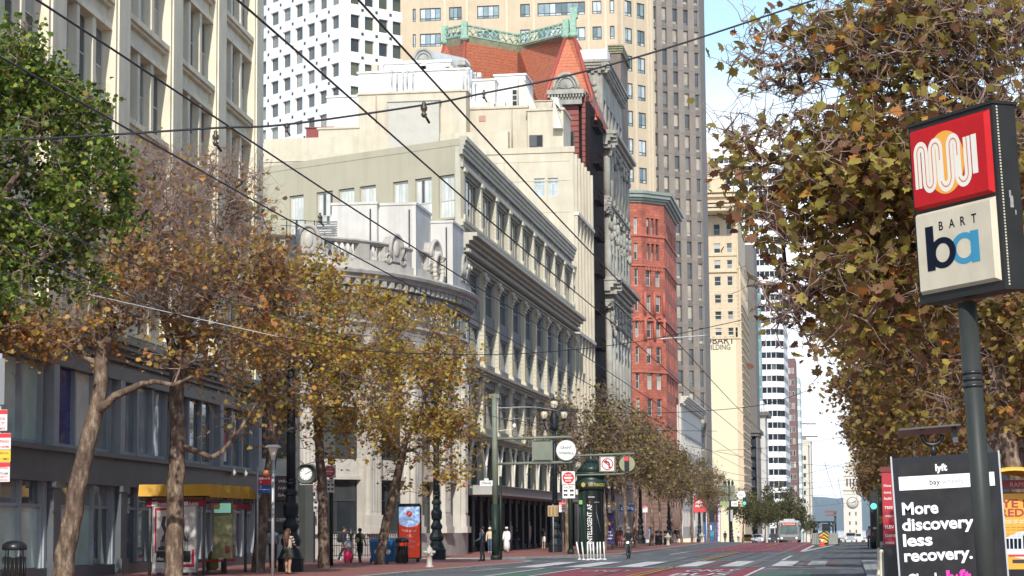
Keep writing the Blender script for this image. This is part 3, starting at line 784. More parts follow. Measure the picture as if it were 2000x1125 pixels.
    for i, px in enumerate((765, 775, 787, 795, 806, 905, 912, 920, 928)):
        e = MB(); q = atY(px, 140+(i % 3)*4, 227.5); e.tube([(q.x, q.y, q.z-1.5), (q.x, q.y, q.z+0.2)], 0.07+0.03*(i % 2), MATS['lead_roof'], 8); e.ell((q.x, q.y, q.z+0.25), (0.16, 0.16, 0.12), white_paint, 8); e.build('roof_vent', r)
cream_block()

def mansard():
    tile = M('orange_roof_tile', (0.56, 0.18, 0.09), 0.8, 0.3, 3.0)
    nt = tile.node_tree; b = nt.nodes['Principled BSDF']
    tc = nt.nodes.new('ShaderNodeTexCoord'); wv = nt.nodes.new('ShaderNodeTexWave'); wv.bands_direction = 'Z'; wv.wave_profile = 'SAW'
    wv.inputs['Scale'].default_value = 0.75; wv.inputs['Distortion'].default_value = 0.4; wv.inputs['Detail Scale'].default_value = 4
    nt.links.new(tc.outputs['Object'], wv.inputs[0]); bump(nt, b, wv.outputs['Fac'], 1.0, 0.3)
    prev = b.inputs['Base Color'].links[0].from_socket
    g = ramp(nt, wv.outputs['Fac'], [(0.0, (0.45, 0.4, 0.4)), (0.12, (1, 1, 1))])
    nt.links.new(mixc(nt, 1.0, prev, g, 'MULTIPLY'), b.inputs['Base Color'])
    cop = M('copper_green', (0.27, 0.42, 0.32), 0.8, 0.35, 3); ridge = M('ridge_red', (0.36, 0.07, 0.05), 0.6, 0.15)
    stn = M('weathered_stone', (0.36, 0.35, 0.30), 0.85, 0.2, 1, 0.2); moss = M('mossy_stone', (0.23, 0.22, 0.13), 0.9, 0.35, 2)
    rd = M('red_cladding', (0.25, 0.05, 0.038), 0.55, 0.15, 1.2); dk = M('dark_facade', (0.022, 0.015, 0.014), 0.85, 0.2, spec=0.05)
    r = root('mansard_building', (-30, 240), 'red clad building with orange tiled mansard roof and green copper cresting', 'building')
    t = MB()
    A, B, Cc, D = atY(870, 80, 259.5), atY(908, 72, 256), atY(1012, 92, 261.5), atY(1106, 68, 248)
    A2, B2, C2, D2 = atY(852, 150, 257), atY(902, 190, 252.5), atY(1012, 205, 258), atY(1060, 225, 250); Dm = atY(1104, 69, 254)
    E, E2 = atY(1120, 66, 247.5), atY(1170, 235, 241)
    D3 = atY(1052, 225, 241)
    back = Vector((0, 14, 0))
    for a, b_, c_, d_ in ((A, B, B2, A2), (B, Cc, C2, B2), (Cc, Dm, D2, C2), (Dm, D, D3, D2), (D, E, E2, D3)): t.quad(a, b_, c_, d_, tile)
    t.quad(E, E+back, E2+back, E2, tile); t.quad(A, A2, A2+back, A+back, tile)
    t.add([A, B, Cc, D, E, E+back, A+back], [(0, 1, 2, 3, 4, 5, 6)], roofing)
    for a, b_ in ((A, A2), (B, B2), (D, D3), (E, E2)): t.tube([a, b_], 0.22, ridge, 6)
    t.tube([Cc, C2], 0.1, MATS['dark_frame'], 5)
    t.build('roof', r)
    # cresting and mossy cornice
    c = MB()
    ring = [A, B, Cc, Dm, E]
    for i in range(4):
        a, b_ = ring[i], ring[i+1]; d = b_-a; Lh = d.length; nn = Vector((d.y, -d.x, 0)).normalized()*0.25
        for z0, z1, o, mt in ((-0.9, 0.1, 1.0, moss), (0.1, 0.3, 1.3, cop), (1.35, 1.52, 1.25, cop)):
            P_ = [a-nn*0.5, b_-nn*0.5, b_+nn*o, a+nn*o]
            c.add([p+Vector((0, 0, z0)) for p in P_]+[p+Vector((0, 0, z1)) for p in P_], [(3, 2, 1, 0), (4, 5, 6, 7), (0, 1, 5, 4), (1, 2, 6, 5), (2, 3, 7, 6), (3, 0, 4, 7)], mt)
        k = max(2, int(Lh/0.95))
        for j in range(k):
            p = a+d*(j/k)+nn*1.2; q = a+d*((j+1)/k)+nn*1.2; m_ = (p+q)/2
            c.tube([p+Vector((0, 0, 0.4)), m_+Vector((0, 0, .85)), q+Vector((0, 0, 1.35))], 0.07, cop, 5)
            c.tube([p+Vector((0, 0, 1.35)), m_+Vector((0, 0, .85)), q+Vector((0, 0, 0.3))], 0.07, cop, 5)
            c.ell(m_+Vector((0, 0, .83)), (0.14, 0.14, 0.2), cop, 6)
    for p in (A, B, D, E):
        c.box(p.x-0.35, p.x+0.35, p.y-0.6, p.y+0.1, p.z-0.2, p.z+1.8, cop)
        c.ell((p.x, p.y-0.3, p.z-0.2), (0.6, 0.5, 0.4), cop, 8)
    p = E; c.box(p.x-0.3, p.x+0.5, p.y-0.5, p.y+0.3, p.z+1.8, p.z+3.0, cop)
    c.build('cresting', r)
    # shell pediment on the pavilion
    s = MB(); z1 = atY(1107, 177, 239).z; xl, xr = atY(1070, 185, 239).x, atY(1142, 185, 239).x; xm = (xl+xr)/2
    s.box(xl, xr, 238.2, 242, z1-0.5, z1, stn); s.box(xl+0.3, xr-0.3, 238.7, 242, z1-1.6, z1-0.5, stn)
    x = xl+0.15
    while x < xr-0.2: s.box(x, x+0.16, 238.3, 238.72, z1-0.85, z1-0.503, stn); x += 0.34
    n = 12; rr = (xr-xl)*0.34; pts = [(xm+rr*math.cos(math.pi*i/n), z1+0.15+rr*1.25*math.sin(math.pi*i/n)) for i in range(n+1)]
    s.add([(a, 239, b_) for a, b_ in pts]+[(a, 242, b_) for a, b_ in pts], [tuple(range(n+1))]+[(i, i+1, n+2+i, n+1+i) for i in range(n)], stn)
    s.tube([(a, 238.9, b_) for a, b_ in pts], 0.2, stn, 6)
    s.tube([(xm+(a-xm)*0.72, 238.9, z1+0.15+(b_-z1)*0.72) for a, b_ in pts], 0.1, stn, 6)
    for i in range(1, n): s.tube([(xm, 238.95, z1+0.2), (xm+(pts[i][0]-xm)*0.62, 238.85, z1+0.1+(pts[i][1]-z1)*0.62)], [0.04, 0.12], stn, 5)
    s.build('shell_pediment', r)
    w = MB()
    xr_, zt = -27.6, atY(1120, 189, 239.5).z
    xl_ = atY(1060, 300, 239.5).x
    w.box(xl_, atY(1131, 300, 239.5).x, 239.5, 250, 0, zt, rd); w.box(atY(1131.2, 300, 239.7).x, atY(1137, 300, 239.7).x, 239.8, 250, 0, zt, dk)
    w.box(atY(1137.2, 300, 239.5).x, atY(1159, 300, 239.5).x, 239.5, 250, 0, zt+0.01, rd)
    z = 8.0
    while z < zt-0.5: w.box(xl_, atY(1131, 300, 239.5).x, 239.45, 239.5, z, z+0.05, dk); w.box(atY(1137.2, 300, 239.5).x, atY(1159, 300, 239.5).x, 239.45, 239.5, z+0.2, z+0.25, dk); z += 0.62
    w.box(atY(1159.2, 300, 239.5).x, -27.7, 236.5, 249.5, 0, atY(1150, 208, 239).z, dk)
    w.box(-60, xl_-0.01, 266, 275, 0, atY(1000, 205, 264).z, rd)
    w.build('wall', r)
    ws = WinSet(r)
    f = FA((xl_, 239.45), (1, 0)); a, z1 = hit(f, 1107, 256); b_, z0 = hit(f, 1122, 290)
    window(ws, f, a, b_, z0, z1, 0.0, frame_dark, dark_glass, 0.12, 0, ()); 
    fm = FA((-27.7, 236.5), (0, 1))
    for k in range(11):
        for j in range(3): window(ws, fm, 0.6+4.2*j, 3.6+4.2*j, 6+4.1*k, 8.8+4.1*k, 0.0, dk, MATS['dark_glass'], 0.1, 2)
    ws.end()
    for k in range(11):
        m = MB(); z = 5.2+4.1*k
        m.box(-27.69, -26.5, 238.2, 243.6, z-0.15, z, dk)
        for j in range(14): m.tube([(-26.55, 238.3+0.4*j, z), (-26.55, 238.3+0.4*j, z+1.0)], 0.03, dk, 4)
        m.tube([(-26.55, 238.2, z+1.0), (-26.55, 243.6, z+1.0)], 0.05, dk, 5); m.tube([(-27.6, 238.25, z+1), (-26.55, 238.25, z+1)], 0.05, dk, 5)
        m.build('balcony', r)
mansard()

def ornate():
    st = M('weathered_terracotta', (0.36, 0.345, 0.295), 0.85, 0.3, 0.7, 0.4, bmp=0.3)
    br = M('brown_party_wall', (0.20, 0.155, 0.125), 0.9, 0.15, 0.8, 0.15)
    r = root('ornate_highrise', (-30, 260), 'weathered grey ornate highrise with deep cornices beside the orange roof', 'building')
    w = MB(); zt = atY(1180, 112, 250).z
    fm = FA((-27.3, 250.5), (0, 1)); Lm = 22.5
    cols = [(1.0+3.6*i, 3.2+3.6*i) for i in range(6)]; rows = [(7.5+4.15*k, 10.3+4.15*k) for k in range(11)]
    wall_grid(w, fm, 0.003, Lm, 0.1, zt-1, cols, rows, 0.7, st)
    for i in range(7):
        u = 0.55+3.6*i
        for z0, z1 in ((40, 47.5), (28.3, 38), (9, 27)):
            w.tube([fm.p(u, 0.35, z0), fm.p(u, 0.35, (z0+z1)/2), fm.p(u, 0.35, z1)], [0.42, 0.4, 0.34], st, 8)
            fm.box(w, u-0.5, u+0.5, z0-0.5, z0, 0, 0.9, st); fm.box(w, u-0.5, u+0.5, z1, z1+0.5, 0, 0.9, st)
            for k in range(6): w.ell(fm.p(u+rnd.uniform(-0.4, 0.4), 0.75, z1-rnd.uniform(0, 3.0)), (0.3, 0.3, 0.45), st, 6)
    ff = FA((-44, 250.5), (1, 0))
    ff.box(w, 12.6, 16.68, 0.1, zt-1, -0.6, 0, st)
    ff.box(w, 12.8, 14.6, zt-7.2, zt-2.5, 0.0, 0.2, MATS['weathered_stone']); ff.box(w, 15.2, 16.3, zt-7.4, zt-2, 0.0, 0.25, st)
    for i in range(5): w.ell(ff.p(15.7, 0.25, zt-3-i*0.8), (0.45, 0.25, 0.35), st, 6)
    for x0, x1 in ((15.2, 16.5), (12.8, 13.5)): ff.box(w, x0, x1, zt-28, zt-11, 0.0, 0.35, st)
    w.box(-31.4, -28.1, 251.2, 273, 0.05, zt-1.1, br)
    w.build('wall', r)
    c = MB()
    for ci, (z0, z1, o) in enumerate(((zt-1.5, zt-0.2, 0.9), (zt-10.4, zt-8.8, 1.7), (zt-17.5, zt-16.3, 0.7), (zt-27.5, zt-25.9, 2.0), (38.3, 39.3, 0.9), (27.2, 28.0, 1.0), (6.3, 7.2, 1.0))):
        if ci: c.build('cornice', r); c = MB()
        cornice(c, fm, -o*0.8, Lm, z0, z1, o, st, 0.02, 4, 0.8 if o > 0.8 else 0, st, 0.35)
        cornice(c, ff, 12.6, 16.68+o, z0, z1-0.01, o*0.85, st, 0.02, 4, 0.8 if o > 0.8 else 0, st, 0.35)
    lead = MATS['lead_roof']; ff.box(c, 12.4, 17.3, zt-0.2, zt+1.1, -3, 0.1, M('roof_metal', (0.68, 0.7, 0.7), 0.5, 0.08))
    c.build('cornice', r)
    ws = WinSet(r)
    for a, b in cols:
        for q in rows: window(ws, fm, a, b, *q, 0.65, frame_dark, dark_glass, 0.1, 1)
    ws.end()
    m = MB(); x0, x1 = atY(1196, 300, 274).x, -27.4
    z1 = atY(1225, 106, 274).z
    m.box(x0, x1, 273.2, 282, 0, z1, br)
    q = MB()
    for k in range(4): m.box(x0-0.3, x1+0.3, 273.0, 283, z1+0.01+0.3*k, z1+0.2+0.3*k, MATS['mossy_stone'])
    m.build('party_wall', r)
ornate()

def beige_tower():
    bg = M('beige_panel', (0.54, 0.43, 0.29), 0.8, 0.08, 0.6, 0.08); cr = M('cream_strip', (0.60, 0.52, 0.38), 0.8, 0.06)
    r = root('residential_tower', (-50, 330), 'tall beige and peach residential tower behind the orange roof', 'tower')
    Y = 366; c0 = atY(1207, 100, Y); fl = FA((c0.x-42, Y), (1, 0)); Ll = 42; fr = FA((c0.x, Y), (0.63, 0.777))
    k = Y/4278; z00 = 35; z1 = 95
    rowsL = []; rowsR = []
    zb = hit(fl, 1170, 27)[1]
    for i in range(-3, 9): q = zb-i*52.5*k; rowsL.append((q, q+27*k))
    zb = hit(fr, 1229, 139)[1]
    for i in range(-4, 7): q = zb-i*55*k*1.02; rowsR.append((q, q+32*k))
    cl = [(hu(fl, a, 50), hu(fl, b, 50)) for a, b in ((806, 812), (820, 861), (877, 902), (932, 975), (1016, 1035), (1050, 1143), (1157, 1175), (1191, 1200))]
    crr = [(hu(fr, a, 150), hu(fr, b, 150)) for a, b in ((1222, 1236), (1246, 1261))]
    Lr = hu(fr, 1278, 150)
    rowsL = [q for q in sorted(rowsL) if q[0] > z00+1 and q[1] < z1-1]; rowsR = [q for q in sorted(rowsR) if q[0] > z00+1 and q[1] < z1-1]
    w = MB(); ws = WinSet(r, 'window', 90)
    gl = M_glass('bluish_glass', [(0, (0.25, 0.33, 0.35)), (0.35, (0.5, 0.55, 0.55)), (0.75, (0.12, 0.17, 0.18))], 0.08)
    wall_grid(w, fl, 0, Ll, z00, z1, cl, rowsL, 0.3, bg); wall_grid(w, fr, 0.003, Lr, z00, z1, crr, rowsR, 0.3, bg)
    for a, b in cl:
        for q in rowsL: window(ws, fl, a, b, *q, 0.28, frame_dark, gl, 0.14, max(0, int((b-a)/1.1)-0), (0.22,), 0.12)
    for a, b in crr:
        for q in rowsR: window(ws, fr, a, b, *q, 0.28, frame_dark, gl, 0.14, 1, (0.22,), 0.12)
    for px in (869, 912, 990, 1043, 1150, 1183): u = hu(fl, px, 50); fl.box(w, u-0.18, u+0.18, z00, z1, 0.0, 0.12, cr)
    for px in (1216, 1241, 1266, 1272): u = hu(fr, px, 150); fr.box(w, u-0.16, u+0.16, z00, z1, 0.0, 0.12, cr)
    w.build('wall', r); ws.end()
    c = MB(); g = fr.p(Lr, -0.35, 0); c.prism([(c0.x-42, Y+0.35), (c0.x-0.3, Y+0.35), (g.x, g.y), (g.x-8, g.y+20), (c0.x-42, Y+30)], 0.05, z1-0.1, bg); c.build('building_core', r)
beige_tower()

def dark_tower():
    cn = M('brown_grey_concrete', (0.255, 0.215, 0.18), 0.85, 0.12, 0.5, 0.12, island=0.12); cn2 = M('panel_grey', (0.19, 0.165, 0.14), 0.8, 0.1, 0.5, island=0.25)
    r = root('concrete_tower', (-30, 405), 'tall grey brown concrete tower of narrow strip windows behind the red building', 'tower')
    E = Vector((-26, 410)); u = Vector((0.81, 0.587)).normalized(); S = 17.0
    fa = FA(E-u*S, u); z1 = 112
    k = 400/4278
    cols = []
    for px in (1274, 1294, 1315, 1336, 1357): cols.append((hu(fa, px, 150), hu(fa, px+9.5, 150)))
    cols.insert(0, (cols[0][0]-2.1, cols[0][1]-2.1))
    zb = hit(fa, 1361, 174)[1]; rows = []
    for i in range(-5, 22): q = zb-i*43.2*k; rows.append((q, q+32*k))
    rows = [q for q in sorted(rows) if q[0] > 2 and q[1] < z1-1]
    w = MB(); ws = WinSet(r, 'window', 98)
    gl = M_glass('blind_or_dark', [(0, (0.07, 0.08, 0.085)), (0.3, (0.36, 0.32, 0.25)), (0.62, (0.14, 0.15, 0.15)), (0.82, (0.42, 0.38, 0.3))], 0.1)
    wall_grid(w, fa, 0, S, 0.1, z1, cols, rows, 0.45, cn, cn2)
    e = [0]+[x for c in cols for x in c]+[S]
    for i in range(0, len(e), 2):
        z = 3.0
        while z < z1-3: fa.box(w, e[i]+0.02, e[i+1]-0.02, z, z+4.0, 0.0, 0.05, cn); z += 4.04
    for a, b in cols:
        for q in rows[::-1]: window(ws, fa, a, b, *q, 0.42, frame_dark, gl, 0.07, 0, (0.2,), 0.1)
    w.build('wall', r); ws.end()
    f2 = FA(E, (0, 1)); c = MB(); f2.box(c, 0.0, 16, 0.1, z1, -0.4, 0.0, cn)
    g = fa.p(0, -0.5, 0); c.prism([(g.x, g.y), (E.x-0.5, E.y+0.35), (E.x-0.42, E.y+16), (g.x-4, g.y+24)], 0.05, z1-0.1, cn); c.build('building_core', r)
dark_tower()

def red_building():
    rs = M_brick('red_sandstone', (0.52, 0.15, 0.085), (0.38, 0.10, 0.06), (0.28, 0.085, 0.06), 0.9, 0.45, 0.03, var=0.45)
    trim = M('red_trim', (0.43, 0.125, 0.08), 0.8, 0.2); cop = M('grey_green_copper', (0.23, 0.27, 0.23), 0.6, 0.2, 2)
    dkst = M('brown_base_stone', (0.25, 0.155, 0.12), 0.9, 0.25, 1, 0.2, bmp=0.5)
    r = root('sandstone_building', (-29, 340), 'red sandstone office building with green copper cornice and arched windows', 'building')
    c2 = Vector((-27.5, 338)); um = Vector((0.67, 0.742)).normalized(); c1 = c2-um*4.9; ul = Vector((0.945, 0.327)).normalized(); c0 = c1-ul*9
    fl, fm, fr = FA(c0, ul), FA(c1, um), FA(c2, (0, 1)); H = hit(fm, 1290, 400)[1]
    pit = 4.0; w = MB(); ws = WinSet(r)
    zb = hit(fm, 1285, 459)[1]
    rows = [(zb-0.1-pit*i, zb+2.5-pit*i) for i in range(13)]; rows = [q for q in sorted(rows) if q[0] > 6]
    ca = [(5.6, 6.5), (7.7, 8.4)]
    wall_grid(w, fl, 0, 9.0, 0.1, H, [(hu(fl, 1238.5, 500), hu(fl, 1245.5, 500))], rows, 0.4, rs)
    cm = [(1.2, 1.85), (2.15, 2.8), (3.1, 3.75)]
    rt = rows[-2:]; rl = rows[:-2]
    wall_grid(w, fm, 0.003, 4.9, rt[0][0]-1.0, H, cm, rt, 0.4, rs)
    cl = [(0.9, 2.0), (2.9, 4.0)]
    wall_grid(w, fm, 0.003, 4.9, 0.1, rt[0][0]-1.005, cl, rl[:-1]+[rl[-1]] if rl[-1][1] < rt[0][0]-1.1 else rl[:-1], 0.4, rs)
    cr_ = [(1.2+3.2*i, 2.6+3.2*i) for i in range(7)]
    wall_grid(w, fr, 0.003, 24, 0.1, H, cr_, rows, 0.4, rs)
    for f, Ln in ((fl, 9.0), (fm, 4.9), (fr, 24)):
        for z in (rt[0][0]-1.0, rt[1][0]-0.35, 33.5, 25.5, 13.3): f.box(w, -0.1, Ln+0.1, z, z+0.28, 0, 0.22, trim)
    fm.box(w, 0.7, 4.7, 28.0, 33.4, 0.0, 0.5, rs) if False else None
    for i in range(7): fm.box(w, 0.7+0.55*i, 1.0+0.55*i, rt[0][0]-1.6, rt[0][0]-1.05, 0, 0.2, trim)
    for q0, q1 in rl[-3:-1]:        # oriel corner shafts
        for u in (0.5, 2.45, 4.45): w.tube([fm.p(u, 0.2, q0-0.4), fm.p(u, 0.2, q1+0.4)], 0.22, trim, 8)
    w.build('wall', r)
    for a, b in [(hu(fl, 1238.5, 500), hu(fl, 1245.5, 500))]:
        for q in rows: window(ws, fl, a, b, *q, 0.38, frame_pale, win_glass, 0.09, 0)
    for a, b in cm:
        for q in rt: window(ws, fm, a, b, *q, 0.38, frame_dark, win_glass, 0.06, 0)
    for a, b in cl:
        for q in rl: window(ws, fm, a, b, *q, 0.38, frame_pale, win_glass, 0.09, 0)
    for a, b in cr_:
        for q in rows: window(ws, fr, a, b, *q, 0.38, frame_pale, win_glass, 0.09, 0)
    ws.end()
    # arches over one storey
    ac = MB()
    q0, q1 = rl[-3]
    for f, a, b in ((fm, *cl[0]), (fm, *cl[1]), (fl, hu(fl, 1237.5, 500), hu(fl, 1246.5, 500))):
        x = (a+b)/2; rr = (b-a)/2+0.25
        ac.tube([f.p(x+rr*math.cos(t_), 0.12, q1-0.2+rr*math.sin(t_)) for t_ in [math.pi*i/8 for i in range(9)]], 0.2, trim, 6)
    ac.build('arch', r)
    c = MB()
    for f, Ln in ((fl, 9.0), (fm, 4.9), (fr, 24)):
        for i, (z0, z1, o) in enumerate(((0, 0.35, 0.3), (0.36, 0.7, 0.7), (0.71, 1.25, 1.1), (1.26, 1.7, 1.35))): f.box(c, -o*0.38, Ln+o*0.38, H+z0, H+z1, -0.5, o, cop)
    c.build('cornice', r)
    g = MB(); p = [fl.p(0, -0.45, 0), fm.p(0.2, -0.5, 0), fr.p(0.25, -0.45, 0), fr.p(24, -0.45, 0)]
    g.prism([(q.x, q.y) for q in p]+[(p[0].x, p[3].y)], 0.05, H+1.2, rs); g.build('building_core', r)
    # rusticated ground storey with arches
    b = MB()
    for f, Ln in ((fm, 4.9), (fr, 24), (fl, 9)):
        z = 0.1
        while z < 8.5: f.box(b, -0.1, Ln+0.1, z, z+0.62, 0.0, 0.3+0.08*(int(z*10) % 2), dkst); z += 0.66
    b.build('rusticated_base', r)
    d = MB()
    for i in range(4):
        x = 2.5+5.6*i; n = 10; pts = [(x-1.7, 0.12)]+[(x-1.7*math.cos(math.pi*j/n), 4.4+1.7*math.sin(math.pi*j/n)) for j in range(n+1)]+[(x+1.7, 0.12)]
        d.add([fr.p(a, 0.42, z) for a, z in pts], [tuple(range(len(pts)))], MATS['dark_glass'])
        d.tube([fr.p(a, 0.45, z) for a, z in pts], 0.22, dkst, 6)
    d.build('doorway', r)
red_building()

def hobart():
    ye = M('yellow_render', (0.66, 0.59, 0.40), 0.85, 0.04, 0.4, 0.05); tc_ = M('ochre_terracotta', (0.58, 0.46, 0.30), 0.8, 0.1, 0.9, 0.1, bmp=0.3)
    r = root('terracotta_tower', (-30, 550), 'yellow party wall highrise with terracotta crown and painted building name', 'tower')
    Y = 540; k = Y/4278; fa = FA((-48, Y), (1, 0)); zz = lambda y: hit(fa, 1415, y)[1]; uu = lambda x: hu(fa, x, 600)
    R_ = uu(1447); w = MB(); ws = WinSet(r)
    fa.box(w, 0, uu(1436), -3, zz(660), -0.3, 0.02, ye)
    fa.box(w, uu(1436)+0.003, R_, -3, zz(640), -0.3, 0, tc_)
    yb = [(437, 459), (475, 494), (508, 525), (540, 558), (574, 592), (607, 625), (640, 655)]
    cols = [(uu(1396), uu(1409)), (uu(1421), uu(1432))]
    rows = sorted([(zz(b), zz(a)) for a, b in yb])
    wall_grid(w, fa, 0, uu(1440), zz(660)+0.01, zz(425), cols, rows, 0.35, tc_)
    for a, b in cols:
        for q in rows: window(ws, fa, a, b, *q, 0.33, frame_pale, win_glass, 0.12, 0)
    for y, o in ((662, 0.3), (532, 0.5), (500, 0.3), (425, 0.5), (418, 0.9), (411, 1.2), (402, 1.0), (385, 1.1), (376, 0.8)): fa.box(w, 0, uu(1441 if y < 540 else 1446), zz(y), zz(y-3.2), -3, o, tc_)
    fa.box(w, 0, uu(1438), zz(425), zz(378), -6, 0.0, tc_)
    for i in range(14):
        x = uu(1385+4.2*i)
        fa.box(w, x, x+0.25, zz(401), zz(393), 0.0, 0.8, tc_); fa.box(w, x, x+0.22, zz(384), zz(379), 0.8, 1.0, tc_)
    for px in (1383, 1394, 1407, 1418, 1429):
        m = MB(); a = uu(px); n = 8
        pts = [(a, zz(423))]+[(a+0.45-0.45*math.cos(math.pi*j/n), zz(412)+0.45*math.sin(math.pi*j/n)) for j in range(n+1)]+[(a+0.9, zz(423))]
        m.add([fa.p(x, 0.03, z) for x, z in pts], [tuple(range(len(pts)))], MATS['dark_glass']); m.build('arched_window', r)
    for y in range(560, 655, 8):
        fa.box(w, 0, R_-0.5, zz(y), zz(y-0.8), 0.0, 0.05, ye)
    # upper stage and tiled roof
    fa.box(w, 0, uu(1421), zz(376), zz(332), -6, -1, tc_)
    fa.box(w, uu(1384), uu(1423), zz(334), zz(330), -6.5, -0.6, tc_)
    s = MB(); s.box(fa.o.x+uu(1385), fa.o.x+uu(1391), Y+0.95, Y+1.0, zz(365), zz(353), win_glass); s.build('window', r)
    fm = FA((fa.o.x+R_, Y), (0, 1)); L_ = 40
    cm = [(1.5+4.6*i, 4.2+4.6*i) for i in range(8)]; rm = [(5+4.15*i, 7.6+4.15*i) for i in range(15)]
    wall_grid(w, fm, 0.003, L_, -3, zz(520), cm, rm, 0.4, tc_)
    for i in range(26): fm.box(w, 0, L_, 4+2.1*i, 4.25+2.1*i, 0, 0.3, tc_)
    for i, y in enumerate((420, 412, 404)): fm.box(w, -8+i*0.2, 30, zz(y), zz(y-5), -10, -0.9+i*0.35, tc_)
    w.build('wall', r); 
    for a, b in cm:
        for q in rm: window(ws, fm, a, b, *q, 0.38, frame_dark, dark_glass, 0.12, 0)
    ws.end()
    ro = MB(); a, b, z0, za = fa.o.x-2, fa.o.x+uu(1424), zz(332), zz(306)
    xa = fa.o.x+uu(1384)
    ro.add([(a, Y+0.4, z0), (b, Y+0.4, z0), (b, Y+9, z0), (a, Y+9, z0), (a+4, Y+4, za), (xa, Y+4, za)], [(0, 1, 5, 4), (1, 2, 5), (2, 3, 4, 5), (3, 0, 4)], M('brown_pantile', (0.30, 0.22, 0.15), 0.8, 0.2))
    for i in range(16):
        x = b-0.3-i*0.65; t_ = min(1, max(0, (b-x)/(b-xa))); ro.tube([(x, Y+0.35, z0), (max(x-2.5*0, min(x, xa)), Y+0.35+3.6*min(t_*1.0, 1), z0+(za-z0)*min(t_, 1))], 0.1, MATS['brown_pantile'], 4)
    ro.box(xa-3, xa+0.8, Y+3, Y+5, za-1, zz(292), tc_); ro.build('roof', r)
    c = MB(); c.box(-47.9, fa.o.x+R_-0.45, Y+0.4, Y+39, -3, zz(425)-0.3, tc_); c.build('building_core', r)
    t = MB(); T = fa.tf(0, 0.03, 0)
    ink = M('faded_ink', (0.09, 0.06, 0.05), 0.8, 0.1)
    x0 = uu(1433.5); hh = (zz(657)-zz(670.5)); 
    me = 'HOBART'; text(t, me, T, x0-9.0, zz(671.5), hh, ink, 0.02, 9.0, 'L')
    text(t, 'BUILDING', T, uu(1425)-6.6, zz(683), hh*0.75, ink, 0.015, 6.6, 'L')
    t.build('painted_lettering', r)
hobart()

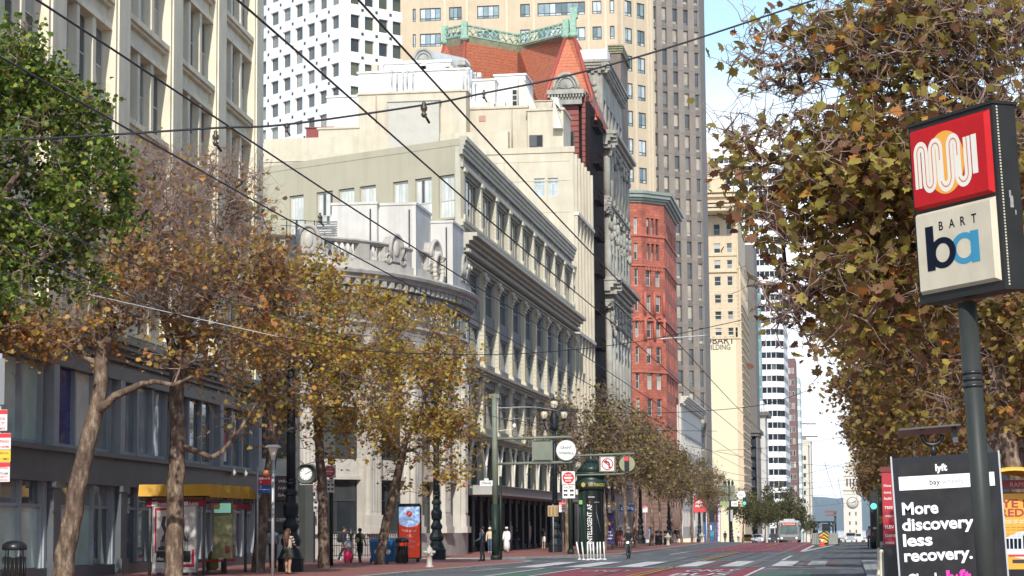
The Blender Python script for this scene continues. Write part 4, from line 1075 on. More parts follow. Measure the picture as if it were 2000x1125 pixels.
def far_towers():
    dkb = M('dark_brown_stone', (0.13, 0.115, 0.10), 0.7, 0.1); gr = M_glass('green_curtain_glass', [(0, (0.10, 0.30, 0.25)), (0.5, (0.22, 0.45, 0.38)), (0.8, (0.04, 0.1, 0.09))], 0.1)
    r = root('slab_tower', (-30, 600), 'dark brown slab tower with a strip of green glass beside the terracotta tower', 'tower')
    w = MB(); vol(w, 1425, 1472, 478, 600, 20, dkb, -4); w.build('wall', r)
    g = MB(); a, b, z = atY(1471, 560, 640), atY(1483, 560, 640), atY(1475, 800, 640).z
    g.box(a.x, b.x, 640, 650, -4, a.z, mid_grey_paint)
    zz_ = z
    while zz_ < a.z:
        for i in range(3): x = a.x+0.1+(b.x-a.x)*i/3; g.box(x, x+(b.x-a.x)/3-0.15, 639.9, 640, zz_, zz_+2.9, gr)
        zz_ += 3.4
    g.build('glass_bay', r)
    # banded tower
    wh = M('white_band', (0.80, 0.80, 0.78), 0.6, 0.04)
    bk = M_glass('black_glass', [(0, (0.015, 0.018, 0.02)), (0.7, (0.03, 0.035, 0.04)), (0.92, (0.12, 0.12, 0.115))], 0.3, 0.08)
    r = root('banded_tower', (-30, 725), 'white tower with black ribbon windows and a chamfered corner', 'tower')
    Y = 725; k = Y/4278; c1 = atY(1518, 800, Y); c2 = c1+Vector((0.72, 0.69, 0))*3.4
    f1 = FA((c1.x-24, Y), (1, 0)); f2 = FA((c1.x, c1.y), (0.72, 0.69)); f3 = FA((c2.x, c2.y), (0.027, 1))
    w = MB(); ws = WinSet(r, 'window_strip', 96); ztop = atY(1440, 288, Y).z; z0 = atY(1500, 1000, Y).z; p = 22.7*k
    zc = hit(f1, 1500, 951)[1]-p*0.0
    n = int((ztop-zc)/p)
    for i in range(-6, n+1):
        q = zc+i*p
        for f, L_, nb in ((f1, 24, 15), (f2, 3.4, 3), (f3, 26, 12)):
            f.box(w, 0, L_, q+0.50*p, q+p*1.0, -0.5, 0.0, wh)
            m = MB(); f.box(m, 0, L_, q, q+0.5*p, -0.6, -0.3, frame_dark)
            for j in range(nb):
                a = L_*j/nb+0.12; b = L_*(j+1)/nb-0.12
                dq = -0.28 if f is f1 else -0.06
                m.quad(f.p(a, dq, q+0.03), f.p(b, dq, q+0.03), f.p(b, dq, q+0.5*p-0.02), f.p(a, dq, q+0.5*p-0.02), bk)
                if f is f1: f.box(m, b+0.04, b+0.2, q, q+0.5*p, -0.3, -0.2, wh)
            ws.put(m)
    f1.box(w, 0, 24, zc+n*p, zc+n*p+p*1.5, -6, 0.02, wh); f2.box(w, 0, 3.4, zc+n*p, zc+n*p+p*1.5, -3, 0.02, wh)
    w.build('wall', r); ws.end()
    # brown tower, white fin tower
    brk = M('purple_brown_brick', (0.17, 0.095, 0.085), 0.8, 0.12)
    r = root('brown_brick_tower', (-22, 760), 'narrow purple brown tower with small windows beyond the banded tower', 'tower')
    w = MB(); xl, xr, z = vol(w, 1536, 1553, 700, 770, 20, brk, -6); w.build('wall', r)
    ws = WinSet(r)
    f = FA((xl, 770), (1, 0))
    zq = 6
    while zq < z-4:
        for a in (0.5, 1.7): window(ws, f, a, a+0.8, zq, zq+2.0, 0.0, frame_pale, win_glass, 0.1, 0, ())
        zq += 4.1
    ws.end()
    r = root('fin_tower', (-22, 800), 'slim pale green and white striped tower at the end of the left row', 'tower')
    w = MB(); xl, xr, z = vol(w, 1553.5, 1561, 736, 800, 25, M('pale_green_wall', (0.38, 0.46, 0.43), 0.5, 0.1), -6)
    zq = 0
    while zq < z-3: w.box(xl-0.05, xr+0.1, 799.8, 826, zq, zq+1.4, wh); zq += 4.0
    w.build('wall', r)
    be = M('pale_beige_wall', (0.60, 0.54, 0.43), 0.8, 0.08)
    r = root('beige_block', (-16, 900), 'plain beige building closing the left side of the far street', 'building')
    w = MB(); vol(w, 1561, 1578, 870, 900, 30, be, -8, 0.8); vol(w, 1566, 1583, 862, 940, 30, be, -8, 0.6)
    w.build('wall', r)
    m = MB()
    for i in range(9):
        for j in range(2): q = atY(1565+j*5, 890+i*17, 899.9); m.box(q.x, q.x+0.8, 899.85, 899.99, q.z-1.7, q.z, dark_glass)
    m.build('window', r)
    r = root('terraced_block', (-14, 1000), 'white block with jutting flat terraces above the beige building', 'building')
    w = MB()
    for px, y, h in ((1593, 818, 8), (1576, 829, 14), (1596, 843, 8)): a, b = atY(1558, y, 1000), atY(px, y+h, 1000); w.box(a.x, b.x, 1000, 1015, b.z, a.z, wh)
    a, b = atY(1560, 816, 1003), atY(1573, 816, 1003); w.box(a.x, b.x, 1003, 1014, -8, a.z, wh)
    w.build('wall', r)
    # low classical pair
    r = root('classical_bank', (-25, 620), 'small pale classical building with dark cornice below the slab tower', 'building')
    w = MB(); st = M('pale_grey_stone', (0.55, 0.53, 0.47), 0.8, 0.12, 0.6, 0.1)
    xl, xr, z = vol(w, 1440, 1476, 846, 600, 18, M('old_brown_stone', (0.42, 0.36, 0.29), 0.8, 0.15), -4)
    w.box(xl, xr+1.4, 598.6, 619, z+0.01, z+1.0, dkb); w.box(xl, xr+0.8, 599.2, 619, z-0.8, z-0.01, dkb)
    xl, xr, z = vol(w, 1455, 1494, 812, 625, 18, st, -4)
    w.box(xl, xr+1.2, 623.8, 644, z+0.01, z+1.0, dkb); w.box(xl+2.5, xr-0.5, 625.5, 640, z+1, z+4.2, white_paint)
    for i in range(9): w.box(xl+2+i*0.55, xl+2.3+i*0.55, 624.2, 624.6, z+1.1, z+2.8, white_paint)
    w.build('wall', r)
    m = MB()
    for i in range(5):
        for j in range(2): q = atY(1467+6*j, 858+i*20, 599.9); m.box(q.x-0.5, q.x+0.3, 599.85, 599.99, q.z-2.0, q.z, dark_glass)
    m.build('window', r)
    # white low building next to the dark tower
    r = root('low_white_building', (-27, 380), 'low white building with strong cornice between the red building and the concrete tower', 'building')
    w = MB(); fm = FA((-26.8, 358), (0, 1)); z = 22.0
    cols = [(1+3.4*i, 3.0+3.4*i) for i in range(14)]; rows = [(2+4.2*i, 4.8+4.2*i) for i in range(4)]
    wall_grid(w, fm, 0, 49, 0.05, z, cols, rows, 0.4, MATS['pale_grey_stone']); w.box(-40, -27.25, 358, 407, 0.04, z-0.2, MATS['pale_grey_stone'])
    cornice(w, fm, -0.8, 49, z, z+1.2, 1.3, MATS['pale_grey_stone'], 0, 4, 0.9)
    w.build('wall', r); ws = WinSet(r)
    for a, b in cols:
        for q in rows: window(ws, fm, a, b, *q, 0.38, frame_dark, dark_glass, 0.1, 1)
    ws.end()
    # ferry clock tower
    fr_ = M('ferry_stone', (0.60, 0.55, 0.46), 0.8, 0.08); dkk = M('shadow_opening', (0.06, 0.06, 0.06), 0.8, 0)
    r = root('clock_tower', (0, 1290), 'pale clock tower of the waterfront terminal at the end of the street', 'clock tower')
    Y = 1290; w = MB(); c = atY(1665, 982, Y); zz = lambda y: atY(1665, y, Y).z
    def t_(hw, y0, y1): w.box(c.x-hw, c.x+hw, Y-hw+5, Y+hw+5, zz(y0), zz(y1), fr_)
    t_(5.2, 1075, 958); t_(6.0, 957.8, 953); t_(4.6, 952.8, 930); t_(5.2, 929.8, 926); t_(3.6, 925.8, 905); t_(4.0, 904.8, 901); t_(2.2, 900.8, 880); t_(1.0, 879.8, 860)
    w.box(c.x-90, c.x+90, Y+2, Y+22, -12, zz(1050), fr_); w.box(c.x-92, c.x+92, Y+1, Y+23, zz(1050)+0.01, zz(1048), fr_)
    w.build('wall', r)
    m = MB()
    for i in range(4): a = c.x-3.3+i*1.9; m.box(a, a+0.9, Y+0.35, Y+0.39, zz(950), zz(935), dkk)
    for y in (1000, 1018, 1035):
        for dx in (-2.2, 1.4): m.box(c.x+dx, c.x+dx+0.8, Y-0.25, Y-0.21, zz(y+7), zz(y), dkk)
    for i in range(40): a = c.x-88+i*4.4; m.box(a, a+2.4, Y+1.9, Y+1.95, zz(1068), zz(1055), dkk)
    m.build('window', r)
    m = MB(); cc = (c.x, Y-0.35, c.z); T = frame(cc, (1, 0, 0))
    m.lathe([(3.4, 0), (3.4, 0.15)], (0, 0, 0), M('clock_rim', (0.22, 0.2, 0.18), 0.6, 0.1), 32, T); m.lathe([(2.9, 0.15), (2.9, 0.25)], (0, 0, 0), MATS['ferry_stone'], 32, T)
    m.build('clock_face', r)
    m = MB(); m.box(-0.2, 0.2, -0.3, 2.2, 0.27, 0.33, dkk, T @ Matrix.Rotation(R(-55), 4, 'Z')); m.box(-0.15, 0.15, -0.3, 1.6, 0.34, 0.38, dkk, T @ Matrix.Rotation(R(-62), 4, 'Z')); m.build('clock_hand', r)
far_towers()

# ------------------------------------------------------------------ buildings on the right, behind the trees
def right_row():
    pal = [M('right_white', (0.74, 0.73, 0.70), 0.7, 0.06), M('right_grey', (0.40, 0.39, 0.37), 0.8, 0.12), M('right_tan', (0.50, 0.42, 0.31), 0.8, 0.12), M('right_brick', (0.25, 0.13, 0.10), 0.85, 0.2)]
    specs = [(30, 62, 30, 1, 'grey stone block nearest on the right behind the big plane trees'), (63, 96, 46, 0, 'tall white ribbed tower seen through the treetops at upper right'), (97, 135, 24, 2, 'tan block in the middle of the right row behind the trees'),
             (136, 185, 30, 3, 'brown brick block far along the right row behind the trees'), (186, 300, 26, 1, 'long grey block near the end of the right row')]
    for y0, y1, H, k, lab in specs:
        r = root('street_building', (14, (y0+y1)/2), lab, 'building')
        fa = FA((13.5, y1), (0, -1)); Ln = y1-y0; w = MB(); ws = WinSet(r, 'window', 90)
        n = int(Ln/4); cols = [(Ln*(i+0.18)/n, Ln*(i+0.82)/n) for i in range(n)]; rows = [(5.2+3.9*i, 7.7+3.9*i) for i in range(int((H-7)/3.9))]
        rows.insert(0, (0.6, 3.9)); wall_grid(w, fa, 0, Ln, 0.05, H, cols, rows, 0.35, pal[k])
        cornice(w, fa, 0, Ln, H-0.9, H, 0.8, pal[k]); w.box(13.9, 34, y0+0.31, y1-0.02, 0.04, H-0.1, pal[k])
        ff = FA((13.9, y0), (1, 0)); cf = [(1+3.6*i, 3.4+3.6*i) for i in range(5)]; wall_grid(w, ff, 0, 20, 0.05, H-0.05, cf, rows, 0.3, pal[k])
        w.build('wall', r)
        for a, b in cols:
            for q in rows: window(ws, fa, a, b, *q, 0.33, frame_dark, dark_glass if k else MATS['tower_glass'], 0.1, 1)
        for a, b in cf:
            for q in rows: window(ws, ff, a, b, *q, 0.28, frame_dark, dark_glass, 0.1, 1)
        ws.end()
right_row()

# ------------------------------------------------------------------ ground, road, pavements
asph = M('asphalt', (0.125, 0.13, 0.135), 0.9, 0.25, 0.25, bmp=0.3, bscale=60)
nt = asph.node_tree; b_ = nt.nodes['Principled BSDF']; pv = b_.inputs['Base Color'].links[0].from_socket
n2 = noise(nt, 1.0, 5, (2.5, 0.06, 1)); nt.links.new(mixc(nt, 1.0, pv, ramp(nt, n2, [(0.35, (0.78,)*3), (0.65, (1.12,)*3)]), 'MULTIPLY'), b_.inputs['Base Color'])
redl = M_worn('red_lane_paint', (0.30, 0.045, 0.06), (0.16, 0.10, 0.11), 0.56, 1.2); wline = M_worn('road_white', (0.66, 0.65, 0.62), (0.2, 0.2, 0.2), 0.60)
worn = M_worn('worn_white', (0.46, 0.45, 0.44), (0.17, 0.17, 0.17), 0.52); yline = M_worn('road_yellow', (0.62, 0.36, 0.06), (0.2, 0.17, 0.12), 0.60)
greenl = M_worn('green_paint', (0.07, 0.17, 0.10), (0.12, 0.13, 0.125), 0.53, 1.0); rail = M('tram_rail', (0.045, 0.042, 0.04), 0.45, 0.2, metal=0.4)
slab = M('track_concrete', (0.20, 0.20, 0.195), 0.85, 0.2, 0.6)
brickp = M_brick('brick_paving', (0.36, 0.12, 0.09), (0.28, 0.10, 0.08), (0.20, 0.12, 0.10), 0.3, 0.15, 0.012, 'ground', 0.3, 0.8)
kerb = M('granite_kerb', (0.34, 0.335, 0.32), 0.85, 0.25, 1.2); gnd = M('city_ground', (0.22, 0.215, 0.21), 0.9, 0.2, 0.05)
def ys(y0, y1):
    e = [y0]; 
    while e[-1] < y1-1e-6: e.append(min(y1, e[-1]+(12 if e[-1] < 360 else 60)))
    return e
def strip(mb, x0, x1, y0, y1, dz, mat, xf=None):
    e = ys(y0, y1); vs = []
    for y in e:
        o = xf(y) if xf else 0
        vs += [(x0+o, y, gz(y)+dz), (x1+o, y, gz(y)+dz)]
    mb.add(vs, [(2*i, 2*i+1, 2*i+3, 2*i+2) for i in range(len(e)-1)], mat)
def rbox(mb, x0, x1, y0, y1, zt, zb, mat):
    e = ys(y0, y1); vs = []
    for y in e: vs += [(x0, y, gz(y)+zb), (x0, y, gz(y)+zt), (x1, y, gz(y)+zt), (x1, y, gz(y)+zb)]
    n = len(e)-1; fs = [(4*i+k, 4*i+(k+1) % 4, 4*i+4+(k+1) % 4, 4*i+4+k) for i in range(n) for k in range(4)]
    fs += [(0, 1, 2, 3), (4*n+3, 4*n+2, 4*n+1, 4*n)]
    mb.add(vs, fs, mat)
g = MB()
e = [-300, 0, 225]+[225+10*i for i in range(1, 9)]+[400, 700, 1000, 1345]
vs = [(x, y, gz(y)-0.03) for y in e for x in (-900, 900)]
g.add(vs, [(2*i, 2*i+1, 2*i+3, 2*i+2) for i in range(len(e)-1)], gnd)
struct(g.build('ground'))
wt = MB(); wm = M('bay_water_surface', (0.10, 0.16, 0.2), 0.15, 0.1, 0.002); wt.quad((-9000, 1345.5, -10.2), (9000, 1345.5, -10.2), (9000, 9400, -10.2), (-9000, 9400, -10.2), wm); struct(wt.build('bay_water'))
h = MB(); hm = M('hill_scrub', (0.06, 0.085, 0.05), 0.9, 0.3, 0.004)
rows_ = []
for j in range(7):
    y = 9000+j*230
    for i in range(121):
        x = -6000+i*100; t = j/6
        hh = 250*math.sin(min(1, t*1.4)*math.pi/2)*(0.52+0.16*math.sin(x*0.0011+0.6)+0.07*math.sin(x*0.0041+j)+0.04*math.sin(x*0.013+1.3*j))
        rows_.append((x, y, -12+max(0, hh) if j else -12))
h.add(rows_, [(j*121+i, j*121+i+1, (j+1)*121+i+1, (j+1)*121+i) for j in range(6) for i in range(120)], hm, True); struct(h.build('hills'))
rd = MB(); strip(rd, -40, 6, -60, 1290, 0.0, asph); struct(rd.build('road'))
mk = MB()
Lz = 0.006
def q(mb, x0, x1, y0, y1, lvl, mat): strip(mb, x0, x1, y0, y1, Lz*lvl, mat)
# red transit lanes, near and far, with the crossing between
q(mk, -11.3, -3.7, 20, 92.6, 1, redl); q(mk, -11.2, -3.5, 156, 330, 1, redl)
q(mk, -7.75, -4.2, 96.5, 110.5, 1, M('faded_red', (0.17, 0.085, 0.085), 0.9, 0.2, 0.8))
q(mk, -2.1, -0.6, 96.5, 108, 1, MATS['faded_red'])
q(mk, -13.6, -11.7, 60, 90, 1, greenl); q(mk, -3.3, -1.4, 60, 82.0, 1, greenl)
for x in (-8.95, -7.25, -6.02, -4.5):
    q(mk, x-0.17, x+0.17, -20, 640, 2, slab) if x in (-4.5,) else None
    q(mk, x-0.035, x+0.035, -20, 640, 3, rail); q(mk, x+0.07, x+0.085, -20, 640, 3, rail)
# crosswalk ladder bars and borders
for x0, x1, m_ in ((-14.6, -13.5, wline), (-12.4, -11.3, wline), (-10.1, -9.0, wline), (-7.5, -6.6, wline), (-5.6, -4.7, wline), (-3.4, -2.5, wline), (-1.9, -1.1, worn)):
    q(mk, x0, x1, 95.5, 110.0, 4, m_)
q(mk, -17, 0.3, 93.2, 93.9, 4, worn); q(mk, -3.4, 0.3, 88.6, 89.1, 4, worn); q(mk, -15.5, 1.5, 111.6, 112.2, 4, worn)
# lane lines
for x in (-7.72, -7.42): q(mk, x-0.06, x+0.06, -20, 95.2, 4, yline); q(mk, x-0.06, x+0.06, 112.5, 150, 4, yline); q(mk, x-0.06, x+0.06, 200, 330, 4, yline)
q(mk, -3.65, -3.5, 20, 92.5, 4, wline); q(mk, -3.5, -3.34, 112.3, 131, 4, wline); q(mk, -3.5, -3.2, 156, 240, 4, wline)
q(mk, -11.35, -11.2, 20, 92.5, 4, wline); q(mk, -11.45, -11.25, 140, 156, 4, wline); q(mk, -11.35, -11.2, 156.2, 300, 4, worn)
def seg(mb, a, b, w, mat, lvl=4):
    a, b = Vector(a), Vector(b); d = (b-a).normalized(); n = Vector((-d.y, d.x))*w/2
    mb.quad(*[(p.x, p.y, gz(p.y)+Lz*lvl) for p in (a-n, a+n, b+n, b-n)], mat)
seg(mk, (-3.3, 152), (-1.6, 205), 0.35, wline)
seg(mk, (-20.5, 112.5), (-14.0, 137), 0.25, wline); seg(mk, (-15.2, 88), (-14.7, 93), 0.2, wline); seg(mk, (-12.9, 60), (-12.9, 93), 0.18, wline)
seg(mk, (-18.8, 123), (-11.5, 128), 0.4, worn); seg(mk, (-15, 113.5), (-11.9, 116), 0.35, worn)
for y in (142, 168, 196): q(mk, -0.9, 0.9, y, y+1.6, 4, worn)
for y in (175, 205, 240): q(mk, -0.4, -0.25, y, y+6, 4, worn)
rp = random.Random(9); patch = M('asphalt_patch', (0.085, 0.088, 0.092), 0.9, 0.3, 0.8); patch2 = M('pale_patch', (0.19, 0.19, 0.185), 0.9, 0.25, 0.8); iron = M('cover_iron', (0.05, 0.05, 0.05), 0.6, 0.3, 6)
for i in range(26):
    x = rp.uniform(-14.5, -0.5) if i % 3 else rp.uniform(-3.0, 0.0); y = rp.uniform(76, 200); q(mk, x-rp.uniform(.3, 1.2), x+rp.uniform(.3, .9), y, y+rp.uniform(1.5, 9), 0.5, patch if i % 2 else patch2)
for x, y in ((-2.4, 99), (-1.2, 122), (-13.2, 101), (-10.4, 118), (-0.8, 148), (-12.6, 150)): mk.add([(x+0.38*math.cos(2*math.pi*k/16), y+0.38*math.sin(2*math.pi*k/16), gz(y)+Lz*5) for k in range(16)], [tuple(range(16))], iron)
for x in (-2.9, -1.6, -10.2, -12.3):
    for k in range(14): y = 70+k*11; q(mk, x+0.1*math.sin(k*2.1), x+0.05+0.1*math.sin(k*2.1), y, y+11, 0.7, patch)
struct(mk.build('road_markings'))
# lettering in the lanes
lt = MB()
def rtext(s, x, y, w, ln, mat=worn):
    me = tmesh(s, 0.01); xs = [v.co.x for v in me.vertices]; yy = [v.co.y for v in me.vertices]
    T = Matrix.Translation((x, y, gz(y)+Lz*5)) @ Matrix.Diagonal((w/(max(xs)-min(xs)), ln/(max(yy)-min(yy)), 1, 1)) @ Matrix.Translation((-(max(xs)+min(xs))/2, -min(yy), 0))
    lt.mesh(me, T, mat)
rtext('ONLY', -5.3, 83.5, 2.0, 4.5, wline); rtext('BUS', -5.3, 76.5, 2.0, 4.5, wline); rtext('ONLY', -9.4, 84, 2.0, 4.0); 
for y in (160, 176, 194, 214): rtext('ONLY' if y in (160, 194) else 'BUS TAXI', -5.3, y, 2.2, 5); rtext('TAXI' if y in (160, 194) else 'ONLY', -9.4, y+3, 2.2, 5)
struct(lt.build('road_lettering'))
# pavements
def pave(name, poly, kerb_edge, z=0.1):
    m = MB(); m.prism(poly, -0.2, z, brickp)
    struct(m.build(name))
    k = MB()
    for a, b in zip(kerb_edge[:-1], kerb_edge[1:]):
        a, b = Vector(a), Vector(b); d = (b-a).normalized(); n = Vector((-d.y, d.x))
        P_ = [a-n*0.28, b-n*0.28, b+n*0.02, a+n*0.02]
        if (P_[0]-P_[2]).length > 0: k.prism([(p.x, p.y) for p in P_], -0.19, z+0.006, kerb)
    struct(k.build('kerb'))
ke = [(-17.6, -60), (-17.3, 20), (-17.0, 84), (-15.9, 106), (-15.9, 109), (-16.7, 112), (-18.5, 115.5), (-20.5, 118), (-24, 120.0), (-48, 127)]
pave('left_pavement', ke+[(-60, 127), (-60, -60)], [Vector(p)+Vector((0.02, 0)) for p in ke])
# kerb offsets to the inside (left of travel is inside)
ke2 = [(-48, 131), (-23.5, 122.6), (-21, 123.6), (-19.0, 127), (-15.6, 137), (-14.8, 141), (-15.0, 190), (-15.3, 224.9)]
pave('far_left_pavement', ke2+[(-60, 224.9), (-60, 131)], ke2)
m = MB(); rbox(m, -60, -15.35, 225, 1290, 0.1, -0.2, brickp); struct(m.build('distant_left_pavement'))
m = MB(); rbox(m, -15.345, -15.1, 225, 1290, 0.106, -0.2, kerb); struct(m.build('distant_left_kerb'))
m = MB(); m.box(0.75, 13.6, -60, 102.9, -0.2, 0.13, brickp); rbox(m, 4.4, 13.5, 102.95, 1290, 0.13, -0.2, brickp); struct(m.build('right_pavement'))
m = MB(); m.box(0.5, 0.745, -60, 103, -0.2, 0.136, kerb); m.box(0.745, 4.4, 102.92, 103.15, -0.2, 0.136, kerb); rbox(m, 4.15, 4.395, 103.2, 1290, 0.136, -0.2, kerb)
m.box(0.76, 2.2, 70, 102.9, 0.131, 0.14, kerb); struct(m.build('right_kerb'))

# ------------------------------------------------------------------ sky, sun, camera
SUN_AZ, SUN_EL = 172.0, 33.0             # degrees clockwise from the street direction, height
w = bpy.data.worlds.new('World'); bpy.context.scene.world = w; w.use_nodes = True
nt = w.node_tree; bg = nt.nodes['Background']; bg.inputs['Strength'].default_value = 0.15
sk = nt.nodes.new('ShaderNodeTexSky'); sk.sky_type = 'NISHITA'; sk.sun_disc = False; sk.sun_elevation = R(SUN_EL); sk.sun_rotation = R(SUN_AZ); sk.air_density = 1.3; sk.dust_density = 0.4; sk.ozone_density = 2.5
tc = nt.nodes.new('ShaderNodeTexCoord'); mp = nt.nodes.new('ShaderNodeMapping'); mp.inputs['Scale'].default_value = (1.6, 1.6, 5.0); mp.inputs['Location'].default_value = (0.3, 0, 0.45)
nt.links.new(tc.outputs['Generated'], mp.inputs[0])
nn = nt.nodes.new('ShaderNodeTexNoise'); nn.inputs['Scale'].default_value = 2.2; nn.inputs['Detail'].default_value = 9; nn.inputs['Roughness'].default_value = 0.58
nt.links.new(mp.outputs[0], nn.inputs['Vector'])
sp = nt.nodes.new('ShaderNodeSeparateXYZ'); nt.links.new(tc.outputs['Generated'], sp.inputs[0])
lo = ramp(nt, sp.outputs[2], [(0.0, (1,)*3), (0.14, (0.95,)*3), (0.215, (0.0,)*3)])
cl = ramp(nt, nn.outputs['Fac'], [(0.53, (0,)*3), (0.72, (0.9,)*3)])
f = mixc(nt, 1.0, cl, lo, 'SCREEN')
c = mixc(nt, f, sk.outputs[0], (8.8, 9.1, 9.6)); nt.links.new(c, bg.inputs['Color'])
sl = bpy.data.lights.new('sun', 'SUN'); sl.energy = 3.4; sl.angle = R(0.53); sl.color = (1.0, 0.955, 0.88)
so = bpy.data.objects.new('sun', sl); C.objects.link(so)
az, el = R(SUN_AZ), R(SUN_EL); sd = Vector((math.sin(az)*math.cos(el), math.cos(az)*math.cos(el), math.sin(el)))
so.rotation_euler = sd.to_track_quat('Z', 'Y').to_euler(); so.location = (0, -20, 60)
cd = bpy.data.cameras.new('camera'); co = bpy.data.objects.new('camera', cd); C.objects.link(co)
cd.sensor_width = 36; cd.lens = 36*F/2000; cd.clip_start = 0.2; cd.clip_end = 20000
co.matrix_world = Matrix.Translation((0, 0, CAMZ)) @ MC.to_4x4(); bpy.context.scene.camera = co
vs_ = bpy.context.scene.view_settings; vs_.view_transform = 'Standard'; vs_.look = 'None'; vs_.exposure = 0.43; vs_.gamma = 1

hz_ = bpy.data.materials.new('haze'); hz_.use_nodes = True; nt = hz_.node_tree; nt.nodes.clear(); o_ = nt.nodes.new('ShaderNodeOutputMaterial'); v_ = nt.nodes.new('ShaderNodeVolumePrincipled')
v_.inputs['Color'].default_value = (0.66, 0.80, 1.0, 1); v_.inputs['Density'].default_value = 0.00006; v_.inputs['Anisotropy'].default_value = 0.0; nt.links.new(v_.outputs[0], o_.inputs['Volume'])
hb_ = MB(); hb_.box(-9500, 9500, -400, 10600, -20, 400, hz_); stuff(hb_.build('haze'))

# ------------------------------------------------------------------ trees
bark = M_bark('plane_bark', (0.07, 0.045, 0.032), (0.17, 0.115, 0.08), (0.36, 0.29, 0.20))
bark_d = M_bark('twig_bark', (0.19, 0.125, 0.10), (0.32, 0.22, 0.18), (0.42, 0.31, 0.26))
leaf_green = M_leaf('leaf_green', [(0, (0.04, 0.08, 0.012)), (0.3, (0.08, 0.14, 0.018)), (0.6, (0.14, 0.21, 0.03)), (0.85, (0.25, 0.31, 0.045)), (0.97, (0.36, 0.36, 0.06)), (1, (0.45, 0.22, 0.05))])
leaf_autumn = M_leaf('leaf_autumn', [(0, (0.26, 0.13, 0.055)), (0.14, (0.40, 0.22, 0.08)), (0.30, (0.30, 0.28, 0.05)), (0.52, (0.50, 0.40, 0.075)), (0.7, (0.62, 0.45, 0.085)), (0.86, (0.70, 0.44, 0.08)), (0.95, (0.72, 0.32, 0.07)), (1, (0.66, 0.18, 0.06))], 0.5)
leaf_rosy = M_leaf('leaf_rosy', [(0, (0.30, 0.16, 0.09)), (0.25, (0.46, 0.27, 0.14)), (0.45, (0.36, 0.30, 0.07)), (0.65, (0.60, 0.40, 0.10)), (0.84, (0.66, 0.42, 0.10)), (0.95, (0.74, 0.30, 0.08)), (1, (0.66, 0.2, 0.07))], 0.5)
leaf_olive = M_leaf('leaf_olive', [(0, (0.13, 0.08, 0.045)), (0.25, (0.20, 0.14, 0.065)), (0.5, (0.18, 0.17, 0.055)), (0.75, (0.28, 0.22, 0.07)), (0.92, (0.38, 0.29, 0.08)), (1, (0.42, 0.2, 0.06))])
leaf_brown = M_leaf('leaf_brown', [(0, (0.20, 0.085, 0.055)), (0.18, (0.30, 0.16, 0.08)), (0.36, (0.24, 0.19, 0.06)), (0.56, (0.34, 0.28, 0.07)), (0.76, (0.42, 0.33, 0.08)), (0.88, (0.46, 0.42, 0.10)), (0.95, (0.60, 0.33, 0.08)), (1, (0.7, 0.26, 0.06))], 0.5)
leaf_shaded = M_leaf('leaf_shaded', [(0, (0.18, 0.085, 0.05)), (0.3, (0.28, 0.17, 0.07)), (0.55, (0.26, 0.20, 0.06)), (0.8, (0.38, 0.27, 0.07)), (1, (0.52, 0.26, 0.07))], 0.45)  # shade on the right tree row put into darker leaf colours
_h = [(0.17, -0.40), (0.40, -0.38), (0.36, -0.20), (0.56, -0.02), (0.36, 0.05), (0.33, 0.24), (0.14, 0.22)]
LOBED = np.array([(0, -0.46)]+_h+[(0.0, 0.55)]+[(-x, y+0.03) for x, y in _h[::-1]])
MID = np.array([(0, -0.5), (0.42, -0.30), (0.28, 0.0), (0.46, 0.16), (0.0, 0.5), (-0.46, 0.16), (-0.28, 0.0), (-0.42, -0.30)])
QUAD = np.array([(0, -0.5), (0.42, -0.1), (0.1, 0.5), (-0.4, 0.15)])
def np_mesh(name, verts, loops_per, mat, smooth=False):
    """verts (N,k,3) polygons of k corners"""
    n, k, _ = verts.shape; me = bpy.data.meshes.new(name)
    me.vertices.add(n*k); me.vertices.foreach_set('co', verts.reshape(-1).astype(np.float32))
    me.loops.add(n*k); me.loops.foreach_set('vertex_index', np.arange(n*k, dtype=np.int32))
    me.polygons.add(n); me.polygons.foreach_set('loop_start', np.arange(0, n*k, k, dtype=np.int32)); me.polygons.foreach_set('loop_total', np.full(n, k, np.int32))
    me.materials.append(mat); me.update(calc_edges=True); return me
def leaves_mesh(P, size, shape, rs, mat, droop=0.35):
    n = len(P); k = len(shape)
    nr = rs.normal(size=(n, 3)); nr[:, 2] = np.abs(nr[:, 2])+droop; nr /= np.linalg.norm(nr, axis=1)[:, None]
    t = rs.normal(size=(n, 3)); t[:, 2] -= 0.6; t -= nr*(t*nr).sum(1)[:, None]; t /= np.linalg.norm(t, axis=1)[:, None]
    b = np.cross(nr, t); s = size*rs.uniform(0.6, 1.25, n)
    sh = shape[None, :, :]*s[:, None, None]; curl = (shape[:, 0]**2*0.5)[None, :]*s[:, None]*rs.uniform(-1.2, 2.4, n)[:, None]+(shape[:, 1]**2*0.6)[None, :]*s[:, None]*rs.uniform(-0.8, 1.8, n)[:, None]
    V = P[:, None, :]+b[:, None, :]*sh[:, :, 0:1]+t[:, None, :]*sh[:, :, 1:2]-nr[:, None, :]*curl[:, :, None]
    return np_mesh('leaves', V, k, mat)
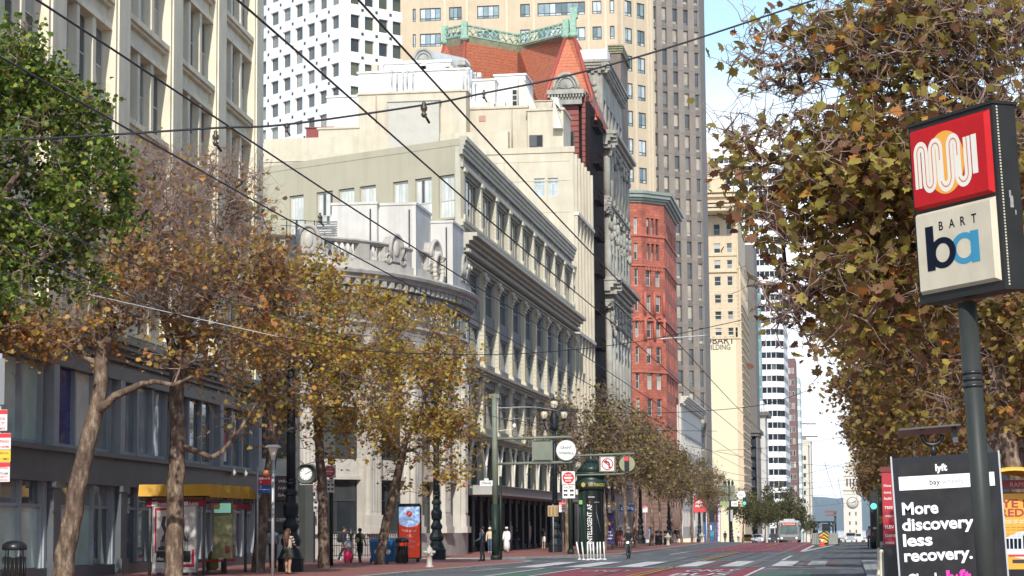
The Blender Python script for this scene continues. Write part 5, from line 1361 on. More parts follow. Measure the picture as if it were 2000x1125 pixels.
def grow(limbs, env, natt, seg, rs, rtip=0.0048, twigs=3, tlen=0.45, rmax=0.3, expo=2.35, wiggle=0.16):
    """limbs: list of (points, r0, r1); returns nodes, parents, radii, twig ends (with a flag of which envelope)"""
    N = []; par = []; rad0 = []; tag_ = []
    for pts, r0, r1 in limbs:
        pts = [np.array(p, float) for p in pts]; st = None
        if N:
            d = np.linalg.norm(np.array(N)-pts[0], axis=1); st = int(d.argmin())
        prev = st if st is not None else -1; m = sum(np.linalg.norm(b-a) for a, b in zip(pts[:-1], pts[1:])); acc = 0
        if st is None: N.append(pts[0]); par.append(-1); rad0.append(r0); tag_.append(-1); prev = 0
        for a, b in zip(pts[:-1], pts[1:]):
            L_ = np.linalg.norm(b-a); k = max(1, int(L_/seg))
            for i in range(1, k+1):
                f = i/k; acc2 = acc+L_*f; p = a+(b-a)*f+rs.normal(size=3)*seg*0.05
                N.append(p); par.append(prev); prev = len(N)-1; rad0.append(r0+(r1-r0)*acc2/m); tag_.append(-1)
            acc += L_
    nl = len(N)
    A = []; tg = []
    vol_ = np.array([e[1][0]*e[1][1]*e[1][2]*(e[2] if len(e) > 2 else 1) for e in env]); vol_ = vol_/vol_.sum()
    for ei, e in enumerate(env):
        k = max(3, int(natt*vol_[ei])); d = rs.normal(size=(k, 3)); d /= np.linalg.norm(d, axis=1)[:, None]
        r = rs.uniform(0.12, 1, k)**0.45*rs.uniform(0.85, 1.06, k); A.append(np.array(e[0])+d*r[:, None]*np.array(e[1])); tg += [ei]*k
    A = np.vstack(A); tg = np.array(tg)
    dl = np.min(np.linalg.norm(A[:, None, :]-np.array(N)[None, :, :], axis=2), axis=1); o = np.argsort(dl); A = A[o]; tg = tg[o]
    buf = np.zeros((len(A)*14+nl, 3)); buf[:nl] = N; cnt = nl; ends = []
    up = np.array([0, 0, 1.0])
    for a, g in zip(A, tg):
        dv = buf[:cnt]-a; dist = np.sqrt((dv*dv).sum(1))+0.25*np.maximum(0, dv[:, 2])
        j = int(dist.argmin()); p = buf[j]; Ld = np.linalg.norm(a-p); k = max(1, min(12, int(Ld/seg))); prev = j
        side = rs.normal(size=3)*Ld*wiggle
        for i in range(1, k+1):
            f = i/k; q_ = p+(a-p)*f+side*math.sin(math.pi*f)+rs.normal(size=3)*seg*0.13*(i < k); q_[2] += 0.10*Ld*math.sin(math.pi*f)
            buf[cnt] = q_; par.append(prev); rad0.append(0); tag_.append(g); prev = cnt; cnt += 1
        ends.append(prev)
    N = list(buf[:cnt])
    tw = []
    cand = np.array([i for i in range(nl, cnt)])
    for i in cand:
        if rs.rand() > 0.75 and i not in ends: continue
        for _ in range(twigs):
            d = rs.normal(size=3); d[2] += 0.25; d /= np.linalg.norm(d); p = buf[i]; prev = i; L_ = tlen*rs.uniform(0.5, 1.3)
            for s_ in range(3):
                d = d+rs.normal(size=3)*0.38; d[2] += 0.08; d /= np.linalg.norm(d); p = p+d*L_/3; N.append(p); par.append(prev); rad0.append(0); tag_.append(tag_[i]); prev = len(N)-1
            tw.append(prev)
    N = np.array(N); par = np.array(par); n = len(N); acc = np.zeros(n); nch = np.zeros(n)
    for i in range(n-1, -1, -1):
        if acc[i] == 0: acc[i] = rtip**expo
        if par[i] >= 0: acc[par[i]] += acc[i]
    r = np.minimum(acc**(1/expo), rmax); r0 = np.array(rad0); r = np.where(r0 > 0, r0, r)
    # children never thicker than parents
    for i in range(n):
        if par[i] >= 0: r[i] = min(r[i], r[par[i]])
    return N, par, r, np.array(tag_), np.array(tw), nl
def wood_mesh(N, par, r, mats, nl):
    idx = np.array([i for i in range(len(N)) if par[i] >= 0]); V = []; Fs = []; MI = []; cnt = 0
    for sides, sel in ((10, r[idx] > 0.10), (6, (r[idx] <= 0.10) & (r[idx] > 0.025)), (3, r[idx] <= 0.025)):
        ii = idx[sel]
        if len(ii) == 0: continue
        b = N[ii]; a = N[par[ii]]; d = b-a; L_ = np.linalg.norm(d, axis=1)[:, None]+1e-9; d = d/L_
        ref = np.where(np.abs(d[:, 2:3]) < 0.9, np.array([[0, 0, 1.0]]), np.array([[1.0, 0, 0]])); u = np.cross(d, ref); u /= np.linalg.norm(u, axis=1)[:, None]; v = np.cross(d, u)
        ra = np.minimum(r[par[ii]], r[ii]*1.7+0.004)[:, None, None]; rb = r[ii][:, None, None]; an = np.arange(sides)*2*math.pi/sides
        ring = u[:, None, :]*np.cos(an)[None, :, None]+v[:, None, :]*np.sin(an)[None, :, None]
        A_ = (a-d*0.3*np.minimum(ra[:, :, 0], L_))[:, None, :]+ring*ra; B_ = (b+d*0.2*rb[:, :, 0])[:, None, :]+ring*rb
        V.append(np.concatenate([A_, B_], axis=1).reshape(-1, 3)); m = len(ii); base_ = cnt+np.arange(m)[:, None, None]*2*sides
        k = np.arange(sides); k2 = (k+1) % sides
        f = np.stack([k, k2, k2+sides, k+sides], axis=1)[None, :, :]+base_; Fs.append(f.reshape(-1, 4)); MI.append(np.full(m*sides, 0 if sides > 3 else 1)); cnt += m*2*sides
    V = np.vstack(V); Fs = np.vstack(Fs); MI = np.concatenate(MI); me = bpy.data.meshes.new('trunk')
    me.vertices.add(len(V)); me.vertices.foreach_set('co', V.reshape(-1).astype(np.float32)); me.loops.add(Fs.size); me.loops.foreach_set('vertex_index', Fs.reshape(-1).astype(np.int32))
    me.polygons.add(len(Fs)); me.polygons.foreach_set('loop_start', np.arange(0, Fs.size, 4, dtype=np.int32)); me.polygons.foreach_set('loop_total', np.full(len(Fs), 4, np.int32))
    for m_ in mats: me.materials.append(m_)
    me.polygons.foreach_set('material_index', MI.astype(np.int32)); me.polygons.foreach_set('use_smooth', np.ones(len(Fs), bool)); me.update(calc_edges=True); return me
def tree(label, limbs, env, natt, nleaf, lsize, shape, lmat, seed, seg=0.45, twigs=3, tlen=0.45, group=None, name='plane_tree', rmax=0.22, spread=0.16, origin=None, clump=0.62):
    rs = np.random.RandomState(seed)
    o = Vector(limbs[0][0][0]) if origin is None else Vector(origin)
    N, par, r, tg, tw, nl = grow(limbs, env, natt, seg, rs, twigs=twigs, tlen=tlen, rmax=rmax)
    root_ = bpy.data.objects.new(name, None); C.objects.link(root_); root_.location = o; tag(root_, label, 'tree', group)
    off = np.array(o)
    tr = bpy.data.objects.new('trunk', wood_mesh(N-off, par, r, [bark, bark_d], nl)); C.objects.link(tr); tr.parent = root_
    # leaves sit on twigs; leaf density differs by envelope, with clumps and gaps
    cand = np.concatenate([tw, par[tw]]); dens = np.array([e[3] if len(e) > 3 else 1.0 for e in env])[tg[cand]]
    cl = N[cand]; f = np.sin(cl[:, 0]*2.1+seed)+np.sin(cl[:, 1]*1.7+1+seed)+np.sin(cl[:, 2]*2.3+2*seed); dens = dens*np.clip(1+clump*f, 0.08, 3); p = dens/dens.sum()
    pick = cand[rs.choice(len(cand), nleaf, p=p)]; P = N[pick]+rs.normal(size=(nleaf, 3))*spread; P[:, 2] -= 0.06
    cr = bpy.data.objects.new('crown', leaves_mesh(P-off, lsize, shape, rs, lmat)); C.objects.link(cr); cr.parent = root_
    return root_
def px_env(px, py, Y, rx_px, rz_px, ry, w=1.0, dens=1.0):
    c = atY(px, py, Y); k = Y/F; return ((c.x, c.y, c.z), (rx_px*k, ry, rz_px*k), w, dens)
def px_pts(Y, pts, dy=None): return [tuple(atY(x, y, Y+(dy[i] if dy else 0))) for i, (x, y) in enumerate(pts)]

# left: the green tree nearest the camera
Y = 46
tree('dense bright green tree at the upper left edge', [(px_pts(Y, [(-110, 1190), (-105, 900), (-90, 700), (-70, 560)]), 0.26, 0.16), (px_pts(Y, [(-70, 560), (-20, 420), (40, 330), (70, 250)]), 0.12, 0.05), (px_pts(Y, [(-80, 620), (-20, 560), (60, 520), (120, 480)]), 0.1, 0.04)],
     [px_env(20, 330, Y, 150, 260, 2.6), px_env(60, 110, Y, 80, 85, 1.4), px_env(130, 230, Y, 100, 110, 1.6), px_env(165, 350, Y, 105, 130, 1.8), px_env(110, 500, Y, 120, 90, 1.8), px_env(-20, 560, Y-2, 80, 70, 1.6), px_env(30, 170, Y, 100, 100, 1.6)],
     400, 19000, 0.125, LOBED, leaf_green, 3, 0.35, 3, 0.4, name='green_tree', spread=0.13, clump=0.3)
# A, B: twiggy crowns with few leaves on top
gA = 'plane trees on the left pavement'
Y = 66
tree('leaning plane tree with forked trunk, first from the left', [(px_pts(Y, [(118, 1142), (135, 1050), (152, 950), (170, 870), (188, 800), (196, 740), (200, 690)]), 0.33, 0.22),
      (px_pts(Y, [(198, 700), (185, 640), (190, 560), (215, 480), (235, 400)]), 0.17, 0.06), (px_pts(Y, [(200, 700), (222, 640), (210, 600), (205, 540), (260, 430), (300, 350)], [0, 0, .5, 1, 1.5, 2]), 0.15, 0.05),
      (px_pts(Y, [(186, 805), (225, 775), (275, 750), (300, 745), (340, 750), (375, 735)], [0, -.3, -.6, -.8, -1, -1.2]), 0.15, 0.05), (px_pts(Y, [(196, 715), (170, 700), (150, 660), (110, 600), (60, 600)]), 0.09, 0.03)],
     [px_env(270, 380, Y, 130, 130, 2.2, 2.0, 0.10), px_env(330, 500, Y, 110, 130, 2.2, 1.3, 0.45), px_env(120, 640, Y, 120, 75, 2.0, 0.9, 1.6), px_env(30, 660, Y, 60, 60, 1.5, .6, 1.5), px_env(240, 560, Y, 110, 110, 2.0, 1, 0.7), px_env(330, 690, Y-1, 70, 50, 1.2, 0.4, 1.5)],
     950, 3500, 0.175, LOBED, leaf_rosy, 11, 0.4, 4, 0.75, gA)
Y = 72
tree('upright plane tree with a low right limb, second from the left', [(px_pts(Y, [(338, 1137), (341, 1030), (345, 920), (346, 820), (345, 740), (343, 700)]), 0.32, 0.24),
      (px_pts(Y, [(343, 700), (320, 620), (330, 530), (300, 440)]), 0.16, 0.05), (px_pts(Y, [(343, 705), (370, 630), (420, 560), (430, 460), (460, 380)]), 0.15, 0.05),
      (px_pts(Y, [(350, 865), (385, 880), (412, 893), (435, 885), (455, 855), (480, 820), (500, 790)]), 0.11, 0.05), (px_pts(Y, [(346, 740), (375, 720), (400, 720), (440, 680), (500, 660)]), 0.1, 0.04), (px_pts(Y, [(346, 690), (380, 660), (430, 655), (490, 668)]), 0.1, 0.04)],
     [px_env(420, 390, Y, 125, 120, 2.4, 2.0, 0.10), px_env(480, 520, Y, 115, 120, 2.4, 1.5, 0.55), px_env(370, 560, Y, 120, 120, 2.2, 1, 1.0), px_env(450, 690, Y, 100, 85, 2.0, 0.7, 1.3), px_env(470, 810, Y, 55, 45, 1.3, .3, 1.0), px_env(540, 600, Y, 70, 120, 2, .8, 1.2)],
     1050, 5000, 0.175, LOBED, leaf_rosy, 23, 0.4, 4, 0.75, gA)
Y = 84
tree('plane tree just right of the bus shelter', [(px_pts(Y, [(503, 1128), (512, 1020), (528, 910), (535, 850), (528, 780), (520, 700)]), 0.27, 0.16), (px_pts(Y, [(522, 710), (560, 620), (570, 540)]), 0.1, 0.04), (px_pts(Y, [(524, 740), (480, 660), (470, 580)]), 0.1, 0.04)],
     [px_env(560, 600, Y, 120, 130, 2.6, 1, 1.3), px_env(500, 700, Y, 90, 110, 2.2, 1, 1.0), px_env(590, 730, Y, 110, 95, 2.4, 1, 1.1), px_env(540, 830, Y, 80, 60, 2, .5, .6), px_env(610, 520, Y, 80, 60, 1.6, .6, .9)],
     600, 5600, 0.175, LOBED, leaf_autumn, 31, 0.42, 3, 0.6, gA)
Y = 92
tree('straight plane tree in front of the column clock', [(px_pts(Y, [(633, 1114), (632, 1000), (627, 900), (620, 820), (622, 740)]), 0.26, 0.15), (px_pts(Y, [(621, 760), (660, 680), (680, 600)]), 0.1, 0.04), (px_pts(Y, [(621, 790), (590, 700), (600, 620)]), 0.1, 0.04)],
     [px_env(680, 640, Y, 125, 110, 2.8, 1, 1.4), px_env(630, 760, Y, 110, 100, 2.6, 1, 1.1), px_env(720, 760, Y, 100, 110, 2.6, 1, 1.0), px_env(610, 860, Y, 70, 60, 2, .5, .5), px_env(690, 880, Y, 70, 50, 2, .4, .7)],
     600, 6000, 0.175, LOBED, leaf_autumn, 47, 0.42, 3, 0.6, gA)
Y = 101
tree('leaning plane tree beside the blue recycling bins', [(px_pts(Y, [(741, 1106), (752, 1040), (768, 970), (778, 920), (786, 880)]), 0.25, 0.18), (px_pts(Y, [(785, 885), (760, 850), (745, 800), (720, 740)]), 0.11, 0.04), (px_pts(Y, [(786, 880), (820, 800), (850, 730), (860, 660)]), 0.13, 0.04), (px_pts(Y, [(786, 890), (840, 860), (900, 830)]), 0.09, 0.03)],
     [px_env(810, 660, Y, 110, 85, 2.8, 1, 1.2), px_env(740, 720, Y, 90, 110, 2.4, .8, 1.2), px_env(860, 760, Y, 100, 110, 3, 1.2, 1.1), px_env(790, 840, Y, 90, 90, 2.8, 1, 1.2), px_env(880, 880, Y, 75, 80, 2.6, .9, 1.2), px_env(845, 955, Y, 45, 35, 1.6, .3, 1.2), px_env(730, 620, Y, 60, 60, 2, .5, 1.3)],
     720, 8400, 0.175, LOBED, leaf_autumn, 59, 0.45, 3, 0.6, gA)
# middle distance row: four built, the rest copied
gM = 'street trees beyond the side street'
mids = []
for i, (px, Y, top, lab) in enumerate(((1106, 158, 752, 'bare topped street tree behind the tall traffic mast'), (1180, 160, 750, 'olive leaved street tree rising behind the green advertising column'),
                                       (1222, 172, 775, 'street tree behind the red traffic light'), (1272, 206, 800, 'street tree in front of the red sandstone building'))):
    b = atY(px, 1085, Y); b.z = 0.1; k = F/Y; zt = atY(px, top, Y).z; h = zt
    c = (b.x, b.y)
    limbs = [([tuple(b), (b.x+0.15, b.y, 2.0), (b.x-0.1, b.y, h*0.42), (b.x, b.y, h*0.55)], 0.2, 0.12), ([(b.x, b.y, h*0.42), (b.x-1.4, b.y, h*0.62), (b.x-2.0, b.y, h*0.75)], 0.09, 0.03), ([(b.x, b.y, h*0.5), (b.x+1.3, b.y+.5, h*0.66), (b.x+1.8, b.y, h*0.8)], 0.09, 0.03)]
    env = [((b.x-0.9, b.y, h*0.68), (2.6, 2.8, h*0.2), 1, 1), ((b.x+1.2, b.y, h*0.62), (2.3, 2.5, h*0.19), 1, 1.1), ((b.x, b.y, h*0.83), (2.2, 2.4, h*0.17), 1, 0.45 if i == 0 else 0.8), ((b.x+0.5, b.y, h*0.5), (2.8, 2.6, h*0.1), .6, .9)]
    mids.append(tree(lab, limbs, env, 420, 2900 if i else 1600, 0.21, MID, leaf_olive, 70+i, 0.5, 3, 0.6, gM, spread=0.2))
for i, (px, Y, src, sc, lab) in enumerate(((1198, 180, 1, 1.0, 'second of two olive street trees behind the green advertising column'), (1243, 192, 2, 1.0, 'street tree just left of the blue hanging bank sign'), (1290, 226, 3, 0.95, 'street tree between two lamp posts before the red building'),
        (1312, 238, 1, 0.92, 'street tree beside the second far lamp post'), (1332, 252, 2, 0.9, 'street tree before the low white building'), (1352, 268, 3, 0.9, 'street tree left of the red shop banner'), (1384, 300, 1, 0.95, 'last street tree before the concrete tower foot'),
        (1398, 330, 3, 0.9, 'small tree under the yellow party wall'))):
    b = atY(px, 1085, Y); dup(mids[src], (b.x, Y, gz(Y)+0.1), 1.3+i*1.9, lab, gM, sc)
# greener trees in the street far ahead
gF = 'green trees far along the street'
t0 = None
for i, (px, Y, h, sc, lab) in enumerate(((1452, 345, 9.5, 1, 'dark tree below the round white street sign'), (1495, 330, 9, 1, 'bushy brown green tree left of the bus'), (1520, 372, 12, 1.15, 'taller green tree behind the bus'), (1548, 392, 11, 1.05, 'green tree right behind the bus roof'), (1575, 440, 9, 0.9, 'small tree between the bus and the work vehicle'))):
    b = atY(px, 1060, Y); b.z = gz(Y)+0.1
    if t0 is None:
        t0 = tree(lab, [([tuple(b), (b.x, b.y, b.z+2.5), (b.x+.2, b.y, b.z+5)], 0.18, 0.08)], [((b.x, b.y, b.z+5.5), (3.0, 3.0, 3.2), 1, 1), ((b.x+1.5, b.y, b.z+4.5), (2.4, 2.4, 2.2), 1, 1)], 220, 3600, 0.3, QUAD, M_leaf('leaf_far_green', [(0, (0.04, 0.05, 0.012)), (0.5, (0.10, 0.11, 0.03)), (1, (0.2, 0.17, 0.04))]), 90, 0.6, 2, 0.6, gF, spread=0.25, name='street_tree')
    else: dup(t0, tuple(b), i*1.7, lab, gF, sc*h/11.5)
# right: near plane tree with large leaves
gR = 'plane trees along the right pavement'
Y = 28
tree('nearest right plane tree, large leaves and bare upper limbs', [(px_pts(Y, [(2260, 1260), (2240, 900), (2200, 500), (2170, 330)]), 0.3, 0.22),
      (px_pts(Y, [(2170, 340), (2080, 120), (1980, 50), (1900, 62), (1830, 75), (1760, 65), (1690, 35), (1620, 20)]), 0.12, 0.03), (px_pts(Y, [(2190, 430), (2050, 260), (1950, 200), (1880, 165), (1820, 140), (1760, 105), (1700, 85), (1640, 90), (1560, 130)], [0, 0, .3, .6, .8, 1, 1, .8, .5]), 0.12, 0.03),
      (px_pts(Y, [(2200, 500), (2050, 420), (1900, 330), (1780, 310), (1660, 330), (1560, 330), (1470, 300)], [0, 1, 1.5, 1.5, 1.2, .8, .6]), 0.1, 0.03), (px_pts(Y, [(2210, 560), (2000, 560), (1850, 500), (1700, 500), (1580, 520)], [0, 1, 1.6, 1.4, 1]), 0.09, 0.03)],
     [px_env(1800, 90, Y, 230, 110, 1.5, 1.2, 0.4), px_env(1910, 60, Y, 150, 110, 1.4, 1.2, 0.5), px_env(1700, 40, Y, 170, 70, 1.2, 1.1, .4), px_env(1520, 110, Y, 120, 90, 1.0, .8, .35), px_env(1470, 170, Y, 60, 60, .8, .4, .5), px_env(1640, 150, Y, 150, 100, 1.1, .9, 0.45), px_env(1560, 290, Y, 150, 75, 1.1, 1.0, 1.35), px_env(1720, 330, Y, 190, 110, 1.5, 1.1, 1.25), px_env(1920, 300, Y, 190, 180, 1.8, 1.2, 0.9),
      px_env(1570, 420, Y, 130, 90, 1.0, .9, 1.1), px_env(1620, 560, Y, 140, 110, 1.2, 1.0, 1.0), px_env(1520, 560, Y, 80, 75, .9, .6, .9), px_env(1460, 230, Y, 70, 110, .8, .5, .45), px_env(1760, 560, Y+1, 160, 130, 1.4, 1, 1), px_env(1470, 400, Y, 60, 60, .7, .3, 1.0), px_env(1560, 665, Y, 60, 45, .7, .3, .9)],
     1700, 9800, 0.155, LOBED, leaf_brown, 101, 0.22, 3, 0.42, gR, rmax=0.06, spread=0.1, clump=0.35)
Y = 48
tree('plane tree whose trunk rises behind the yellow poster', [(px_pts(Y, [(2030, 1190), (2005, 1030), (1985, 930), (1960, 830), (1945, 740)]), 0.24, 0.17), (px_pts(Y, [(1945, 745), (1975, 660), (1960, 560)]), 0.12, 0.05), (px_pts(Y, [(1945, 745), (1900, 650), (1850, 560)]), 0.1, 0.04), (px_pts(Y, [(1985, 935), (1925, 850), (1880, 790)]), 0.09, 0.04)],
     [px_env(1900, 520, Y, 170, 150, 2.6, 1, 1), px_env(1760, 640, Y, 170, 120, 2.4, 1, 1), px_env(1950, 700, Y, 130, 110, 2.4, .9, 1), px_env(1680, 560, Y, 110, 110, 2, .7, .9), px_env(1830, 780, Y, 120, 70, 2.2, .7, 1)],
     700, 9500, 0.17, LOBED, leaf_brown, 113, 0.33, 3, 0.5, gR, rmax=0.1, spread=0.14)
rt = []
for i, (px, Y, cy, rp, zp, lab) in enumerate(((1775, 66, 700, 185, 150, 'plane tree behind the bike share map kiosk'), (1765, 86, 765, 150, 115, 'next plane tree behind the map kiosk, partly hiding the red poster'), (1760, 108, 815, 120, 95, 'plane tree above the red poster stand'), (1752, 134, 850, 100, 85, 'plane tree above the dark delivery truck'))):
    c = atY(px, cy, Y); b = Vector((max(2.6, c.x+0.4), Y, 0.13)); k = Y/F
    rt.append(tree(lab, [([tuple(b), (b.x+.1, Y, 2.2), (b.x, Y, c.z-zp*k*0.8), (c.x+.3, Y, c.z)], 0.2, 0.1)], [((c.x, Y, c.z), (rp*k, 2.8, zp*k), 1, 1), ((c.x+0.9, Y, c.z-zp*k*0.55), (rp*k*.8, 2.4, zp*k*.6), .7, 1), ((c.x-0.3, Y, c.z+zp*k*0.5), (rp*k*.7, 2.4, zp*k*.6), .7, .9)],
                   440, 8500, 0.185, LOBED, leaf_shaded, 130+i, 0.42, 3, 0.5, gR, spread=0.18))
for i, (Y, x, sc, lab) in enumerate(((160, 3.6, 1.15, 'plane tree past the truck on the right'), (190, 3.4, 1.15, 'right row plane tree above the green light'), (225, 3.6, 1.15, 'distant plane tree on the right before the clock tower'), (265, 3.9, 1.15, 'small distant plane tree nearest the clock tower'), (310, 5.2, 1.0, 'farthest plane tree of the right row'), (98, 8.5, 1.1, 'inner row plane tree behind the kiosks'), (60, 9.5, 1.1, 'inner row plane tree at the right edge'))):
    src = rt[(i+1) % 4]; k = src.location; dup(src, (x, Y, gz(Y)+0.13), 0.9+i*2.1, lab, gR, sc)

# ------------------------------------------------------------------ street furniture
black = M('gloss_black', (0.018, 0.019, 0.02), 0.35, 0.1); dgreen = M('dark_green_metal', (0.018, 0.032, 0.024), 0.5, 0.2, 2, spec=0.3); agreen = M('aged_green', (0.19, 0.215, 0.165), 0.6, 0.2, 2)
lampm = M('blue_black_iron', (0.012, 0.018, 0.022), 0.5, 0.25, 2, bmp=0.1, spec=0.3); steel = M('galvanised', (0.42, 0.43, 0.43), 0.45, 0.15, 3, metal=0.3); wp = M('post_white', (0.80, 0.79, 0.76), 0.5, 0.08, 3)
conc = M('slab_concrete', (0.40, 0.39, 0.37), 0.85, 0.15, 1); sred = M('sign_red', (0.60, 0.025, 0.03), 0.45, 0.06); sblue = M('sign_blue', (0.02, 0.10, 0.33), 0.45, 0.06)
syel = M('sign_yellow', (0.75, 0.47, 0.03), 0.5, 0.06); sorg = M('sign_orange', (0.80, 0.33, 0.02), 0.5, 0.04); navy = M('ink_navy', (0.004, 0.008, 0.02), 0.6, 0, spec=0.1); cyan = M('ink_cyan', (0.05, 0.27, 0.42), 0.6, 0.05, spec=0.15)
def disc(mb, T, x, y, r, mat, z=0.004, n=32, ry=None, t=0.004):
    ry = ry or r; P_ = [T @ Vector((x+r*math.cos(2*math.pi*i/n), y+ry*math.sin(2*math.pi*i/n), z)) for i in range(n)]; Q = [T @ Vector((x+r*math.cos(2*math.pi*i/n), y+ry*math.sin(2*math.pi*i/n), z+t)) for i in range(n)]
    mb.add(P_+Q, [tuple(range(n, 2*n))]+[(i, (i+1) % n, n+(i+1) % n, n+i) for i in range(n)], mat)
def ribbon(mb, T, pts, w, mat, z):
    pts = [Vector(p) for p in pts]; vs = []
    for i, p in enumerate(pts):
        d = (pts[min(i+1, len(pts)-1)]-pts[max(0, i-1)]).normalized(); n = Vector((-d.y, d.x))*w/2
        vs += [T @ Vector((p.x+n.x, p.y+n.y, z)), T @ Vector((p.x-n.x, p.y-n.y, z))]
    mb.add(vs, [(2*i, 2*i+1, 2*i+3, 2*i+2) for i in range(len(pts)-1)], mat)
def ring(mb, T, x, y, r, ri, mat, z, ry=None, riy=None, n=40):
    ry = ry or r; riy = riy or ri; vs = []
    for i in range(n+1): a = 2*math.pi*i/n; vs += [T @ Vector((x+r*math.cos(a), y+ry*math.sin(a), z)), T @ Vector((x+ri*math.cos(a), y+riy*math.sin(a), z))]
    mb.add(vs, [(2*i, 2*i+1, 2*i+3, 2*i+2) for i in range(n)], mat)
def flat(mb, T, x0, x1, y0, y1, mat, z0=0.0, z1=0.004): mb.box(x0, x1, y0, y1, z0, z1, mat, T)
def LT(x, y, z): return frame((x, y, z), (1, 0, 0))

# --- transit sign, right foreground
def transit_sign():
    pA, pB = atY(1889, 597, 15.75), atY(1927, 1125, 15.75); d = pB-pA; base_ = pA+d*((pA.z-0.13)/-d.z)
    L_ = L('transit_sign', tuple(base_), 'tall dark pole sign with a red panel above a cream panel, right foreground', 'sign')
    off = base_
    up = (pA-base_).normalized(); u = Vector((0.6, -0.8, 0)); u = (u-up*u.dot(up)).normalized()
    o = atY(1797, 590, 16)-off; T = frame(o, u, up); W, H, D = 0.924, 1.275, 0.2
    b = MB(); fr = M('sign_housing', (0.022, 0.023, 0.022), 0.6, 0.25, 3, bmp=0.08, spec=0.2)
    b.box(0, W, 0, H, -D, 0, fr, T); b.box(-0.012, W+0.012, H, H+0.02, -D-0.012, 0.012, fr, T); b.box(-0.012, W+0.012, -0.02, 0, -D-0.012, 0.012, fr, T)
    for i in range(60): b.box(W+0.0, W+0.004, 0.01+i*0.021, 0.022+i*0.021, -0.042, -0.030, M('seam_beads', (0.55, 0.5, 0.4), 0.6, 0.3, 20), T)
    for (y, z, s) in ((0.55, -0.11, 0.05), (0.62, -0.1, 0.03), (0.5, -0.14, 0.02)): b.box(W+0.001, W+0.0025, y, y+s*1.6, z-s*0.3, z+s*0.25, M('scuff', (0.3, 0.3, 0.29), 0.8, 0.5, 40), T)
    L_.part(b, 'housing')
    def panel(y0, y1, mat, name):
        m = MB(); x0, x1 = 0.035, W-0.03; bv = 0.022
        lo = [(x0, y0), (x1, y0), (x1, y1), (x0, y1)]; hi = [(x0+bv, y0+bv), (x1-bv*1.3, y0+bv), (x1-bv*1.3, y1-bv), (x0+bv, y1-bv)]
        vs = [T @ Vector((x, y, 0.001)) for x, y in lo]+[T @ Vector((x, y, 0.034)) for x, y in hi]
        m.add(vs, [(0, 1, 5, 4), (1, 2, 6, 5), (2, 3, 7, 6), (3, 0, 4, 7), (4, 5, 6, 7)], mat); return m, x0+bv, x1-bv*1.3, y0+bv, y1-bv
    m, x0, x1, y0, y1 = panel(0.655, 1.24, M('red_acrylic', (0.50, 0.008, 0.012), 0.5, 0.14, 4, 0.12, spec=0.15), 'a')
    Z = 0.0352; pw, ph = x1-x0, y1-y0; X = lambda t: x0+pw*(t-70)/410; Yv = lambda f: y1-ph*f
    disc(m, T, X(260), Yv(0.5), 0.205, M('logo_orange', (0.85, 0.36, 0.02), 0.35, 0.05), Z, 48, 0.225, 0.0008)
    cream = M('logo_cream', (0.80, 0.74, 0.62), 0.4, 0.05)
    ps = [104, 147, 187, 229, 287, 327, 381]; top, bot = Yv(0.30), Yv(0.70); pts = [(X(ps[0]), Yv(0.765))]
    for i in range(6):
        a, b_ = X(ps[i]), X(ps[i+1]); c = (a+b_)/2; r = (b_-a)/2
        if i % 2 == 0: pts += [(c-r*math.cos(t), top+r*1.15*math.sin(t)) for t in [math.pi*k/10 for k in range(11)]]
        else: pts += [(c-r*math.cos(t), bot-r*1.15*math.sin(t)) for t in [math.pi*k/10 for k in range(11)]]
    pts.append((X(ps[6]), Yv(0.24)))
    ribbon(m, T, pts, 0.074, cream, Z+0.0012)
    ribbon(m, T, pts, 0.010, M('logo_line', (0.62, 0.16, 0.03), 0.4, 0.05), Z+0.0016)
    flat(m, T, X(405), X(434), Yv(0.745), Yv(0.235), cream, Z+0.001, Z+0.0018)
    for xa in (ps[3]-8, ps[5]-8): flat(m, T, X(xa), X(xa+13), Yv(0.735), Yv(0.45), cream, Z+0.0013, Z+0.0017)
    L_.part(m, 'upper_panel', label='red illuminated panel with a cream winding logo over an orange disc')
    m, x0, x1, y0, y1 = panel(0.045, 0.63, M('cream_acrylic', (0.62, 0.55, 0.41), 0.5, 0.12, 4, 0.15, spec=0.15), 'b')
    pw, ph = x1-x0, y1-y0; X = lambda t: x0+pw*(t-83)/407; Yv = lambda f: y1-ph*f
    ring(m, T, X(222), Yv(0.545), X(295)-X(222), X(252)-X(214), navy, Z+0.0008, ph*0.205, ph*0.125)
    flat(m, T, X(133), X(177), Yv(0.755), Yv(0.165), navy, Z+0.001, Z+0.0016)
    ring(m, T, X(340), Yv(0.545), X(412)-X(340), X(375)-X(333), cyan, Z+0.0004, ph*0.205, ph*0.13)
    flat(m, T, X(376), X(420), Yv(0.75), Yv(0.34), cyan, Z+0.0005, Z+0.0014)
    for i, ch in enumerate('BART'): text(m, ch, T, X(222+60*i), Yv(0.245), 0.062, navy, 0.012, None, 'C', Z+0.001)
    L_.part(m, 'lower_panel', label='cream illuminated panel with navy and blue letters')
    p = MB(); a = Vector((0, 0, 0)); t = pA-off+Vector((0, 0, 0.02)); p.tube([a, t], 0.067, M('pole_grey_green', (0.032, 0.036, 0.032), 0.5, 0.2, 3, spec=0.3), 20)
    for f in (0.81, 0.825, 0.84): q = t*f; p.tube([q-up*0.012, q+up*0.012], 0.073, black, 20)
    p.tube([a, a+up*0.1], 0.12, dgreen, 20); L_.part(p, 'pole')
transit_sign()

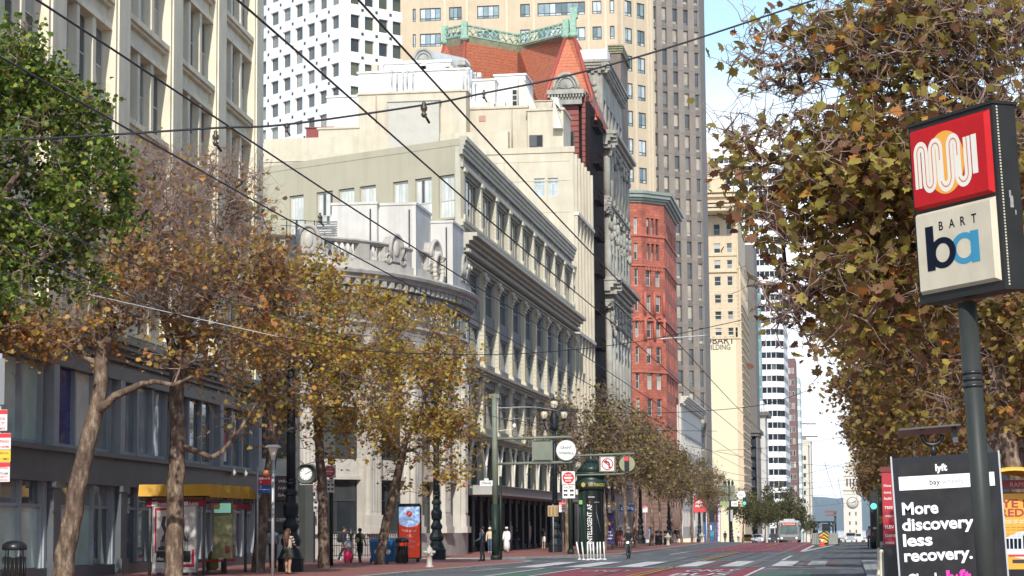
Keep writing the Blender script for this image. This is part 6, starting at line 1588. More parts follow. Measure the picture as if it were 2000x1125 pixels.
# --- bike share map kiosk
def map_kiosk():
    Y = 22; b0 = atY(1754, 1125, Y); k = Y/F; xl = atY(1739, 900, Y).x; xr = atY(1948, 900, Y).x; top = atY(1840, 893, Y).z
    W = xr-xl; L_ = L('map_kiosk', (xl+W/2+0.11, Y, 0.13), 'black bike share advertising kiosk with white slogan under a small solar panel', 'kiosk')
    H = top-0.13; up = Vector((-0.045, 0, 1)).normalized(); T = frame((-W/2, 0, 0), (Vector((1, 0, 0.0))-up*up.x).normalized(), up)
    b = MB(); fr = M('kiosk_black', (0.012, 0.014, 0.02), 0.5, 0.15, spec=0.25)
    b.box(0, W, 0.12, H, -0.12, 0, fr, T); b.box(0.2, W-0.2, 0, 0.12, -0.1, -0.02, fr, T); b.box(0.1, W-0.1, -0.0, 0.02, -0.25, 0.12, steel, T)
    for x0, x1 in ((-0.012, 0.004), (W-0.004, W+0.012)): b.box(x0, x1, 0.12, H+0.015, -0.06, 0.006, steel, T)
    L_.part(b, 'frame')
    s = MB(); X = lambda px, py: (px-1744-(py-893)*0.073)/ (F/Y) ; V = lambda py: H-(py-893)*k
    photo = M('poster_charcoal', (0.02, 0.02, 0.022), 0.5, 0.5, 5, spec=0.2)
    flat(s, T, 0.055, W-0.055, 0.25, V(927), photo, 0.0, 0.006); flat(s, T, 0.055, W-0.055, V(956), V(930), wht, 0.006, 0.008); flat(s, T, 0.055, W-0.055, V(927), V(905), photo, 0.006, 0.0075)
    text(s, 'lyft', T, X(1838, 918), V(922), 0.062, wht, 0.045, None, 'C', 0.0095)
    text(s, 'bay', T, X(1826, 945), V(948), 0.052, blk, 0.015, None, 'C', 0.0095); text(s, 'wheels', T, X(1859, 945), V(948), 0.052, M('faint_grey', (0.36, 0.37, 0.37), 0.5, 0), 0.015, None, 'C', 0.0095)
    for t, py, px in (('More', 1002, 1765), ('discovery,', 1032.5, 1765), ('less', 1062, 1767), ('recovery.', 1091, 1769)):
        wpx = {'More': 68, 'discovery,': 140, 'less': 55, 'recovery.': 128}[t]
        text(s, t, T, X(px, py), V(py), 0.113, wht, 0.03, wpx*k, 'L', 0.0095)
    text(s, 'Check', T, X(1775, 1130), V(1137), 0.11, wht, 0.03, 0.33, 'L', 0.0095); text(s, 'lyft', T, X(1848, 1130), V(1137), 0.125, M('ink_pink', (0.75, 0.03, 0.35), 0.5, 0), 0.045, 0.24, 'L', 0.0095)
    L_.part(s, 'poster')
    p = MB(); c = T @ Vector((W*0.40, H, -0.06)); p.tube([c, c+up*0.11], 0.024, black, 10)
    rc = c+up*0.21; p.tube([rc+Vector((0.10*math.cos(a), 0, 0.10*math.sin(a))) for a in [math.pi+math.pi*i/12 for i in range(13)]], 0.022, black, 8)
    L_.part(p, 'solar_bracket')
    q = MB(); c2 = rc+Vector((0, 0, 0.035)); TT = Matrix.Translation(c2) @ Matrix.Rotation(R(-4), 4, 'Y') @ Matrix.Rotation(R(-6), 4, 'X')
    q.box(-0.33, 0.27, -0.22, 0.22, 0, 0.018, black, TT); q.box(-0.31, 0.25, -0.2, 0.2, 0.0181, 0.021, M('solar_cell', (0.02, 0.03, 0.07), 0.2, 0.1), TT); q.box(0.19, 0.24, -0.05, 0.05, -0.14, 0, black, TT)
    L_.part(q, 'solar_panel')
map_kiosk()

# --- orange poster shelter at right edge
def shelter_right():
    Y = 31; k = Y/F; xl = atY(1951, 950, Y).x; L_ = L('poster_shelter', (xl, Y, 0.13), 'bus shelter end panel with an orange poster of a light rail train, right edge', 'bus shelter')
    V = lambda py: atY(1960, py, Y).z-0.13; fr = M('kiosk_black', (0.02, 0.022, 0.028)); org = M('poster_orange', (0.68, 0.34, 0.03), 0.5, 0.06)
    b = MB(); T = LT(0, 0, 0); b.box(-0.04, 1.3, 0.0, 0.12, V(1128), V(962), fr); b.box(-0.04, 0.03, -0.02, 0.14, 0, V(935), fr); b.box(1.25, 1.33, -0.02, 0.14, 0, V(935), fr); b.box(-0.06, 1.35, -0.03, 0.15, V(955), V(938), M('maroon_band', (0.2, 0.03, 0.05), 0.5, 0.1))
    text(b, 'RAPID', LT(0, -0.031, 0), 0.27, V(951), 0.062, M('band_pink', (0.6, 0.3, 0.3), 0.6, 0), 0.01)
    L_.part(b, 'frame')
    rf = MB(); n = 20; vs = []
    for j in (0, 1):
        for i in range(n+1): t = i/n; z = V(934)+0.14*abs(math.sin(t*math.pi*2.0))**0.7; vs += [(-0.3+1.9*t, -0.6+2.4*j, z), (-0.3+1.9*t, -0.6+2.4*j, z-0.05)]
    m_ = 2*(n+1); rf.add(vs, [(2*i, 2*i+2, m_+2*i+2, m_+2*i) for i in range(n)]+[(2*i+1, 2*i+3, 2*i+2, 2*i) for i in range(n)]+[(m_+2*i, m_+2*i+2, m_+2*i+3, m_+2*i+1) for i in range(n)], M('roof_amber', (0.60, 0.33, 0.02), 0.5, 0.12, 3), True); L_.part(rf, 'roof')
    s = MB(); T = LT(0, -0.001, 0); flat(s, T, 0.0, 1.24, V(1112), V(964), org, 0, 0.004)
    rd_ = M('poster_dark_red', (0.3, 0.03, 0.03), 0.5, 0.05); text(s, 'YE B', T, 0.02, V(991), 0.105, rd_, 0.03, 0.40, 'L'); text(s, 'REDA', T, 0.0, V(1009), 0.105, rd_, 0.03, 0.46, 'L')
    for py, w_ in ((1018, .4), (1022, .4)): text(s, 'END OF AN ERA', T, 0.05, V(py), 0.02, wht, 0.0, w_, 'L')
    for py in (1031, 1036, 1044, 1048): text(s, 'come ride along', T, 0.02, V(py), 0.016, blk, 0.0, 0.3, 'L')
    tb = M('train_white', (0.6, 0.65, 0.68), 0.5, 0.08); P_ = [(0.05, V(1052)), (0.22, V(1040)), (0.42, V(1036)), (0.62, V(1040)), (0.66, V(1052)), (0.66, V(1088)), (0.42, V(1096)), (0.12, V(1086)), (0.05, V(1078))]
    s.add([T @ Vector((x, y, 0.006)) for x, y in P_], [tuple(range(len(P_)))], tb)
    flat(s, T, 0.30, 0.55, V(1072), V(1046), navy, 0.007, 0.009)
    for i in range(4): flat(s, T, 0.07+0.055*i, 0.11+0.055*i, V(1072), V(1052), navy, 0.007, 0.009)
    flat(s, T, 0.1, 0.66, V(1087), V(1083), sred, 0.0095, 0.011); flat(s, T, 0.15, 0.6, V(1100), V(1093), blk, 0.007, 0.009)
    L_.part(s, 'poster')
shelter_right()

# --- red slogan stand
def red_stand():
    Y = 60; k = Y/F; xl = atY(1722, 925, Y).x; V = lambda py: atY(1730, py, Y).z-0.13
    L_ = L('poster_stand', (xl, Y, 0.13), 'tall red poster stand with white text behind the map kiosk', 'poster stand'); b = MB()
    b.box(0, 1.25, 0.0, 0.25, 0.0, V(1068), black); b.box(-0.05, 1.3, -0.03, 0.28, V(1068), V(1064), black); b.box(-0.05, 1.3, -0.03, 0.28, V(922), V(912), M('dark_red_cap', (0.15, 0.02, 0.02), 0.5, 0.1)); L_.part(b, 'frame')
    s = MB(); s.box(0.0, 1.25, 0.0, 0.25, V(1064), V(922), M('stand_red', (0.42, 0.02, 0.035), 0.5, 0.08)); T = LT(0, -0.002, 0)
    for t, py, h in (('How', 951, .07), ('nova', 964, .07), ('build', 976, .07), ('TREE', 994, .07), ('STREET', 1010, .05), ('ELEV', 1032, .08), ('DANC', 1049, .08), ('BRIDGE', 1062, .05)): text(s, t, T, 0.05, V(py), h, wht, 0.01, None, 'L')
    L_.part(s, 'poster')
red_stand()

# --- mast arms
def mast_a():
    Y = 115; b0 = atY(968, 1097, Y); x0 = b0.x; z = lambda py: atY(1000, py, Y).z-0.1; X = lambda px: atY(px, 900, Y).x-x0; k = Y/F
    L_ = L('signal_mast', (x0, Y, 0.1), 'green mast pole at the kerb with two arms carrying a round white street name disc', 'traffic mast')
    p = MB(); p.tube([(0, 0, 0), (0, 0, z(985))], 0.2, dgreen, 14); p.tube([(0, 0, z(985)), (0, 0, z(770))], [0.165, 0.14], agreen, 14); p.tube([(0, 0, 0), (0, 0, 0.25)], 0.27, dgreen, 12); p.box(-0.28, 0.28, -0.12, 0.12, z(777), z(769), agreen); p.tube([(0.28, 0.05, 0), (0.28, 0.05, z(930))], 0.07, dgreen, 8); L_.part(p, 'pole')
    a = MB()
    for y in (857, 906): a.tube([(0, 0, z(y)), (X(1118), 0, z(y-2))], 0.075, agreen, 8)
    for y in (797, 818): a.tube([(0, 0, z(y)), (X(1040), 0, z(y-1))], 0.012, steel, 4)
    L_.part(a, 'arm')
    s = MB(); s.box(X(1040), X(1080), -0.14, -0.06, z(902), z(861), agreen); s.box(X(1043), X(1077), -0.16, -0.141, z(899), z(864), agreen)
    for q in (z(900), z(862)): s.box(X(1043), X(1077), -0.165, -0.161, q-0.02, q+0.02, dgreen)
    L_.part(s, 'sign_back')
    d = MB(); T = LT(X(1107), -0.2, z(881)); disc(d, T, 0, 0, 0.55, agreen, -0.08, 36, None, 0.06); disc(d, T, 0, 0, 0.52, M('disc_white', (0.82, 0.82, 0.8), 0.5, 0.03), -0.02, 36, None, 0.025)
    text(d, 'GRANT', T, 0, 0.07, 0.13, blk, 0.02, 0.62); text(d, "O'FARRELL", T, 0, -0.22, 0.13, blk, 0.02, 0.82); L_.part(d, 'name_disc')
    n = MB(); T = LT(X(951), -0.2, z(943)); flat(n, T, -0.35, 0.33, -0.15, 0.13, wht, 0, 0.02); text(n, "O'Farrell", T, -0.01, -0.07, 0.13, blk, 0.02, 0.5, 'C', 0.024); flat(n, T, -0.12, 0.12, 0.14, 0.24, wht, 0, 0.02); L_.part(n, 'street_name_plate')
    c = MB(); c.tube([(0, 0, z(842)), (X(1003), 0, z(838))], 0.02, wp, 5); c.ell((X(1005), 0, z(832)), (0.11, 0.11, 0.13), wp, 10); L_.part(c, 'camera')
mast_a()
def dne(mb, T, s):
    flat(mb, T, -s, s, -s, s, wht, 0, 0.02); disc(mb, T, 0, 0, s*0.88, sred, 0.021, 28); flat(mb, T, -s*0.62, s*0.62, -s*0.14, s*0.14, wht, 0.026, 0.03)
    text(mb, 'DO NOT', T, 0, s*0.3, s*0.26, wht, 0.02, s*1.0, 'C', 0.031); text(mb, 'ENTER', T, 0, -s*0.56, s*0.26, wht, 0.02, s*0.9, 'C', 0.031)
def except_sign(mb, T, w, h):
    flat(mb, T, -w, w, -h, h, wht, 0, 0.02); text(mb, 'EXCEPT', T, 0, h*0.5, h*0.3, blk, 0.01, w*1.4, 'C', 0.024)
    for x, y in ((-0.5, 0.05), (0.5, 0.05), (-0.5, -0.6), (0.5, -0.6)):
        flat(mb, T, w*(x-0.3), w*(x+0.3), h*y, h*(y+0.25), blk, 0.021, 0.024); disc(mb, T, w*(x-0.18), h*y, w*0.09, blk, 0.021, 10); disc(mb, T, w*(x+0.18), h*y, w*0.09, blk, 0.021, 10)
def mast_b():
    Y = 140; x0 = atY(1115, 1080, Y).x; z = lambda py: atY(1150, py, Y).z-0.1; X = lambda px: atY(px, 950, Y).x-x0
    L_ = L('signal_mast', (x0, Y, 0.1), 'green pole with a no left turn sign and a red traffic light on its arms', 'traffic mast')
    p = MB(); p.tube([(0, 0, 0), (0, 0, z(885))], 0.15, dgreen, 12); p.tube([(0, 0, 0), (0, 0, 0.3)], 0.22, dgreen, 12); L_.part(p, 'pole')
    a = MB(); a.tube([(0, 0, z(890)), (X(1240), 0, z(887))], 0.07, agreen, 8); a.tube([(0, 0, z(928)), (X(1232), 0, z(926))], 0.06, agreen, 8); L_.part(a, 'arm')
    s = MB(); T = LT(X(1187.5), -0.18, z(907)); flat(s, T, -0.52, 0.52, -0.5, 0.5, agreen, -0.05, 0); flat(s, T, -0.42, 0.42, -0.42, 0.42, wht, 0.001, 0.02)
    ring(s, T, 0, 0, 0.38, 0.31, sred, 0.026)
    ribbon(s, T, [(0.12, -0.26), (0.12, 0.02), (0.06, 0.12), (-0.05, 0.14)], 0.10, blk, 0.024); s.add([T @ Vector(p_) for p_ in ((-0.26, 0.14, 0.024), (-0.04, 0.30, 0.024), (-0.04, -0.02, 0.024))], [(0, 1, 2)], blk)
    ribbon(s, T, [(-0.24, 0.24), (0.24, -0.24)], 0.07, sred, 0.028); L_.part(s, 'no_left_turn_sign')
    t = MB(); T = LT(X(1226), -0.15, z(907)); disc(t, T, 0, 0, 0.5, M('backplate_olive', (0.30, 0.31, 0.20), 0.6, 0.1), 0, 32, None, 0.03)
    t.box(-0.14, 0.14, -0.5, 0.46, 0.04, 0.24, black, T)
    for i, m_ in enumerate((M('lamp_red_lit', (0.9, 0.02, 0.03), 0.4, 0, emit=2.2), M('lamp_off', (0.03, 0.03, 0.03), 0.3, 0), MATS['lamp_off'])): disc(t, T, 0, 0.31-0.31*i, 0.125, m_, 0.245, 16, None, 0.02); t.tube([T @ Vector((0.14*math.cos(a), 0.31-0.31*i+0.14*math.sin(a), 0.27)) for a in [math.pi*j/6 for j in range(7)]], 0.02, black, 4)
    L_.part(t, 'traffic_light')
    q = MB(); dne(q, LT(X(1111), -0.2, z(933)), 0.42); L_.part(q, 'do_not_enter_sign')
    q = MB(); except_sign(q, LT(X(1111.5), -0.2, z(960)), 0.40, 0.42); L_.part(q, 'exception_sign')
mast_b()
def small_sign(px, py, Y, w, h, mats, lines, label, poletop=None, name='parking_sign', pole=True, group=None):
    c = atY(px, py, Y); L_ = L(name, (c.x, Y, 0.1), label, 'sign', group); b = MB(); zc = c.z-0.1
    if pole: b.tube([(0, 0.06, 0), (0, 0.06, zc+h/2+0.1)], 0.035, steel, 8); L_.part(b, 'pole')
    s = MB(); T = LT(0, 0, zc); flat(s, T, -w/2, w/2, -h/2, h/2, mats[0], 0, 0.02)
    if len(mats) > 1: flat(s, T, -w/2, w/2, h*0.22, h/2, mats[1], 0.021, 0.024)
    for t, y, hh, m_ in lines: text(s, t, T, 0, h*y, h*hh, m_, 0.01, w*0.8, 'C', 0.027)
    L_.part(s, 'sign_plate'); return L_
small_sign(1099, 990, 143, 0.5, 0.68, [wht, sred], [('NO', 0.3, 0.1, wht), ('ANY', 0.0, 0.13, sred), ('TIME', -0.25, 0.13, sred)], 'small red and white parking sign left of the green advertising column')
small_sign(1260, 994, 226, 0.5, 0.7, [wht, sred], [('NO', 0.3, 0.1, wht), ('ANY', 0.0, 0.13, sred)], 'far parking sign between the two distant lamp posts')
small_sign(1313, 994, 245, 0.5, 0.7, [wht, sred], [('NO', 0.3, 0.1, wht), ('TIME', 0.0, 0.13, sred)], 'far parking sign before the stone arch entrance')
small_sign(1195, 988, 178, 0.7, 0.5, [wht, syel], [('TOW', 0.0, 0.2, sred), ('AWAY', -0.3, 0.2, sred)], 'yellow topped parking sign behind the purple poster', name='tow_sign')
L_ = small_sign(1080, 998, 146, 0.7, 0.72, [M('timber_sign', (0.50, 0.36, 0.18), 0.7, 0.15)], [], 'tan slatted wooden sign beside the triple lamp post', name='wooden_sign')
s = MB(); zc = atY(1080, 998, 146).z-0.1
for i in range(3): s.box(-0.3+i*0.24, -0.14+i*0.24, -0.05, -0.021, zc-0.3, zc+0.3, MATS['gloss_black'] if False else M('timber_dark', (0.30, 0.2, 0.1), 0.7, 0.15))
L_.part(s, 'slat_panel')
# sign poles in front of the bank
def sign_pole(px, Y, ptop, items, label):
    x0 = atY(px, 1000, Y).x; L_ = L('sign_pole', (x0, Y, 0.1), label, 'sign pole'); p = MB(); zt = atY(px, ptop, Y).z-0.1; p.tube([(0, 0, 0), (0, 0, zt)], 0.09, dgreen, 10); L_.part(p, 'pole')
    for kind, x, y, a, b in items:
        q = MB(); c = atY(x, y, Y); T = LT(c.x-x0, -0.12, c.z-0.1)
        if kind == 'dne': dne(q, T, a)
        elif kind == 'ex': except_sign(q, T, a, b)
        elif kind == 'left': flat(q, T, -a, a, -a*1.1, a*1.1, wht, 0, 0.02); ring(q, T, 0, 0.03, a*0.9, a*0.72, sred, 0.024); ribbon(q, T, [(0, -a*0.5), (0, a*0.6)], a*0.16, blk, 0.022); ribbon(q, T, [(-a*.55, a*.55), (a*.55, -a*.5)], a*0.14, sred, 0.026)
        L_.part(q, 'sign_plate')
sign_pole(647, 98, 905, [('dne', 645, 921, 0.29, 0), ('ex', 647, 949, 0.17, 0.3)], 'dark sign pole with a do not enter sign right of the straight tree')
sign_pole(626, 100, 936, [('left', 621, 952, 0.2, 0), ('ex', 622, 984, 0.2, 0.36)], 'dark sign pole with a no turn sign left of the straight tree')
c = atY(633, 900, 93); L_ = L('bird_box', (c.x+0.32, 93, c.z-0.16), 'small yellow box fixed high on the straight tree trunk', 'box'); b = MB(); b.box(-0.14, 0.14, -0.1, 0.1, 0, 0.28, M('box_yellow', (0.5, 0.36, 0.05), 0.6, 0.15)); b.prism([(-0.18, -0.14), (0.18, -0.14), (0.18, 0.14), (-0.18, 0.14)], 0.28, 0.32, MATS['box_yellow']); b.box(-0.03, 0.03, -0.105, -0.101, 0.12, 0.2, blk); L_.part(b, 'box_body')

# --- ornate lamp posts
def lamp_proto(loc, label):
    L_ = L('lamp_post', loc, label, 'lamp post', 'ornate three lantern lamp posts'); H = 9.0
    b = MB(); b.lathe([(0.50, 0), (0.50, 0.45), (0.53, 0.5), (0.47, 0.58), (0.34, 0.9), (0.30, 0.98), (0.38, 1.06), (0.40, 1.22), (0.27, 1.5), (0.25, 1.6), (0.32, 1.68), (0.33, 1.8), (0.22, 2.0), (0.2, 2.1), (0.28, 2.18), (0.31, 2.5), (0.28, 2.62), (0.2, 2.72), (0.2, 2.95), (0.27, 3.0), (0.27, 3.1), (0.2, 3.2), (0.17, 3.3)], (0, 0, 0), lampm, 8, None, False)
    L_.part(b, 'base')
    p = MB(); p.tube([(0, 0, 3.2), (0, 0, 6), (0, 0, H-0.2)], [0.185, 0.165, 0.14], lampm, 14)
    for z in (3.4, 3.55, 5.4, 7.6): p.tube([(0, 0, z), (0, 0, z+0.08)], 0.21, lampm, 12)
    L_.part(p, 'pole')
    c = MB(); c.lathe([(0.15, 0), (0.3, 0.3), (0.22, 0.5), (0.34, 0.9), (0.2, 1.2), (0.12, 1.5)], (0, 0, H-0.6), lampm, 10)
    c.box(-0.32, 0.32, -0.1, 0.1, H-0.2, H+0.45, lampm)
    for s_ in (-1, 1):
        c.tube([(s_*0.1, 0, H-0.4), (s_*0.5, 0, H-0.55), (s_*0.72, 0, H-0.1), (s_*0.7, 0, H+0.2)], 0.05, lampm, 6); c.tube([(s_*0.1, 0, H+0.1), (s_*0.8, 0, H+0.15)], 0.045, lampm, 6)
        c.tube([(s_*0.6, 0, H-0.3), (s_*0.9, 0, H-0.9), (s_*0.75, 0, H-1.2)], 0.04, lampm, 6)
    L_.part(c, 'crossarm')
    gl = M('lantern_glass', (0.62, 0.56, 0.42), 0.35, 0.1)
    for x, z, s_ in ((-0.7, H+0.22, 1), (0.7, H+0.22, 1), (0, H+0.95, 1.15)):
        m = MB(); m.lathe([(0.12*s_, 0), (0.2*s_, 0.1), (0.26*s_, 0.3), (0.24*s_, 0.48), (0.12*s_, 0.6)], (x, 0, z), gl, 10)
        for k in range(5): a = 2*math.pi*k/5; m.tube([(x+0.2*s_*math.cos(a), 0.2*s_*math.sin(a), z+0.08), (x+0.27*s_*math.cos(a), 0.27*s_*math.sin(a), z+0.32), (x+0.14*s_*math.cos(a), 0.14*s_*math.sin(a), z+0.6)], 0.015, lampm, 4)
        ln_ = L_.part(m, 'lantern'); m = MB(); m.lathe([(0.16*s_, 0.58), (0.2*s_, 0.62), (0.06*s_, 0.75), (0.02, 0.95)], (x, 0, z), lampm, 8); m.lathe([(0.04, -0.12), (0.16*s_, 0.02), (0.16*s_, 0.05)], (x, 0, z), lampm, 8); L_.part(m, 'lantern_cap', ln_)
    return L_.o
lp = lamp_proto((atY(1085, 1078, 152).x, 152, 0.1), 'ornate triple lamp post behind the round street name disc')
for px, Y, lab in ((568, 84, 'nearest ornate lamp post beside the woman in the striped sweater'), (853, 117, 'ornate lamp post right of the white hydrant'), (1252, 234, 'distant ornate lamp post right of the blue bank sign'), (1308, 262, 'distant ornate lamp post behind the dark litter bins'), (1367, 330, 'farthest ornate lamp post by the red shop banner'), (1430, 420, 'tiny ornate lamp post beside the far sign gantry')):
    q = atY(px, 1090, Y); dup(lp, (q.x, Y, gz(Y)+0.1), None, lab)
b = MB(); q = atY(533, 1000, 77); L_ = L('street_light', (q.x, 77, 0.1), 'slim pale post light with a flat square top near the transit stop sign', 'street light')
zt = atY(533, 894, 77).z-0.1; zz_ = atY(533, 871, 77).z-0.1; b.tube([(0, 0, 0), (0, 0, zt)], 0.06, steel, 10); L_.part(b, 'pole')
b = MB(); b.lathe([(0.07, zt-0.1), (0.09, zt), (0.2, zz_-0.08)], (0, 0, 0), M('lamp_diffuser', (0.7, 0.68, 0.6), 0.4, 0.05), 4, None, False); b.lathe([(0.2, 0), (0.33, 0.03), (0.33, 0.06), (0.2, 0.12)], (0, 0, zz_-0.08), wp, 4, None, False); L_.part(b, 'lamp_head')
# transit stop sign
q = atY(517, 947, 83); L_ = L('stop_sign', (q.x, 83, 0.1), 'red and blue transit stop sign left of the slim pale post light', 'sign'); zc = q.z-0.1
b = MB(); b.tube([(-0.3, 0.05, 0), (-0.3, 0.05, zc+0.7)], 0.04, steel, 8); L_.part(b, 'pole')
s = MB(); T = LT(0, 0, zc); flat(s, T, -0.24, 0.24, 0.0, 0.33, sred, 0, 0.04); flat(s, T, -0.24, 0.24, -0.32, -0.001, sblue, 0, 0.04); flat(s, T, -0.22, -0.05, 0.2, 0.29, wht, 0.041, 0.044); text(s, 'RAPID', T, 0.09, 0.21, 0.07, wht, 0.02, 0.26, 'C', 0.046); text(s, '9', T, -0.15, 0.06, 0.1, wht, 0.02, None, 'C', 0.046); text(s, '5', T, -0.15, -0.14, 0.1, wht, 0.02, None, 'C', 0.046)
flat(s, T, -0.22, 0.22, -0.19, -0.175, wht, 0.041, 0.044); s.ell((0.05, 0.0, zc+0.45), (0.13, 0.06, 0.13), M('stop_orange', (0.75, 0.25, 0.1), 0.5, 0.1), 12); L_.part(s, 'sign_plate')

# --- advertising column
def ad_column():
    Y = 141; x0 = atY(1156, 1080, Y).x; L_ = L('advertising_column', (x0, Y, 0.1), 'dark green domed advertising column with a black vertical poster', 'advertising column'); z = lambda py: atY(1156, py, Y).z-0.1; r = 0.80
    gr = M('column_green', (0.016, 0.036, 0.026), 0.4, 0.2, 2); b = MB(); b.lathe([(r+0.06, 0), (r+0.06, 0.3), (r, 0.35), (r, z(957))], (0, 0, 0), gr, 32)
    for k in range(12): a = 2*math.pi*k/12; b.tube([(r*math.cos(a), r*math.sin(a), 0.3), (r*math.cos(a), r*math.sin(a), z(957))], 0.04, gr, 5)
    L_.part(b, 'column_body')
    c = MB(); c.lathe([(r, 0), (r+0.2, 0.08), (r+0.22, 0.55), (r+0.1, 0.6), (r+0.1, 0.95), (r+0.2, 1.0), (r+0.2, 1.1), (r+0.02, 1.2)], (0, 0, z(957)), gr, 32)
    zb = z(957)+0.3; T = None
    gold = M('letter_gold', (0.55, 0.40, 0.12), 0.45, 0.1)
    me = tmesh('SAN FRANCISCO', 0.02); xs = [v.co.x for v in me.vertices]; s_ = 1.25/(max(xs)-min(xs)); R2 = r+0.235
    vs = [(v.co.x-min(xs))*s_ for v in me.vertices]
    c.add([(R2*math.sin((x-0.05)/R2), -R2*math.cos((x-0.05)/R2), zb-0.08+v.co.y*0.27) for x, v in zip(vs, me.vertices)], [tuple(p.vertices) for p in me.polygons], gold)
    disc(c, LT(-0.38, -R2*0.93-0.01, zb+0.02) @ Matrix.Rotation(R(-20), 4, 'Y'), 0, 0, 0.15, gold, 0, 16, None, 0.02); L_.part(c, 'cornice')
    d = MB(); z1 = z(957)+1.2; d.lathe([(r+0.12, 0), (0.6, 0.35), (0.3, 0.75), (0.16, 0.85), (0.2, 0.95), (0.12, 1.05), (0.05, 1.3), (0.09, 1.42), (0.02, 1.6)], (0, 0, z1-0.02), gr, 24)
    for k in range(12): a = 2*math.pi*k/12; d.tube([((r+0.12)*math.cos(a), (r+0.12)*math.sin(a), z1), (0.6*math.cos(a), 0.6*math.sin(a), z1+0.36), (0.3*math.cos(a), 0.3*math.sin(a), z1+0.76)], 0.03, gr, 4)
    L_.part(d, 'dome')
    p = MB(); n = 14; R3 = r+0.03; a0, a1 = R(-18), R(78); vs = []
    for i in range(n+1): a = a0+(a1-a0)*i/n; vs += [(R3*math.sin(a), -R3*math.cos(a), 0.5), (R3*math.sin(a), -R3*math.cos(a), z(959))]
    p.add(vs, [(2*i, 2*i+2, 2*i+3, 2*i+1) for i in range(n)], M('poster_black', (0.012, 0.013, 0.015), 0.3, 0.1), True)
    R4 = R3+0.012
    def bend(txt, x, z0, h, ln, mat, rot=True, bold=0.0):
        me = tmesh(txt, bold); xs = [v.co.x for v in me.vertices]; ys_ = [v.co.y for v in me.vertices]; sx = ln/(max(xs)-min(xs)); sy = h/0.69
        out = []
        for v in me.vertices:
            tx, ty = (v.co.x-min(xs))*sx, v.co.y*sy
            X_, Z_ = (x-ty, z0+tx) if rot else (x+tx, z0+ty)
            out.append((R4*math.sin(X_/R4), -R4*math.cos(X_/R4), Z_))
        p.add(out, [tuple(q.vertices) for q in me.polygons], mat)
    bend('INTELLIGENT AF', 0.12, 0.65, 0.29, z(985)-0.65, wht, True, 0.02)
    bend('o3 one', -0.10, z(972), 0.08, 0.42, wht, False, 0.03); bend('FROM YOU', 0.3, z(982), 0.05, 0.35, wht, False); bend('.', -0.05, z(982), 0.5, 0.09, sred, False)
    tube_pts = [(R4*math.sin(t/R4), -R4*math.cos(t/R4)) for t in (0.42, 0.75)]
    p.tube([(tube_pts[0][0], tube_pts[0][1], z(1000)), (tube_pts[1][0], tube_pts[1][1], 1.4)], 0.03, M('poster_sheen', (0.12, 0.12, 0.13), 0.4, 0.1), 4)
    L_.part(p, 'poster')
    g = MB(); g.box(-0.72, -0.5, -0.66, -0.62, z(985), z(977), M('sticker_green', (0.25, 0.45, 0.15), 0.5, 0.1)); L_.part(g, 'sticker')
ad_column()
# white flexible posts
for i, px in enumerate((1130, 1138, 1148, 1154, 1160, 1167, 1173, 1181)):
    q = atY(px+(2 if i < 2 else 0), 1088, 121-(i % 3)*1.2); b = MB(); ln = (-0.16, -0.1, 0, -0.03, -0.03, 0, -0.02, -0.05)[i]
    o = (q.x, q.y, 0.0); t = MB(); t.lathe([(0.12, 0), (0.12, 0.03), (0.05, 0.06)], (0, 0, 0), wp, 10); t.tube([(0, 0, 0.04), (ln, 0, 0.97)], 0.042, wp, 10)
    ob = t.build('flexible_post'); ob.location = o
    tag(ob, ('leaning white flexible post, leftmost of the row in the road', 'leaning white post, second from the left in the row', 'white flexible post, third from the left in the row', 'white flexible post, fourth from the left in the row', 'white flexible post, fourth from the right in the row', 'white flexible post, third from the right in the row', 'white flexible post, second from the right in the row', 'white flexible post, rightmost of the row before the advertising column')[i], 'post', 'white posts in the road')
